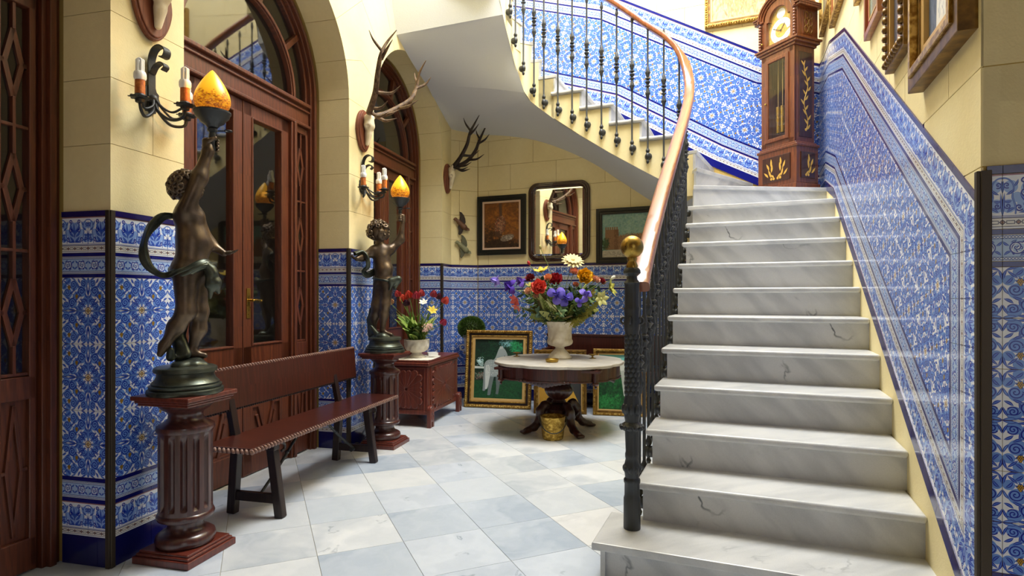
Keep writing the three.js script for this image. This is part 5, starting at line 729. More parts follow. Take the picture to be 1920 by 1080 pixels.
const texCastle = paint(384, 320, 203, (x, { w, h, dab, poly }) => { x.fillStyle = '#7fa39a'; x.fillRect(0, 0, w, h); dab(w * 0.5, h * 0.25, w * 0.6, h * 0.3, 900, ['#8db4ab', '#6b9690', '#a9c4b6', '#9cb9a0'], 14, 0.35); poly('#8c6848', [0.06, 0.36], [0.30, 0.36], [0.31, 0.82], [0.05, 0.82]); for (let i = 0; i < 6; i++) poly('#8c6848', [0.06 + i * 0.04, 0.30], [0.085 + i * 0.04, 0.30], [0.085 + i * 0.04, 0.37], [0.06 + i * 0.04, 0.37]); poly('#7a583c', [0.22, 0.36], [0.30, 0.36], [0.31, 0.82], [0.22, 0.82]); poly('#9a7350', [0.30, 0.52], [1, 0.44], [1, 0.8], [0.30, 0.82]); for (let i = 0; i < 14; i++) poly('#a27c58', [0.32 + i * 0.05, 0.49 - i * 0.005], [0.345 + i * 0.05, 0.485 - i * 0.005], [0.345 + i * 0.05, 0.53], [0.32 + i * 0.05, 0.53]); dab(w * 0.5, h * 0.62, w * 0.5, h * 0.2, 700, ['#a98059', '#7c5a3e', '#8f6c4c', '#5f4632'], 7, 0.35); poly('#b9b2a4', [0, 0.84], [1, 0.78], [1, 1], [0, 1]); dab(w * 0.5, h * 0.92, w * 0.6, h * 0.08, 300, ['#a39c8e', '#cfc8ba', '#857e72'], 10, 0.4); dab(w * 0.06, h * 0.68, w * 0.08, h * 0.16, 260, ['#2f4a2c', '#40603a', '#233820'], 6, 0.7); });
const greens = ['#0a2c1d', '#0f3d25', '#071f15', '#154d2d', '#0b3827'];
const texHorse = paint(384, 480, 205, (x, { w, h, dab, ell, poly }) => { x.fillStyle = '#0a241a'; x.fillRect(0, 0, w, h); dab(w * 0.5, h * 0.3, w * 0.6, h * 0.4, 1500, greens, 12, 0.5); dab(w * 0.7, h * 0.06, w * 0.2, h * 0.08, 160, ['#8fc4cc', '#6aa3ac'], 9, 0.6); dab(w * 0.12, h * 0.38, w * 0.08, h * 0.08, 80, ['#a9d4dc', '#d8eeee'], 8, 0.7); poly('#c9cfc9', [0, 0.46], [0.3, 0.47], [0.3, 0.5], [0, 0.5]); dab(w * 0.85, h * 0.12, w * 0.14, h * 0.12, 220, ['#1f8a52', '#2fa868', '#0d4a2c'], 14, 0.5); x.fillStyle = '#124a28'; x.fillRect(0, h * 0.7, w, h * 0.3); dab(w * 0.5, h * 0.86, w * 0.6, h * 0.16, 1400, ['#0c3a1c', '#18592d', '#104823', '#082612'], 9, 0.5); dab(w * 0.15, h * 0.62, w * 0.2, h * 0.08, 260, ['#9db5a2', '#3c6a4a', '#c25a6a'], 6, 0.5); x.save(); x.translate(-0.07 * w, 0); const bz = (c, p) => { x.fillStyle = c; x.beginPath(); x.moveTo(p[0] * w, p[1] * h); for (let i = 2; i < p.length; i += 6) x.bezierCurveTo(p[i] * w, p[i + 1] * h, p[i + 2] * w, p[i + 3] * h, p[i + 4] * w, p[i + 5] * h); x.closePath(); x.fill(); };
  bz('#5d6868', [0.52, 0.5, 0.5, 0.7, 0.55, 0.8, 0.52, 0.92, 0.56, 0.93, 0.58, 0.93, 0.58, 0.9, 0.6, 0.75, 0.64, 0.62, 0.62, 0.5]); bz('#7d8888', [0.27, 0.48, 0.25, 0.62, 0.27, 0.7, 0.25, 0.87, 0.28, 0.88, 0.3, 0.88, 0.31, 0.86, 0.33, 0.72, 0.4, 0.66, 0.42, 0.55]); bz('#6a7575', [0.34, 0.55, 0.36, 0.7, 0.38, 0.8, 0.35, 0.94, 0.38, 0.95, 0.41, 0.95, 0.42, 0.92, 0.44, 0.78, 0.47, 0.68, 0.5, 0.56]);
  bz('#949f9f', [0.27, 0.5, 0.25, 0.38, 0.34, 0.33, 0.44, 0.35, 0.5, 0.36, 0.52, 0.25, 0.56, 0.17, 0.6, 0.11, 0.68, 0.12, 0.74, 0.25, 0.76, 0.29, 0.72, 0.31, 0.68, 0.27, 0.66, 0.36, 0.68, 0.45, 0.64, 0.58, 0.55, 0.66, 0.4, 0.64, 0.3, 0.6]); bz('#aeb7b6', [0.57, 0.17, 0.58, 0.12, 0.6, 0.1, 0.61, 0.13, 0.62, 0.1, 0.66, 0.11, 0.65, 0.16]); bz('#c3cac6', [0.31, 0.44, 0.28, 0.55, 0.31, 0.7, 0.3, 0.84, 0.34, 0.86, 0.36, 0.84, 0.38, 0.7, 0.41, 0.6, 0.4, 0.5, 0.37, 0.44]);
  dab(w * 0.42, h * 0.48, w * 0.14, h * 0.14, 420, ['#c3cbca', '#eceeec', '#6a7474', '#aab2b1'], 3.4, 0.6); x.restore(); });
const texSand = paint(256, 300, 207, (x, { w, h, dab, poly }) => { x.fillStyle = '#3a3c3e'; x.fillRect(0, 0, w, h); dab(w * 0.5, h * 0.3, w * 0.6, h * 0.4, 500, ['#45474a', '#303234', '#505356'], 14, 0.3); poly('#d9a83e', [0.62, 0.36], [1, 1], [0.2, 1]); poly('#c99a3a', [0, 0.5], [0.3, 0.62], [0.62, 0.98], [0, 1]); dab(w * 0.5, h * 0.86, w * 0.4, h * 0.12, 300, ['#e2b650', '#c8973a', '#d4a440'], 8, 0.4); x.fillStyle = '#c99a3a'; x.fillRect(0, h * 0.95, w, h * 0.05); });
const texHead = paint(256, 300, 209, (x, { w, h, dab, ell, poly }) => { x.fillStyle = '#7cc9c4'; x.fillRect(0, 0, w, h * 0.4); x.fillStyle = '#12481f'; x.fillRect(0, h * 0.3, w, h); dab(w * 0.3, h * 0.55, w * 0.5, h * 0.3, 700, ['#125426', '#0d3a1c', '#1f6c34', '#082a14'], 10, 0.5); dab(w * 0.2, h * 0.85, w * 0.4, h * 0.15, 400, ['#1c7434', '#125826', '#359048'], 9, 0.5); poly('#d5d8cf', [0.5, 0.2], [0.7, 0.02], [1, 0.1], [1, 0.98], [0.66, 0.95], [0.56, 0.5]); poly('#b9beb4', [0.52, 0.3], [0.64, 0.28], [0.7, 0.7], [0.6, 0.75]); ell('#6a6a66', 0.7, 0.5, 0.1, 0.09, 0.8); ell('#30302e', 0.72, 0.54, 0.06, 0.05); poly('#8c2f2c', [0.78, 0.12], [0.81, 0.12], [0.86, 0.45], [0.83, 0.46]); dab(w * 0.8, h * 0.5, w * 0.2, h * 0.4, 300, ['#e6e8e0', '#c2c6bc', '#f2f2ec'], 7, 0.5); });
const texLand = paint(384, 256, 211, (x, { w, h, dab, ell }) => { x.fillStyle = '#b8a880'; x.fillRect(0, 0, w, h); dab(w * 0.5, h * 0.2, w * 0.6, h * 0.3, 600, ['#d8d4c2', '#c2c4b8', '#a7a27c'], 14, 0.4); dab(w * 0.5, h * 0.75, w * 0.6, h * 0.3, 900, ['#8a6f3c', '#a88a4a', '#6c5a30', '#c9a868'], 11, 0.4); dab(w * 0.62, h * 0.5, w * 0.3, h * 0.25, 500, ['#4e5a34', '#6a6c3c', '#3a4428', '#86804c'], 9, 0.5); ell('#dcd8cc', 0.3, 0.55, 0.13, 0.09); ell('#e2ded2', 0.12, 0.62, 0.05, 0.05); dab(w * 0.28, h * 0.58, w * 0.12, h * 0.12, 160, ['#eeeade', '#b9b2a0', '#d2ccbc'], 6, 0.6); });
const texPort = (seed, bg, robe) => paint(256, 384, seed, (x, { w, h, dab, ell, poly }) => { x.fillStyle = bg[0]; x.fillRect(0, 0, w, h); dab(w * 0.5, h * 0.5, w * 0.7, h * 0.7, 800, bg, 16, 0.35); poly(robe[0], [0.38, 0.42], [0.62, 0.42], [0.74, 1], [0.28, 1]); ell('#c9a184', 0.5, 0.3, 0.09, 0.08); ell('#3c2a20', 0.5, 0.25, 0.1, 0.06); dab(w * 0.5, h * 0.72, w * 0.16, h * 0.28, 360, robe, 9, 0.5); });

function backPic(name, label, cat, xl, xr, yt, yb, rings, tex, opt) {          // outer edges as seen in the photograph, on the back wall
  const [u0] = onBack(xl, 0), [u1] = onBack(xr, 0), xm = xl + (xr - xl) * 0.5, ht = onBack(xm, yt)[1], hb = onBack(xm, yb)[1];
  const o = picture(name, label, cat, u1 - u0, ht - hb, rings, tex, opt); o.position.copy(UV((u0 + u1) / 2, BV - 0.002, hb)); o.rotation.y = FROT; return o;
}
backPic('framed_painting', 'small brown painting of hanging game birds in black frame with pale liner', 'painting', 897, 987, 367, 478, [['frame', 0, 0.035, 0.035, 0, M.blackFrame], ['frame_step', 0.035, 0.028, 0.026, 0, M.blackFrame], ['liner', 0.063, 0.022, 0.022, 0, M.linen]], texGame);
backPic('framed_painting', 'painting of a walled castle in wide black frame behind the newel post', 'painting', 1119, 1246, 389, 493, [['frame', 0, 0.035, 0.035, 0, M.blackFrame], ['frame_step', 0.035, 0.03, 0.026, 0, M.blackFrame]], texCastle);
{ // mirror with rounded corners
  const [u0] = onBack(992, 0), [u1] = onBack(1107, 0), ht = onBack(1050, 341)[1], hb = onBack(1050, 490)[1], w = u1 - u0, h = ht - hb;
  const o = thing('wall_mirror', 'upright mirror in rounded dark mahogany frame between two paintings', 'mirror', UV((u0 + u1) / 2, BV - 0.002, hb), FROT);
  mesh('frame', [ringRect(w, h, 0.03, 0.03, 0, 0.008, 0.10), ringRect(w - 0.045, h - 0.045, 0.03, 0.04, 0, 0.01, 0.085).translate(0, 0.0225, 0), ringRect(w - 0.09, h - 0.09, 0.02, 0.03, 0, 0.005, 0.06).translate(0, 0.045, 0)], M.mirrorFrame, o);
  mesh('mirror_glass', [new THREE.PlaneGeometry(w - 0.17, h - 0.17).translate(0, h / 2, 0.016)], M.mirror, o);
  const bv = []; const a = (w - 0.12) / 2, b = (h - 0.12) / 2, c = a - 0.025, d = b - 0.025, quad = p => { const g = new THREE.BufferGeometry(); g.setAttribute('position', new THREE.Float32BufferAttribute([p[0], p[1], p[2], p[0], p[2], p[3]].flat(), 3)); g.computeVertexNormals(); return g.translate(0, h / 2, 0); };
  const z0 = 0.012, z1 = 0.016; bv.push(quad([[-a, -b, z0], [a, -b, z0], [c, -d, z1], [-c, -d, z1]]), quad([[a, -b, z0], [a, b, z0], [c, d, z1], [c, -d, z1]]), quad([[a, b, z0], [-a, b, z0], [-c, d, z1], [c, d, z1]]), quad([[-a, b, z0], [-a, -b, z0], [-c, -d, z1], [-c, d, z1]])); mesh('bevel', bv, M.mirror, o); mesh('backing', box(w - 0.1, h - 0.1, 0.006, 0, h / 2, 0.004), M.darkWood, o);
}
{ // large painting above the upper flight
  const o = backPic('framed_painting', 'gilt framed landscape with white animals high above the upper flight', 'painting', 1322, 1446, -130, 46, [['frame', 0, 0.03, 0.045, 0, M.gold, [0.011, 0.024]], ['frame_step', 0.03, 0.022, 0.028, 0, M.goldDark], ['liner', 0.052, 0.02, 0.03, 0, M.goldPale]], texLand);
}
const RROT = Math.atan2(-CU, -SU);
function rightPic(label, v0, v1, hb, h, rings, tex, opt) { const o = picture('framed_painting', label, 'painting', v1 - v0, h, rings, tex, opt); o.position.copy(UV(RU - 0.002, (v0 + v1) / 2, hb)); o.rotation.y = RROT; return o; }
rightPic('large painting of a pale figure in deep stepped gilt frame on stair wall', 2.13, 2.72, 1.99, 1.15, [['frame', 0, 0.045, 0.05, 0, M.goldDark], ['frame_step', 0.045, 0.03, 0.06, 0, M.gold], ['frame_step', 0.075, 0.025, 0.035, 0, M.goldDark], ['liner', 0.10, 0.035, 0.03, 0, M.goldPale]], texPort(221, ['#5d6c86', '#4c5a74', '#74819a', '#3e4a62'], ['#e6e4dc', '#cfd0d0', '#f4f2ea', '#9aa2ae']));
rightPic('portrait in ornate carved dark gilt frame on stair wall', 2.86, 3.22, 2.24, 0.75, [['frame', 0, 0.06, 0.035, 0, M.goldDark, [0.02, 0.042]], ['frame_step', 0.06, 0.016, 0.03, 0, M.goldPale]], texPort(223, ['#4a4a58', '#3a3844', '#5c5a68'], ['#b58f7c', '#8a5f52', '#d8c4b0']));
rightPic('small picture with red mat in plain wooden frame on stair wall', 3.42, 3.80, 2.63, 0.55, [['frame', 0, 0.035, 0.03, 0, M.railWood], ['mat_board', 0.035, 0.04, 0.014, 0, M.redMat], ['liner', 0.075, 0.012, 0.018, 0, M.goldPale]], texPort(225, ['#7f8a78', '#6b7668', '#99a08e'], ['#7a6a52', '#a4947a', '#5c4e3c']));
rightPic('small gilt framed picture high up on stair wall', 3.86, 4.15, 2.99, 0.5, [['frame', 0, 0.05, 0.03, 0, M.gold], ['liner', 0.05, 0.02, 0.02, 0, M.goldPale]], texPort(227, ['#6a6050', '#584e40'], ['#a08a6c', '#7a664c']));
rightPic('tall gilt framed picture near the tall clock on stair wall', 4.55, 5.25, 3.32, 0.9, [['frame', 0, 0.05, 0.04, 0, M.gold], ['frame_step', 0.05, 0.03, 0.03, 0, M.railWood], ['liner', 0.08, 0.02, 0.02, 0, M.goldPale]], texPort(229, ['#5a5648', '#474436'], ['#93846a', '#b5a68a']));
rightPic('gilt framed picture in the corner behind the tall clock', 5.33, 5.98, 3.55, 0.9, [['frame', 0, 0.05, 0.04, 0, M.gold], ['liner', 0.05, 0.025, 0.02, 0, M.goldPale]], texPort(231, ['#6e6a58', '#5c5646'], ['#8c7a5c', '#b0a080']));
// flying ducks on the corner wall
function duck(label, x, y, flip, m1) {
  const a = W(-0.714, 6.874, 0), b = W(-0.412, 7.0, 0), r = Math.atan2(-(b.z - a.z), b.x - a.x); const f = (x - 846) / 49.5, p = a.clone().lerp(b, f); const d = -p.z; p.y = EYE + (HOR - y) * d / FOC;
  const o = thing('duck_figure', label, 'duck figure', p.add(V3(Math.sin(r) * 0.004, 0, Math.cos(r) * 0.004)), r);
  const bodyM = new THREE.MeshPhysicalMaterial({ color: css(m1), roughness: 0.5, side: THREE.DoubleSide }), dark = new THREE.MeshPhysicalMaterial({ color: css(flip ? '#5a5a44' : '#2c1d14'), roughness: 0.5, side: THREE.DoubleSide });
  mesh('body', blob([[[-0.035, 0.018, 0.03], [0.03, -0.04, 0.03], 0.026, 0.032], [[-0.04, 0.02, 0.03], [-0.075, 0.05, 0.03], 0.017, 0.018], [[-0.075, 0.05, 0.03], [-0.10, 0.046, 0.03], 0.011, 0.006], [[0.03, -0.04, 0.03], [0.065, -0.055, 0.024], 0.028, 0.014]], 0.02, 0.005), bodyM, o);
  const wing = (pts, dy) => ext(pts, 0.008, 0.004).translate(0, dy, 0.02);
  mesh('wing', wing([[-0.03, 0.0], [0.03, -0.02], [0.045, 0.02], [0.04, 0.06], [0.022, 0.10], [-0.004, 0.13], [-0.022, 0.135], [-0.012, 0.10], [-0.018, 0.06]], 0), dark, o); mesh('wing', wing([[-0.03, 0.0], [0.03, -0.03], [0.016, -0.07], [0.0, -0.105], [-0.022, -0.13], [-0.034, -0.12], [-0.03, -0.08], [-0.04, -0.04]], 0), dark, o); mesh('tail', wing([[0.05, -0.035], [0.09, -0.055], [0.095, -0.075], [0.05, -0.075]], 0), bodyM, o);
}
duck('brown ceramic flying duck, upper of two on the corner wall', 864, 420, 0, '#6d4a34'); duck('grey green ceramic flying duck, lower of two on the corner wall', 867, 463, 1, '#8a8a68');

// leaning pictures on the floor in front of the settle
function leanPic(label, xl, yl, xr, yr, hTop, lean, rings, tex) {
  const dl = EYE * FOC / (yl - HOR), dr = EYE * FOC / (yr - HOR), A = W((xl - 960) / FOC * dl, dl, 0), B = W((xr - 960) / FOC * dr, dr, 0), w = A.distanceTo(B), a = Math.atan2(-(B.z - A.z), B.x - A.x);
  const o = picture('leaning_painting', label, 'painting', w, hTop / Math.cos(lean), rings, tex, { cz: 0.014 }); o.position.copy(A.clone().lerp(B, 0.5)); o.rotation.order = 'YXZ'; o.rotation.y = a; o.rotation.x = -lean; return o;
}
leanPic('large painting of a grey horse in beaded gilt frame leaning by the chest', 872, 762, 996, 767, 0.825, 0.13, [['frame', 0, 0.032, 0.05, 0, M.gold, [0.011, 0.02]], ['frame_step', 0.032, 0.024, 0.035, 0, M.darkWood], ['frame_step', 0.056, 0.012, 0.04, 0, M.gold, [0.004, 0.01]], ['liner', 0.068, 0.03, 0.03, 0, M.goldPale]], texHorse);
leanPic('painting of a yellow triangular peak in gilt frame leaning behind the table', 1001, 774, 1100, 776, 0.645, 0.12, [['frame', 0, 0.024, 0.045, 0, M.goldDark], ['frame_step', 0.024, 0.02, 0.035, 0, M.gold], ['liner', 0.044, 0.014, 0.03, 0, M.goldPale]], texSand);
leanPic('painting of a white horse head in gilt frame leaning behind the newel post', 1112, 777, 1212, 781, 0.66, 0.12, [['frame', 0, 0.024, 0.045, 0, M.gold], ['frame_step', 0.024, 0.02, 0.035, 0, M.goldDark], ['liner', 0.044, 0.014, 0.03, 0, M.goldPale]], texHead);
{ // low settle behind the leaning pictures
  const o = thing('settle', 'low dark wooden settle against the tiled back wall', 'settle', UV(-1.45, BV - 0.03, 0), FROT), L = 1.32;
  mesh('backrest', [rbox(L, 0.30, 0.03, 0.006, 0, 0.62, 0.0), rbox(L + 0.02, 0.03, 0.045, 0.006, 0, 0.77, 0.0)], M.mahogany, o); mesh('seat', rbox(L, 0.035, 0.30, 0.006, 0, 0.42, 0.16), M.mahogany, o);
  for (const s of [-1, 1]) { mesh('side_panel', rbox(0.035, 0.42, 0.27, 0.005, s * (L / 2 - 0.03), 0.21, 0.16), M.mahogany, o); mesh('armrest', [rbox(0.04, 0.03, 0.24, 0.006, s * (L / 2 - 0.03), 0.62, 0.13), rbox(0.035, 0.18, 0.035, 0.005, s * (L / 2 - 0.03), 0.52, 0.23)], M.mahogany, o); }
  mesh('front_rail', rbox(L - 0.06, 0.09, 0.025, 0.004, 0, 0.36, 0.26), M.mahogany, o);
  const c = thing('domed_cover', 'tarnished metal domed cover with finial on the settle seat', 'dish cover', UV(-1.03, BV - 0.17, 0.439), FROT);
  mesh('dome', lathe([[0, 0.20], [0.03, 0.198], [0.07, 0.185], [0.105, 0.155], [0.118, 0.12], [0.122, 0.02], [0.128, 0.012], [0.128, 0]], 32), M.silver, c); mesh('finial', lathe([[0.02, 0.195], [0.012, 0.205], [0.016, 0.215], [0.01, 0.225], [0, 0.235]], 16), M.silver, c);
}
// ---------------------------------------------------------------- carved chest, bowls, table
{
  const t0 = 2.93, t1 = 3.76, s1 = 0.31, dep = 0.42, L = t1 - t0, o = thing('carved_chest', 'carved wooden chest with sunburst front panel on arched feet', 'chest', LW((t0 + t1) / 2, 0, s1 - dep / 2), LROT);
  mesh('body', [rbox(L, 0.44, dep, 0.006, 0, 0.335, 0), rbox(L + 0.02, 0.03, dep + 0.02, 0.006, 0, 0.13, 0)], M.chestWood, o);
  mesh('lid', [rbox(L + 0.035, 0.032, dep + 0.03, 0.01, 0, 0.575, 0.003), rbox(L + 0.015, 0.02, dep + 0.012, 0.006, 0, 0.60, 0.0)], M.chestWood, o);
  const z = dep / 2, rays = (cx, cy, w, h, n, zz, f) => { const out = []; for (let i = 0; i < n; i++) { const a = i / n * PI * 2, c = Math.cos(a), s = Math.sin(a), r = Math.min(w / Math.max(1e-6, Math.abs(c)), h / Math.max(1e-6, Math.abs(s)), Math.hypot(w, h) * 0.93), p = [], wd = r * Math.tan(PI / n) * 0.86; for (const [q, b] of [[0.1, 0.03], [0.5, 0.5], [0.86, 0.95], [0.97, 0.6], [1, 0]]) p.push([q * r, b * wd]); const pts = [...p, ...p.slice(0, -1).reverse().map(k => [k[0], -k[1]])]; const g = ext(pts, 0.001, 0.006).scale(1, 1, 1.9).rotateZ(a).translate(cx, cy, zz); out.push(g); } return out; };
  mesh('sunburst_panel', [...rays(0, 0.345, 0.30, 0.185, 28, z - 0.001), sph(0.02, 0, 0.345, z, 1, 1, 0.5), ringRect(0.70, 0.42, 0.018, 0.008, z, 0.003).translate(0, 0.135, 0)], M.chestWood, o);
  mesh('side_panel', [geo([...rays(0, 0.345, 0.15, 0.17, 18, 0.0), ringRect(0.36, 0.40, 0.012, 0.006, 0, 0.002).translate(0, 0.145, 0)]).rotateY(-PI / 2).translate(-L / 2 - 0.001, 0, 0)], M.chestWood, o);
  mesh('side_panel', [geo([...rays(0, 0.345, 0.15, 0.17, 18, 0.0)]).rotateY(PI / 2).translate(L / 2 + 0.001, 0, 0)], M.chestWood, o);
  for (const sx of [-1, 1]) for (const sz of [-1, 1]) { const w = 0.085, sh = new THREE.Shape(); sh.moveTo(-w / 2, 0); sh.lineTo(-0.018, 0); sh.absarc(0, 0.035, 0.018, PI, 0, true); sh.lineTo(0.018, 0); sh.lineTo(w / 2, 0); sh.lineTo(w / 2, 0.15); sh.absarc(0, 0.15, w / 2, 0, PI); sh.closePath(); mesh('foot', [ext(sh, 0.03, 0.004).translate(sx * (L / 2 - 0.02), 0.004, sz > 0 ? z + 0.004 : -z + 0.002), tor(0.024, 0.004, sx * (L / 2 - 0.02), 0.15, sz > 0 ? z + 0.039 : -z), tor(0.024, 0.004, sx * (L / 2 - 0.02), 0.095, sz > 0 ? z + 0.039 : -z)], M.chestWood, o); }
  // things on the chest
  const top = 0.611, at = (t, s) => LW(t, top, s);
  const cl = thing('doily', 'cream cloth runner lying under the white footed bowl', 'cloth', at(3.17, 0.13), LROT + 0.12); { const P = []; for (let i = 0; i < 60; i++) { const a = i / 60 * PI * 2, q = Math.pow(Math.pow(Math.abs(Math.cos(a)) / 0.22, 6) + Math.pow(Math.abs(Math.sin(a)) / 0.16, 6), -1 / 6) + (i % 2) * 0.008; P.push([q * Math.cos(a), q * Math.sin(a)]); } mesh('cloth', ext(P, 0.002).rotateX(-PI / 2), M.cloth, cl); mesh('fringe', ext(P.map(p => [p[0] * 1.03, p[1] * 1.03]), 0.001).rotateX(-PI / 2), M.cloth, cl); }
  const bk = thing('small_book', 'small white book lying beside the footed bowl', 'book', LW(3.40, top + 0.001, 0.17), LROT + 0.5); mesh('pages', box(0.125, 0.026, 0.09, 0, 0.015, 0), M.paper, bk); mesh('cover', [box(0.13, 0.002, 0.095, 0, 0.029, 0), box(0.13, 0.002, 0.095, 0, 0.001, 0), box(0.002, 0.03, 0.095, -0.066, 0.015, 0)], M.ceramic, bk);
}
function relief(prof, n, amp, m0, y0, y1) {                                    // lathe with moulded relief between two heights
  const g = new THREE.LatheGeometry(prof.map(p => new THREE.Vector2(Math.max(p[0], 1e-4), p[1])), n), P = g.attributes.position; for (let i = 0; i < P.count; i++) { const x = P.getX(i), y = P.getY(i), z = P.getZ(i), r = Math.hypot(x, z); if (r < 1e-3 || y < y0 || y > y1) continue; const a = Math.atan2(z, x), t = (y - y0) / (y1 - y0), k = 1 + amp / r * (Math.sin(a * m0) * Math.sin(t * PI * 2) + 0.6 * Math.sin(a * m0 * 2 + t * 9) * Math.sin(t * PI)); P.setXYZ(i, x * k, y, z * k); } g.computeVertexNormals(); return g;
}
const dens = (pts, n) => { const c = new THREE.SplineCurve(pts.map(p => new THREE.Vector2(...p))); return c.getPoints(n).map(p => [p.x, p.y]); };
const BOWL = LW(3.17, 0.6145, 0.10), bowl = thing('footed_bowl', 'white footed stone bowl holding tulips on the carved chest', 'bowl', BOWL);
mesh('bowl', relief(dens([[0.045, 0.045], [0.075, 0.055], [0.105, 0.075], [0.118, 0.105], [0.118, 0.135], [0.122, 0.165], [0.125, 0.172], [0.115, 0.172], [0.11, 0.14], [0, 0.13]], 60), 72, 0.004, 8, 0.06, 0.165), M.stone, bowl); mesh('foot', lathe([[0, 0], [0.08, 0], [0.084, 0.01], [0.06, 0.025], [0.045, 0.04], [0.05, 0.048]], 32), M.stone, bowl);

// flowers -----------------------------------------------------------------
const colMat = new Map(); const cm = (c, rough = 0.65, tr = 0) => { const k = c + rough; if (!colMat.has(k)) colMat.set(k, new THREE.MeshPhysicalMaterial({ color: css(c), roughness: rough, side: THREE.DoubleSide })); return colMat.get(k); };
function petal(len, wid, cup, tipW = 0, nl = 5, nw = 4) { const P = [], I = []; for (let i = 0; i <= nl; i++) for (let j = 0; j <= nw; j++) { const t = i / nl, s = j / nw * 2 - 1, w = wid * (Math.sin(PI * Math.pow(t, 0.75) * 0.93 + 0.12) + tipW * t), a = cup * t; P.push(s * w, len * Math.sin(a) / cup, len * (1 - Math.cos(a)) / cup + 0.35 * w * s * s); } for (let i = 0; i < nl; i++) for (let j = 0; j < nw; j++) { const k = i * (nw + 1) + j; I.push(k, k + 1, k + nw + 1, k + 1, k + nw + 2, k + nw + 1); } const g = new THREE.BufferGeometry(); g.setAttribute('position', new THREE.Float32BufferAttribute(P, 3)); g.setIndex(I); g.computeVertexNormals(); return g; }   // stands up +y, curls to +z
function roseBloom(r) { const out = []; for (const [n, len, w, tilt, off, rad, ph] of [[6, 0.95, 0.5, 0.95, 0, 0.12, 0], [6, 0.92, 0.46, 0.66, 0.03, 0.11, 0.5], [5, 0.88, 0.4, 0.42, 0.06, 0.09, 0.2], [5, 0.82, 0.34, 0.2, 0.09, 0.07, 0.8], [4, 0.76, 0.26, 0.02, 0.12, 0.05, 0.3], [3, 0.7, 0.2, -0.15, 0.13, 0.03, 1.0]]) for (let i = 0; i < n; i++) out.push(petal(len * r, w * r, -0.9).rotateX(tilt + 0.35).translate(0, off * r, rad * r).rotateY(ph + i * PI * 2 / n)); return geo(out); }
function tulipBloom(r) { const out = []; for (let i = 0; i < 6; i++) out.push(petal(r * 2.0, r * 0.75, -1.1).rotateX(0.62 - (i % 2) * 0.12).translate(0, 0, r * 0.12).rotateY(i * PI / 3)); return geo(out); }
function starBloom(r, n, w, tilt, lay = 1) { const out = []; for (let l = 0; l < lay; l++) for (let i = 0; i < n; i++) out.push(petal(r * (1 - l * 0.2), r * w, 0.7).rotateX(tilt - l * 0.35).rotateY(i * PI * 2 / n + l * 0.3)); out.push(sph(r * 0.16, 0, r * 0.1, 0)); return geo(out); }
function irisBloom(r) { const out = []; for (let i = 0; i < 3; i++) { out.push(petal(r * 1.15, r * 0.42, 2.2).rotateX(0.75).rotateY(i * 2.094)); out.push(petal(r * 1.0, r * 0.4, -0.8).rotateX(0.3).rotateY(i * 2.094 + 1.05)); } return geo(out); }
function clusterBloom(r, n, seed) { const q = rng(seed), out = []; for (let i = 0; i < n; i++) { const t = i / n, a = i * 2.4, rr0 = r * 0.45 * Math.sin(PI * (0.15 + 0.8 * t)); out.push(starBloom(r * 0.22, 5, 0.34, 1.0).rotateX((q() - 0.5)).translate(rr0 * Math.cos(a), r * 2.0 * t, rr0 * Math.sin(a))); } return geo(out); }
function fernLeaf(len, n, w) { const out = [tube([[0, 0, 0], [0, len * 0.5, len * 0.08], [0, len, len * 0.3]], [0.0025, 0.002, 0.001], 8, 5)]; for (let i = 2; i < n; i++) { const t = i / n; for (const s of [-1, 1]) out.push(petal(w * (1.15 - t * 0.75), w * 0.16, 0.5, 0, 3, 2).rotateZ(-s * 1.05).translate(0, len * t, len * 0.3 * t * t)); } return geo(out); }
const bloomGeo = { rose: roseBloom(1), tulip: tulipBloom(1), daisy: starBloom(1, 14, 0.2, 1.25, 2), lily: starBloom(1, 6, 0.3, 0.8), iris: irisBloom(1), cluster: clusterBloom(1, 34, 5), bud: geo(sph(1, 0, 0.9, 0, 0.6, 1, 0.6, 10)) };
const fernGeo = fernLeaf(1, 16, 0.26), bladeGeo = geo(petal(1, 0.11, 0.9, 0, 8, 2)), sprigGeo = (() => { const q = rng(8), o = [tube([[0, 0, 0], [0, 0.5, 0.03], [0, 1, 0.12]], [0.004, 0.003, 0.002], 8, 5)]; for (let i = 0; i < 16; i++) { const t = 0.25 + 0.75 * i / 16; o.push(petal(0.20, 0.06, 0.6, 0, 3, 2).rotateX(0.9).rotateY(i * 2.4).translate(0, t, 0.12 * t * t)); } return geo(o); })();
const UP = V3(0, 1, 0);
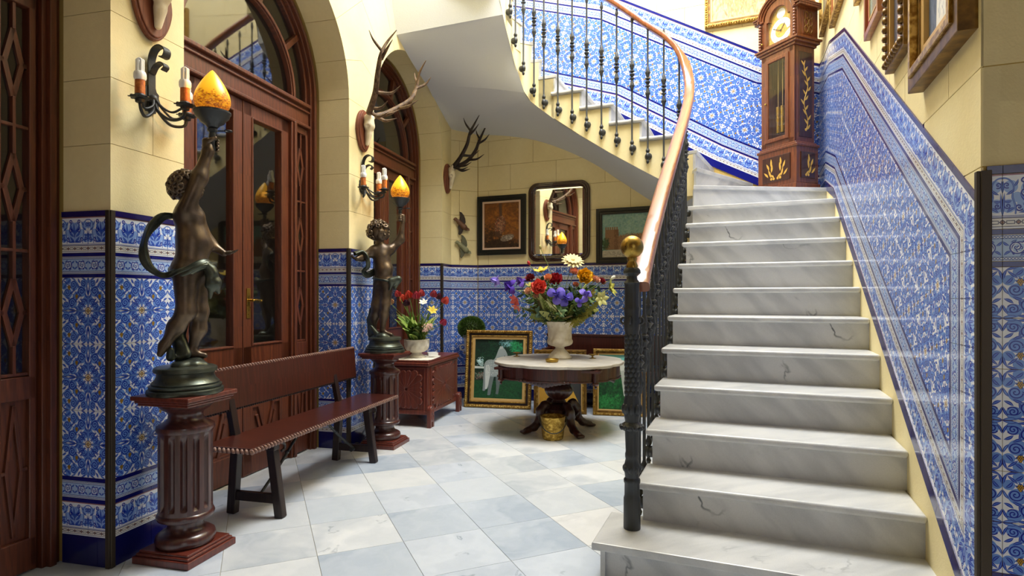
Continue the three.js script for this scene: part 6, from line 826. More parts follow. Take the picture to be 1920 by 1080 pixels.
function flower(kind, color, label, group, base, tip, size, face, leafCol, name) {
  const o = thing(name || { rose: 'rose', tulip: 'tulip', daisy: 'daisy', lily: 'lily', iris: 'iris', cluster: 'hyacinth', bud: 'flower_bud' }[kind], label, 'flower', base, 0, group), d = tip.clone().sub(base), mid = d.clone().multiplyScalar(0.5).add(V3(0, 0.03, 0)).add(V3(-d.x, 0, -d.z).multiplyScalar(0.12));
  mesh('stem', tube([V3(0, 0, 0), mid, d], 0.0028, 12, 5), cm(leafCol || '#6f8246'), o);
  const b = new THREE.Mesh(bloomGeo[kind], cm(color)); b.name = 'bloom'; b.position.copy(d); b.scale.setScalar(size * (kind === 'tulip' ? 1.75 : 1.45)); b.quaternion.setFromUnitVectors(UP, (face || d.clone().add(V3(0, 0.1, 0.2))).clone().normalize()); o.add(b);
  const lf = new THREE.Mesh(bladeGeo, cm(leafCol || '#6f8246')); lf.name = 'leaf'; lf.position.copy(mid.clone().multiplyScalar(0.9)); lf.scale.setScalar(0.10); lf.rotation.set(0.7, R() * 6, 0); o.add(lf);
  if (kind === 'tulip' || name === 'leafy') for (let i = 0; i < 4; i++) { const a = R() * 6.28, l = new THREE.Mesh(bladeGeo, cm(['#7f9a3e', '#93a84a', '#5d7c34', '#a8b45c'][R() * 4 | 0])); l.name = 'leaf'; l.position.set(0, 0.02, 0); l.scale.set(0.36, rr(0.24, 0.36), 0.36); l.rotation.set(rr(0.25, 0.75) * Math.cos(a), a, rr(0.25, 0.75) * Math.sin(a)); o.add(l); }
  return o;
}
function spray(g, color, base, tip, wide = 1) { const d = tip.clone().sub(base), L = d.length(), q = g.clone().scale(L * wide, L, L * wide), c = css(color), n = q.attributes.position.count, a = new Float32Array(n * 3); for (let i = 0; i < n; i++) { a[3 * i] = c.r; a[3 * i + 1] = c.g; a[3 * i + 2] = c.b; } q.setAttribute('color', new THREE.BufferAttribute(a, 3)); q.rotateY(R() * 6).applyQuaternion(new THREE.Quaternion().setFromUnitVectors(UP, d.normalize())); return q.translate(base.x, base.y, base.z); }
{ // tulips in the bowl
  const d0 = -BOWL.z, base = () => BOWL.clone().add(V3(rr(-0.05, 0.05), 0.12, rr(-0.05, 0.05))), tip = (x, y, dd = 0) => px(x, y, d0 + dd), gp = 'tulips in the white bowl';
  for (const [x, y, c, s, w, dd] of [[768, 559, '#c8402c', 0.024, 'red'], [758, 566, '#cf4a33', 0.024, 'red'], [748, 556, '#b83a3a', 0.02, 'red'], [781, 560, '#b9394a', 0.024, 'crimson'], [790, 556, '#c04a4a', 0.022, 'crimson'], [812, 557, '#a83a48', 0.022, 'crimson'], [832, 569, '#cf5248', 0.024, 'coral'], [829, 608, '#b93a5a', 0.022, 'pink'], [735, 571, '#c9a27a', 0.022, 'cream'], [822, 561, '#5a2030', 0.02, 'dark purple'], [763, 573, '#4c1c30', 0.02, 'dark purple']]) flower('tulip', c, w + ' tulip in the white bowl on the carved chest', w + ' tulips in the white bowl', base(), tip(x, y, rr(-0.1, 0.08)), s, null, '#6d8a3c');
  flower('cluster', '#d8b0a0', 'pale pink hyacinth spilling over the white bowl', null, base(), tip(791, 618, -0.1), 0.045, V3(0.8, 0.35, 0.5), '#6d8a3c'); flower('cluster', '#2b3ea0', 'deep blue hyacinth hanging beside the white bowl', null, base(), tip(812, 630, 0.02), 0.05, V3(0.1, -0.6, 0.1), '#6d8a3c'); flower('lily', '#d8c04a', 'yellow lily in the white bowl on the carved chest', null, base(), tip(810, 583, -0.05), 0.04, V3(0.3, 0.5, 0.6), '#6d8a3c'); flower('lily', '#e9e6d8', 'white lily in the white bowl on the carved chest', null, base(), tip(794, 568, -0.02), 0.035, V3(0, 0.6, 0.5), '#6d8a3c');
}
{ // topiary ball in a white urn behind the horse painting
  const P = W((884 - 960) / FOC * 6.66, 6.66, 0), o = thing('urn_stand', 'tall white urn on a slender foot beside the tiled corner', 'urn', P);
  mesh('urn', lathe([[0.03, 0.5], [0.06, 0.53], [0.075, 0.58], [0.08, 0.66], [0.09, 0.72], [0.105, 0.75], [0.105, 0.765], [0.085, 0.765], [0.07, 0.74], [0, 0.73]], 32), M.whiteUrn, o); mesh('stand', lathe([[0, 0], [0.1, 0], [0.1, 0.03], [0.06, 0.05], [0.03, 0.1], [0.025, 0.3], [0.04, 0.42], [0.022, 0.46], [0.035, 0.5]], 28), M.whiteUrn, o);
  for (const s of [-1, 1]) mesh('handle', new THREE.TorusGeometry(0.03, 0.008, 8, 16).translate(s * 0.1, 0.62, 0), M.whiteUrn, o);
  const b = thing('topiary_ball', 'round green topiary ball in the white urn', 'plant', P.clone().add(V3(0, 0.74, 0))), q = rng(4), g = [], lf = petal(0.035, 0.006, 0.5, 0, 2, 1); for (let i = 0; i < 1500; i++) { const y = 1 - 2 * (i + 0.5) / 1500, a = i * 2.39996, s = Math.sqrt(1 - y * y); g.push(lf.clone().applyQuaternion(new THREE.Quaternion().setFromUnitVectors(UP, V3(s * Math.cos(a) + (q() - 0.5) * 0.8, y + (q() - 0.5) * 0.8, s * Math.sin(a) + (q() - 0.5) * 0.8).normalize())).translate(s * Math.cos(a) * 0.13, y * 0.11 + 0.10, s * Math.sin(a) * 0.13)); } mesh('leaves', g, cm('#4c6a24'), b).userData.kind = 'stuff'; mesh('core', sph(0.135, 0, 0.1, 0, 1, 0.84, 1), cm('#33481a'), b);
}
// pedestal table ------------------------------------------------------------
const TB = W(0.42, 5.25, 0), TH = 0.632;
{
  const o = thing('pedestal_table', 'mahogany pedestal table with shaped white marble top and claw feet', 'table', TB, FROT + 0.05);
  const outline = k => { const P = []; for (let i = 0; i < 120; i++) { const a = i / 120 * PI * 2, c = Math.cos(a), s = Math.sin(a), q = Math.pow(Math.pow(Math.abs(c), 2.3) + Math.pow(Math.abs(s), 2.3), -1 / 2.3), f = 1 - 0.045 * Math.exp(-Math.pow((Math.abs(Math.abs(((a + PI / 4) % (PI / 2)) - PI / 4) - 0.36)) / 0.1, 2)); P.push([0.575 * c * q * f * k, 0.55 * s * q * f * k]); } return P; };
  mesh('marble_top', ext(outline(0.985), 0.014, 0.006).rotateX(-PI / 2).translate(0, TH - 0.02, 0), M.tabletop, o);
  mesh('apron', [ext(outline(0.93), 0.10, 0.003, [outline(0.87)]).rotateX(-PI / 2).translate(0, TH - 0.13, 0), ext(outline(0.95), 0.008, 0.002, [outline(0.87)]).rotateX(-PI / 2).translate(0, TH - 0.137, 0), box(0.9, 0.02, 0.9, 0, TH - 0.045, 0)], M.mahogany, o);
  for (let i = 0; i < 4; i++) { const a = PI / 4 + i * PI / 2, x = 0.578 * Math.cos(a), z = 0.553 * Math.sin(a); mesh('pendant', [cyl(0.022, 0.022, 0.115, x, TH - 0.135, z, 14), lathe([[0, -0.055], [0.008, -0.05], [0.012, -0.04], [0.006, -0.032], [0.02, -0.026], [0.03, -0.012], [0.026, 0], [0, 0]], 18).translate(x, TH - 0.135, z)], M.mahogany, o); }
  for (let i = 0; i < 4; i++) { const a = i * PI / 2, c = []; for (let k = -6; k <= 6; k++) { const t = k / 6; c.push(new THREE.SphereGeometry(0.03 * (1.15 - 0.5 * Math.abs(t)), 8, 6).scale(1, 1.0 * (1.2 - 0.7 * Math.abs(t)), 0.4).translate(t * 0.2, TH - 0.148 + 0.012 * Math.abs(t), 0.49)); } mesh('carved_valance', c.map(g => g.rotateY(a)), M.tableWood, o); }
  const gad = new THREE.LatheGeometry(dens([[0.05, 0.245], [0.065, 0.26], [0.055, 0.275], [0.09, 0.30], [0.118, 0.34], [0.122, 0.38], [0.1, 0.42], [0.07, 0.44], [0.085, 0.455], [0.1, 0.475], [0.075, 0.495], [0.12, 0.515]], 60).map(p => new THREE.Vector2(...p)), 72), gp = gad.attributes.position; for (let i = 0; i < gp.count; i++) { const y = gp.getY(i), x = gp.getX(i), z = gp.getZ(i), r = Math.hypot(x, z), a = Math.atan2(z, x), k = y > 0.28 && y < 0.43 ? 1 + 0.045 * Math.abs(Math.sin(a * 9)) * Math.sin((y - 0.28) / 0.15 * PI) : 1; gp.setXYZ(i, x * k, y, z * k); } gad.computeVertexNormals(); mesh('column', gad, M.tableWood, o);
  mesh('platform', lathe([[0, 0.13], [0.1, 0.135], [0.12, 0.16], [0.13, 0.2], [0.1, 0.235], [0.06, 0.25], [0, 0.25]], 32), M.tableWood, o); mesh('bearer', cyl(0.3, 0.3, 0.02, 0, TH - 0.125, 0, 24), M.tableWood, o);
  for (let i = 0; i < 4; i++) { const a = PI / 4 + i * PI / 2, caps = [[[0.09, 0.2, 0], [0.15, 0.235, 0], 0.035, 0.034], [[0.15, 0.235, 0], [0.185, 0.19, 0], 0.034, 0.04], [[0.185, 0.19, 0], [0.2, 0.1, 0], 0.04, 0.034], [[0.2, 0.1, 0], [0.25, 0.05, 0], 0.034, 0.032], [[0.25, 0.05, 0], [0.33, 0.028, 0], 0.032, 0.026], ...[-1.2, -0.4, 0.4, 1.2].map(k => [[0.30, 0.026, k * 0.012], [0.365, 0.016, k * 0.022], 0.017, 0.013, 0.008]), [[0.12, 0.24, 0], [0.125, 0.255, 0.012], 0.022, 0.016], [[0.16, 0.12, 0.03], [0.19, 0.15, 0.034], 0.016, 0.02], [[0.16, 0.12, -0.03], [0.19, 0.15, -0.034], 0.016, 0.02]]; mesh('claw_foot', blob(caps, 0.02, 0.008).rotateY(-a), M.tableWood, o); }
}
{ // urn vase, dishes, bucket
  const c = W(0.438, 5.36, TH + 0.0005), o = thing('urn_vase', 'white urn vase with moulded relief holding the mixed bouquet', 'vase', c);
  mesh('foot', lathe([[0, 0], [0.108, 0], [0.11, 0.012], [0.1, 0.022], [0.085, 0.045], [0.06, 0.07], [0.042, 0.09], [0.04, 0.1], [0.055, 0.11]], 40), M.stone, o);
  mesh('bowl', relief(dens([[0.05, 0.108], [0.09, 0.118], [0.112, 0.135], [0.116, 0.16], [0.108, 0.18], [0.107, 0.2], [0.109, 0.25], [0.115, 0.29], [0.13, 0.32], [0.138, 0.335], [0.132, 0.338], [0.115, 0.31], [0.1, 0.27], [0, 0.26]], 80), 72, 0.0035, 7, 0.125, 0.30), M.stone, o);
  const dish = (x, y, r, label, flat) => { const d = (EYE - TH) * FOC / (y - HOR), q = thing('brass_dish', label, 'dish', W((x - 960) / FOC * d, d, TH + 0.0005)); if (flat) { mesh('dish', lathe([[0, 0.004], [r * 0.7, 0.004], [r, 0.022], [r * 1.06, 0.026], [r * 1.08, 0.018], [r, 0.006], [r * 0.9, 0], [0, 0]], 32), M.brass, q); mesh('rim', new THREE.TorusGeometry(r * 1.06, 0.004, 6, 32).rotateX(PI / 2).translate(0, 0.025, 0), M.brass, q); } else { mesh('dish', lathe([[0, 0.026], [r * 0.5, 0.026], [r, 0.034], [r, 0.038], [r * 0.5, 0.032], [0, 0.03]], 28), M.brass, q); mesh('foot', lathe([[0, 0], [r * 0.75, 0], [r * 0.7, 0.004], [r * 0.2, 0.008], [r * 0.18, 0.022], [r * 0.4, 0.027]], 24), M.brass, q); } };
  dish(1035, 679, 0.052, 'round flat brass ashtray in front of the urn vase', true); dish(969, 668, 0.04, 'small footed brass dish near the horse painting side of the table', false); dish(1111, 672, 0.04, 'small footed brass dish near the newel post side of the table', false);
  const b = thing('brass_bucket', 'hammered brass bucket with bail handle under the table', 'bucket', W(0.343, 4.92, 0));
  mesh('bucket', lathe([[0, 0], [0.078, 0], [0.084, 0.006], [0.09, 0.03], [0.104, 0.185], [0.108, 0.192], [0.104, 0.196], [0.098, 0.19], [0.086, 0.03], [0, 0.012]], 48), M.hammered, b);
  mesh('handle', tube(Array.from({ length: 13 }, (_, i) => { const a = PI + i / 12 * PI; return [0.112 * Math.cos(a), 0.175 + 0.10 * Math.sin(a), 0.05 * Math.abs(Math.sin(a)) + 0.085 * Math.abs(Math.sin(a))]; }), 0.0045, 32, 6), M.iron, b);
  for (const s of [-1, 1]) mesh('lug', tor(0.011, 0.004, s * 0.109, 0.178, 0, 16), M.iron, b);
  // bouquet
  const d0 = 5.28, base = () => c.clone().add(V3(rr(-0.05, 0.05), 0.30, rr(-0.05, 0.05))), tip = (x, y, dd) => px(x, y, d0 + dd), wh = ' in the bouquet of the urn vase';
  for (const [k, x, y, col, s, w, dd, f] of [['daisy', 1074, 489, '#dccb92', 0.075, 'cream yellow daisy', 0, [0.1, 0.8, 0.6]], ['bud', 1014, 467, '#a8a060', 0.014, 'tall thin green bud', 0.05], ['lily', 1015, 510, '#cdb03c', 0.06, 'golden yellow lily', 0, [-0.2, 1, 0.3]], ['bud', 993, 497, '#b02a28', 0.016, 'red rosebud', 0.02], ['rose', 995, 523, '#7c1420', 0.038, 'dark red rose', -0.05], ['rose', 1042, 527, '#a01526', 0.055, 'large deep red rose', -0.12], ['rose', 1011, 540, '#e0604f', 0.06, 'large coral rose', -0.2, [-0.2, 0.4, 1]], ['rose', 1028, 522, '#e8a070', 0.032, 'peach rose', -0.15], ['rose', 1076, 511, '#e2987a', 0.036, 'salmon rose', -0.05], ['rose', 1117, 526, '#e4ac92', 0.032, 'pale pink rose', -0.05], ['rose', 991, 547, '#e2b08c', 0.03, 'blush rose', -0.18], ['rose', 1079, 535, '#c47a5a', 0.024, 'terracotta rose', -0.1], ['rose', 1095, 520, '#e6b41e', 0.062, 'large bright yellow rose', -0.12, [0.2, 0.4, 1]], ['rose', 1109, 524, '#dd9a34', 0.036, 'orange yellow rose', -0.02], ['rose', 1127, 529, '#8c1428', 0.034, 'wine red rose', 0.04], ['iris', 957, 538, '#4a2c9c', 0.06, 'dark violet iris', -0.05, [-0.6, 0.4, 0.6]], ['iris', 977, 530, '#5a3aa0', 0.05, 'purple iris', 0.05], ['iris', 932, 527, '#8a78d0', 0.05, 'pale lilac iris', 0, [-1, 0.3, 0.3]], ['iris', 1043, 553, '#6a5ac0', 0.065, 'large blue violet iris', -0.25, [-0.1, 0.1, 1]], ['iris', 1060, 559, '#5c50b4', 0.06, 'blue violet iris', -0.25, [0.2, -0.1, 1]], ['iris', 1098, 553, '#7a66cc', 0.05, 'lavender iris', -0.2, [0.3, 0.3, 1]], ['iris', 1087, 566, '#6e5cc4', 0.036, 'small lavender iris', -0.2, [0.1, 0, 1]], ['lily', 968, 562, '#e0665a', 0.05, 'coral gladiolus', -0.12, [-0.7, -0.4, 0.6]], ['lily', 970, 574, '#d0705c', 0.04, 'drooping coral gladiolus', -0.1, [-0.5, -0.8, 0.4]], ['lily', 1143, 541, '#b0b050', 0.065, 'yellow green lily', -0.05, [0.9, 0.3, 0.4]], ['lily', 1126, 560, '#c4c27c', 0.055, 'pale green lily', -0.15, [0.4, 0, 1]], ['bud', 1146, 524, '#e4e2d0', 0.018, 'white lily bud', 0], ['rose', 1050, 545, '#e8a0a0', 0.022, 'small pink rose', -0.22], ['rose', 1005, 556, '#cfa080', 0.02, 'tiny buff rose', -0.2]]) flower(k, col, w + wh, null, base(), tip(x, y, dd), s, f ? V3(...f) : null, '#7b8a4a');
  const gr = [];
  for (let i = 0; i < 64; i++) { const a = rr(0, 6.28), r = rr(0.10, 0.42), y = rr(0.42, 0.72); gr.push(spray(sprigGeo, ['#3f5a34', '#54703e', '#6c7c48', '#4a6450'][i % 4], base(), c.clone().add(V3(r * Math.cos(a), y, r * Math.sin(a) * 0.8)), 0.9)); }
  for (let i = 0; i < 30; i++) { const a = i / 30 * 6.28 + rr(-0.2, 0.2), r = rr(0.16, 0.40); gr.push(spray(fernGeo, ['#8a8c3a', '#a39a44', '#74803a', '#6a5c34'][i % 4], base(), c.clone().add(V3(r * Math.cos(a), rr(0.42, 0.60), r * Math.sin(a) * 0.8 + 0.02)), 0.9)); }
  for (let i = 0; i < 22; i++) { const a = rr(0, 6.28), r = rr(0.12, 0.40); gr.push(spray(bladeGeo, ['#a9b070', '#8f9a58', '#c2c48c'][i % 3], base(), c.clone().add(V3(r * Math.cos(a), rr(0.42, 0.66), r * Math.sin(a) * 0.8 + 0.03)), 0.8)); }
  mat('greenery', { vertexColors: true, roughness: 0.7 }); const gm = tag(mesh('bouquet_greenery', gr, M.greenery), 'mixed ferns, sprigs and narrow leaves filling the urn vase', 'greenery'); gm.userData.kind = 'stuff';
}
{ const m = mesh('power_cord', [tube([LW(2.46, 0.9, 0.012), LW(2.47, 0.6, 0.014), LW(2.45, 0.3, 0.014), LW(2.40, 0.12, 0.03), LW(2.16, 0.008, 0.03), LW(2.08, 0.008, 0.06)], 0.004, 40, 6), sph(0.03, ...LW(2.06, 0.032, 0.07).toArray())], M.cord); tag(m, 'black power cord trailing down the tiled pillar to a floor switch', 'cord'); }
// ---------------------------------------------------------------- iron railing of the stair
{
  const o = thing('stair_railing', 'black iron stair railing with turned balusters and polished wooden handrail', 'railing', V3(0, 0, 0), FROT);
  const nose1 = v => 0.358 + (v - 2.655) * RISE / GO, nosing2 = u => 15 * RISE + (-0.638 - u) * RISE / 0.29;
  const bal = geo([lathe([[0, 0], [0.010, 0.008], [0.014, 0.024], [0.008, 0.038], [0.012, 0.044], [0.021, 0.06], [0.023, 0.076], [0.017, 0.096], [0.011, 0.102], [0.017, 0.112], [0.019, 0.124], [0.011, 0.14], [0.0085, 0.15], [0.0085, 0.60], [0.012, 0.606], [0.018, 0.64], [0.019, 0.67], [0.012, 0.70], [0.011, 0.71], [0.024, 0.716], [0.024, 0.722], [0.010, 0.73], [0.018, 0.748], [0.026, 0.757], [0.018, 0.766], [0.010, 0.776], [0.024, 0.785], [0.024, 0.791], [0.012, 0.80], [0.018, 0.82], [0.020, 0.85], [0.014, 0.885], [0.0095, 0.90], [0.0085, 0.905], [0.0085, 1.24], [0.013, 1.25], [0.016, 1.268], [0.011, 1.285], [0.009, 1.31]], 12), ...[0, 1, 2, 3, 4, 5].map(i => sph(0.007, 0.017 * Math.cos(i * PI / 3), 0.652, 0.017 * Math.sin(i * PI / 3), 1, 2.2, 1, 6)), ...[0, 1, 2, 3, 4, 5].map(i => sph(0.007, 0.018 * Math.cos(i * PI / 3), 0.845, 0.018 * Math.sin(i * PI / 3), 1, 2.4, 1, 6))]);
  const brack = geo([rod([0, 0.076, 0], [0, 0.076, -0.03], 0.014, 0.018), sph(0.031, 0, 0.072, -0.02, 1, 1, 0.8, 12), cyl(0.034, 0.026, 0.008, 0, 0, 0, 16).rotateX(PI / 2).translate(0, 0.076, -0.036)]);
  const put = (u, v, h, rot) => { const m = new THREE.Mesh(bal, M.castIron); m.name = 'baluster'; m.position.set(u, h, -v); o.add(m); const b = new THREE.Mesh(brack, M.castIron); b.name = 'bracket'; b.rotation.y = rot; m.add(b); };
  for (let v = 2.76; v < 5.15; v += GO / 2) put(-0.497, v, nose1(v) - 0.40, -PI / 2);
  const turn = [[-0.50, 5.24, 1.64], [-0.515, 5.36, 1.84], [-0.58, 5.46, 2.06]]; for (const [u, v, h] of turn) put(u, v, h + 0.02, -PI / 3);
  for (let u = -0.72; u > -1.95; u -= 0.145) put(u, 5.495, nosing2(u) - 0.40, 0);
  for (const [u, v, h] of [[-1.98, 5.485, 3.18], [-2.06, 5.40, 3.38], [-2.085, 5.25, 3.6], [-2.07, 5.08, 3.8]]) put(u, v, h, PI / 4);
  // handrail
  const path = [[-0.445, 2.615, 1.235], [-0.455, 2.72, 1.30], [-0.468, 3.4, 1.735], [-0.468, 4.2, 2.24], [-0.468, 4.95, 2.72], [-0.468, 5.18, 2.91], [-0.49, 5.36, 3.13], [-0.55, 5.46, 3.34], [-0.66, 5.495, 3.52], [-0.9, 5.495, 3.73], [-1.237, 5.495, 4.02], [-1.5, 5.495, 4.20], [-1.85, 5.495, 4.42], [-1.99, 5.47, 4.53], [-2.07, 5.36, 4.70], [-2.085, 5.15, 4.90], [-2.07, 4.9, 5.1]].map(p => V3(p[0], p[2], -p[1]));
  const c = crv(path), n = 160, P = [], I = [], prof = []; for (let i = 0; i < 20; i++) { const a = i / 20 * PI * 2, x = Math.cos(a), y = Math.sin(a); prof.push([0.042 * Math.sign(x) * Math.pow(Math.abs(x), 0.45), 0.024 * Math.sign(y) * Math.pow(Math.abs(y), 0.5) + (y > 0 ? 0.004 * (1 - x * x) : 0)]); }
  for (let i = 0; i <= n; i++) { const p = c.getPointAt(i / n), t = c.getTangentAt(i / n), s = new THREE.Vector3().crossVectors(t, UP).normalize(), u = new THREE.Vector3().crossVectors(s, t); for (const [x, y] of prof) P.push(p.x + s.x * x + u.x * y, p.y + s.y * x + u.y * y, p.z + s.z * x + u.z * y); }
  for (let i = 0; i < n; i++) for (let j = 0; j < 20; j++) { const a = i * 20 + j, b = i * 20 + (j + 1) % 20; I.push(a, a + 20, b, b, a + 20, b + 20); } for (const e of [0, n]) { for (let j = 1; j < 19; j++) e ? I.push(e * 20, e * 20 + j, e * 20 + j + 1) : I.push(0, j + 1, j); }
  const hg = new THREE.BufferGeometry(); hg.setAttribute('position', new THREE.Float32BufferAttribute(P, 3)); hg.setIndex(I); mesh('handrail', toCreasedNormals(hg, 0.9), M.railWood, o).userData.label = 'polished reddish wooden handrail';
  // newel post
  const nw = new THREE.Group(); nw.name = 'newel_post'; nw.position.set(-0.473, RISE, -2.574); o.add(nw); const Y = y => (992 - y) / 428;
  mesh('post', lathe([[0, 0], [0.036, 0], [0.037, 0.004], [0.0365, Y(935)], [0.033, Y(930)], [0.0325, Y(908)], [0.036, Y(905)], [0.036, Y(900)], [0.03, Y(896)], [0.034, Y(884)], [0.037, Y(876)], [0.032, Y(870)], [0.028, Y(862)], [0.03, Y(858)], [0.03, Y(852)], [0.0275, Y(848)], [0.031, Y(808)], [0.046, Y(803)], [0.049, Y(799)], [0.04, Y(796)], [0.03, Y(792)], [0.036, Y(775)], [0.036, Y(755)], [0.030, Y(742)], [0.030, Y(625)], [0.034, Y(618)], [0.036, Y(605)], [0.032, Y(596)], [0.034, Y(585)], [0.036, Y(580)], [0.032, Y(576)], [0.032, Y(536)], [0.036, Y(532)], [0.024, Y(526)], [0.022, Y(520)], [0.038, Y(514)], [0.036, Y(508)], [0.028, Y(504)], [0, Y(503)]], 28), M.castIron, nw);
  const lv = []; for (let i = 0; i < 12; i++) lv.push(sph(0.011, 0.046 * Math.cos(i * PI / 6), Y(802), 0.046 * Math.sin(i * PI / 6), 1, 1.1, 1, 8)); for (let i = 0; i < 9; i++) lv.push(sph(0.013, 0.033 * Math.cos(i * 0.698), Y(768), 0.033 * Math.sin(i * 0.698), 1, 1.9, 1, 8)); for (let i = 0; i < 8; i++) lv.push(sph(0.012, 0.03 * Math.cos(i * 0.785), Y(880), 0.03 * Math.sin(i * 0.785), 1, 1.5, 1, 8)); for (let i = 0; i < 4; i++) lv.push(tor(0.013, 0.005, 0, 0, 0, 14).translate(0.036, Y(603), 0).rotateY(i * PI / 2)); mesh('leaf_ornament', lv, M.castIron, nw);
  const sc = []; for (let r = 0; r < 13; r++) for (let i = 0; i < 9; i++) { const a = (i + (r % 2) / 2) / 9 * PI * 2; sc.push(new THREE.SphereGeometry(0.011, 6, 5).scale(0.9, 1.1, 0.5).translate(0, Y(738) + r * 0.0205, 0.029).rotateY(a)); } mesh('scale_ornament', sc, M.castIron, nw);
  mesh('brass_knob', [lathe([[0, Y(506)], [0.024, Y(506)], [0.026, Y(500)], [0.018, Y(492)], [0.022, Y(487)], [0.02, Y(483)], [0.012, Y(480)]], 24), new THREE.SphereGeometry(0.05, 36, 24).translate(0, Y(465), 0)], M.brass, nw).userData.label = 'brass ball finial';
}
// ---------------------------------------------------------------- longcase clock
{
  const o = thing('longcase_clock', 'tall wooden longcase clock with gilt inlay in the stair corner', 'clock', W(2.525, 5.366, 12 * RISE), Math.atan2(-0.92, 0.39)), D = 0.27;
  mesh('base', [rbox(0.45, 0.05, D + 0.03, 0.006, 0, 0.025, 0), rbox(0.43, 0.33, D, 0.006, 0, 0.215, 0), rbox(0.45, 0.025, D + 0.02, 0.008, 0, 0.385, 0), rbox(0.41, 0.025, D - 0.01, 0.008, 0, 0.405, 0)], M.clockWood, o);
  mesh('base_panel', rbox(0.31, 0.23, 0.014, 0.005, 0, 0.21, D / 2 + 0.003), M.clockDark, o);
  mesh('base_panel', rbox(0.014, 0.23, 0.17, 0.005, 0.215 + 0.003, 0.21, 0), M.clockDark, o);
  const lf = (x, y, l, w, a) => { const P = []; for (let i = 0; i <= 8; i++) { const t = i / 8; P.push([w * Math.sin(PI * Math.pow(t, 0.8)), l * t]); } for (let i = 7; i > 0; i--) { const t = i / 8; P.push([-w * 0.5 * Math.sin(PI * t), l * t]); } return ext(P, 0.0015).rotateZ(a).translate(x, y, 0); };
  const spray = s => [lf(s * 0.02, 0.14, 0.05, 0.012, -s * 0.9), lf(s * 0.055, 0.145, 0.08, 0.013, -s * 0.35), lf(s * 0.085, 0.15, 0.07, 0.012, -s * 0.75), lf(s * 0.05, 0.19, 0.08, 0.014, s * 0.1), lf(s * 0.075, 0.215, 0.07, 0.013, -s * 0.45), lf(s * 0.055, 0.245, 0.07, 0.013, s * 0.05), sph(0.012, s * 0.022, 0.13, 0, 1, 1, 0.15), sph(0.012, s * 0.05, 0.132, 0, 1, 1, 0.15)];
  mesh('inlay', [...spray(1), ...spray(-1)].map(g => g.translate(0, -0.01, D / 2 + 0.0105)), M.inlay, o).userData.label = 'gilt leaf inlay'; mesh('inlay', spray(1).map(g => g.translate(-0.05, -0.01, 0).rotateY(PI / 2).translate(0.2255, 0, 0)), M.inlay, o);
  // waist with long glazed door
  const y0 = 0.415, y1 = 1.27, yc = (y0 + y1) / 2, h = y1 - y0;
  mesh('waist', [rbox(0.02, h, D - 0.03, 0.004, -0.175, yc, 0), rbox(0.03, h, D - 0.03, 0.004, 0.17, yc, 0), rbox(0.36, h, 0.015, 0.003, 0, yc, -D / 2 + 0.02), rbox(0.06, h, 0.03, 0.005, -0.155, yc, D / 2 - 0.025), rbox(0.06, h, 0.03, 0.005, 0.155, yc, D / 2 - 0.025), rbox(0.36, 0.05, 0.03, 0.004, 0, y0 + 0.025, D / 2 - 0.025), rbox(0.36, 0.05, 0.03, 0.004, 0, y1 - 0.025, D / 2 - 0.025)], M.clockWood, o);
  mesh('waist_door', [ringRect(0.26, h - 0.09, 0.035, 0.02, D / 2 - 0.015, 0.005).translate(0, y0 + 0.045, 0)], M.clockWood, o); mesh('glass_pane', new THREE.PlaneGeometry(0.2, h - 0.14).translate(0, yc, D / 2 - 0.004), M.clockGlass, o); mesh('door_knob', sph(0.009, -0.115, yc - 0.02, D / 2 + 0.014), M.brass, o);
  mesh('back_lining', box(0.3, h - 0.1, 0.004, 0, yc, -D / 2 + 0.032), M.clockDark, o);
  mesh('side_panel', rbox(0.014, h - 0.1, 0.16, 0.005, 0.183, yc, -0.01), M.clockDark, o);
  const vine = []; { const pts = []; for (let i = 0; i <= 24; i++) pts.push([0.022 * Math.sin(i / 24 * 12), 0.52 + i / 24 * 0.62, 0]); vine.push(tube(pts, 0.003, 60, 5)); for (let i = 0; i < 14; i++) { const t = (i + 0.5) / 14; vine.push(lf(0.022 * Math.sin(t * 12), 0.51 + t * 0.6, 0.065, 0.012, (i % 2 ? 1 : -1) * 0.7)); } vine.push(sph(0.013, 0, 0.53, 0, 1, 1, 0.2)); } mesh('inlay', vine.map(g => g.rotateY(PI / 2).translate(0.1908, 0, -0.01)), M.inlay, o).userData.label = 'gilt scrolling vine inlay';
  for (const x of [-0.05, 0.0, 0.05]) { mesh('weight', [cyl(0.019, 0.019, 0.24, x, 0.55, 0.06, 18), cyl(0.02, 0.02, 0.008, x, 0.55, 0.06, 18), cyl(0.02, 0.02, 0.008, x, 0.782, 0.06, 18)], M.brass, o); mesh('chain', cyl(0.0022, 0.0022, 0.48, x, 0.79, 0.06, 6), M.goldPale, o); }
  // hood
  const hy = 1.27; mesh('hood_cornice', [rbox(0.40, 0.025, D, 0.006, 0, hy + 0.012, 0), rbox(0.45, 0.025, D + 0.03, 0.008, 0, hy + 0.035, 0), rbox(0.48, 0.02, D + 0.05, 0.006, 0, hy + 0.056, 0)], M.clockWood, o);
  const hs = []; const front = new THREE.Shape(); front.moveTo(-0.21, 0); front.lineTo(0.21, 0); front.lineTo(0.21, 0.27); front.lineTo(0.15, 0.27); front.absarc(0, 0.27, 0.15, 0, PI); front.lineTo(-0.21, 0.27); front.closePath(); const hole = new THREE.Path(); hole.moveTo(-0.135, 0.03); hole.lineTo(0.135, 0.03); hole.lineTo(0.135, 0.25); hole.lineTo(0.105, 0.25); hole.absarc(0, 0.25, 0.105, 0, PI); hole.lineTo(-0.135, 0.25); hole.closePath(); front.holes.push(hole);
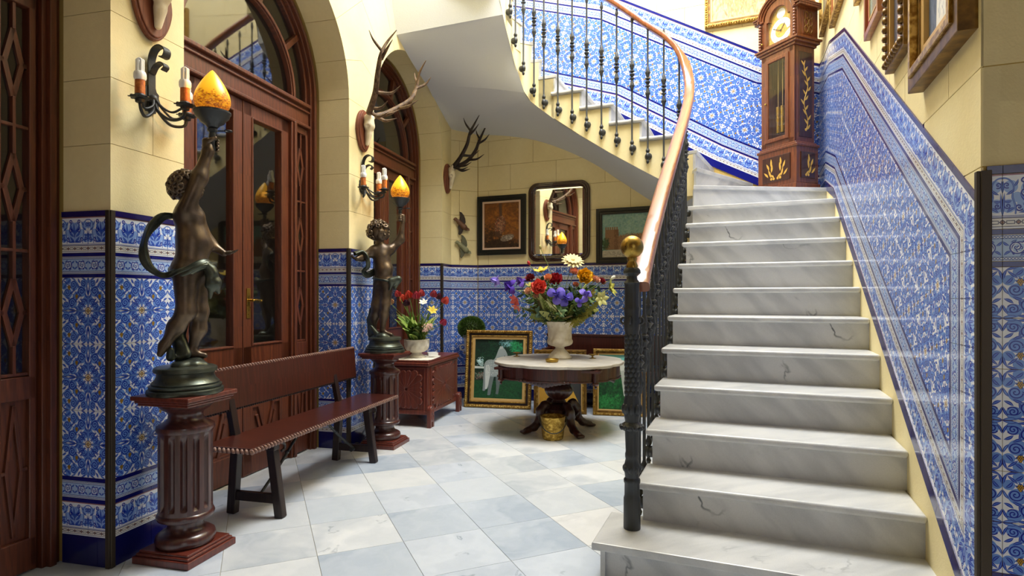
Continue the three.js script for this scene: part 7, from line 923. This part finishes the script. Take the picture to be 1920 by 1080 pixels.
  hs.push(ext(front, 0.03, 0.003).translate(0, hy + 0.066, D / 2 - 0.05), rbox(0.02, 0.27, D - 0.04, 0.004, -0.2, hy + 0.2, -0.01), rbox(0.02, 0.27, D - 0.04, 0.004, 0.2, hy + 0.2, -0.01), box(0.42, 0.3, 0.012, 0, hy + 0.21, -D / 2 + 0.01)); mesh('hood', hs, M.clockWood, o);
  const arch = r => { const s = []; for (let i = 0; i <= 20; i++) { const a = PI - i / 20 * PI; s.push([r * Math.cos(a), hy + 0.335 + r * 0.92 * Math.sin(a)]); } return s; }; const ped = []; for (const [r, w, zz] of [[0.165, 0.018, 0.02], [0.185, 0.018, 0.035], [0.2, 0.012, 0.045]]) { const A = arch(r + w), B = arch(r); ped.push(ext([...A, ...B.reverse()], D - 0.04 + zz, 0.003).translate(0, 0, -D / 2 + 0.01)); for (const s of [-1, 1]) ped.push(rbox(0.25 - r + 0.0, w, D - 0.02 + zz, 0.004, s * (r + (0.25 - r) / 2 + 0.005), hy + 0.335 + (r - 0.165) * 1.0, zz / 2 - 0.005)); } mesh('arched_pediment', ped, M.clockWood, o);
  mesh('finial', [lathe([[0, 0], [0.02, 0], [0.02, 0.02], [0.012, 0.03], [0.02, 0.045], [0.012, 0.065], [0, 0.08]], 16).translate(0, hy + 0.525, D / 2 - 0.07), ...[-1, 1].flatMap(s => [0, 1, 2, 3, 4, 5].map(i => sph(0.012, s * (0.03 + i * 0.024), hy + 0.545 - i * i * 0.003, D / 2 - 0.07, 1.2, 0.8, 0.8, 8)))], M.clockDark, o);
  const dialTex = canvasTex(512, 640, (x, w, hh) => { x.fillStyle = '#c8a04a'; x.fillRect(0, 0, w, hh); const q = rng(66); for (let i = 0; i < 900; i++) { x.strokeStyle = ['#8a6420', '#e6c878', '#6c4c14'][i % 3]; x.lineWidth = 2; x.beginPath(); x.arc(q() * w, q() * hh, 4 + q() * 10, q() * 6, q() * 6 + 2); x.stroke(); } x.fillStyle = '#f0f0ea'; x.beginPath(); x.arc(256, 400, 200, 0, 7); x.arc(256, 400, 105, 0, 7, true); x.fill('evenodd'); x.fillStyle = '#dfe6ee'; x.beginPath(); x.arc(256, 120, 84, 0, 7); x.fill(); x.strokeStyle = '#a88438'; x.lineWidth = 6; for (const r of [200, 105]) { x.beginPath(); x.arc(256, 400, r, 0, 7); x.stroke(); } x.beginPath(); x.arc(256, 120, 84, 0, 7); x.stroke(); x.fillStyle = '#3a3226'; x.font = 'bold 40px serif'; x.textAlign = 'center'; x.textBaseline = 'middle'; ['XII', 'I', 'II', 'III', 'IIII', 'V', 'VI', 'VII', 'VIII', 'IX', 'X', 'XI'].forEach((s, i) => { x.save(); x.translate(256, 400); x.rotate(i * PI / 6); x.fillText(s, 0, -155); x.restore(); }); });
  mesh('dial', [new THREE.PlaneGeometry(0.30, 0.36).translate(0, hy + 0.25, D / 2 - 0.055)], new THREE.MeshPhysicalMaterial({ map: dialTex, roughness: 0.35, side: THREE.DoubleSide }), o, 'keep');
  mesh('clock_hands', [box(0.006, 0.075, 0.002, 0, 0.035, 0).rotateZ(-0.7), box(0.005, 0.1, 0.002, 0, 0.048, 0).rotateZ(1.1), cyl(0.008, 0.008, 0.004).rotateX(PI / 2)].map(g => g.translate(0, hy + 0.205, D / 2 - 0.05)), M.cord, o);
  mesh('glass_pane', new THREE.PlaneGeometry(0.28, 0.35).translate(0, hy + 0.26, D / 2 - 0.028), M.clockGlass, o);
  for (const s of [-1, 1]) mesh('twist_column', [0, 1, 2, 3, 4, 5, 6, 7, 8].map(i => sph(0.014, s * 0.192, hy + 0.09 + i * 0.026, D / 2 + 0.0, 1, 1.2, 1, 8)), M.clockWood, o);
  mesh('hood_side_panel', [rbox(0.012, 0.21, 0.13, 0.004, 0.208, hy + 0.2, -0.01)], M.clockWood, o); mesh('hood_fretwork', [0, 1, 2].flatMap(i => [tor(0.02, 0.004, 0, 0, 0, 16).scale(1, 1.6, 1).rotateY(PI / 2).translate(0.216, hy + 0.14 + i * 0.06, 0.015), tor(0.02, 0.004, 0, 0, 0, 16).scale(1, 1.6, 1).rotateY(PI / 2).translate(0.216, hy + 0.14 + i * 0.06, -0.035)]), M.goldDark, o); mesh('door_knob', sph(0.01, -0.17, hy + 0.13, D / 2 + 0.0), M.brass, o);
}
{ // iron bracket hung on the pillar face, only its scroll shows at the edge
  const o = thing('iron_wall_bracket', 'curled wrought iron bracket on the cream pillar beside the stair', 'sconce', UV(RU + 0.225, RV0 - 0.001, 2.02), FROT);
  mesh('back_plate', rbox(0.03, 0.2, 0.006, 0.002, 0.03, 0.1, 0.004), M.iron, o); mesh('scroll', tube([[0.03, 0.12, 0.01], [0.015, 0.04, 0.03], [-0.015, 0.0, 0.05], [-0.045, 0.015, 0.06], [-0.04, 0.045, 0.06], [-0.022, 0.038, 0.06]], [0.007, 0.007, 0.006, 0.006, 0.005, 0.005], 40, 7), M.iron, o);
}
scene.traverse(o => { if (o.isMesh) { o.castShadow = true; o.receiveShadow = true; } });
renderer.render(scene, camera);
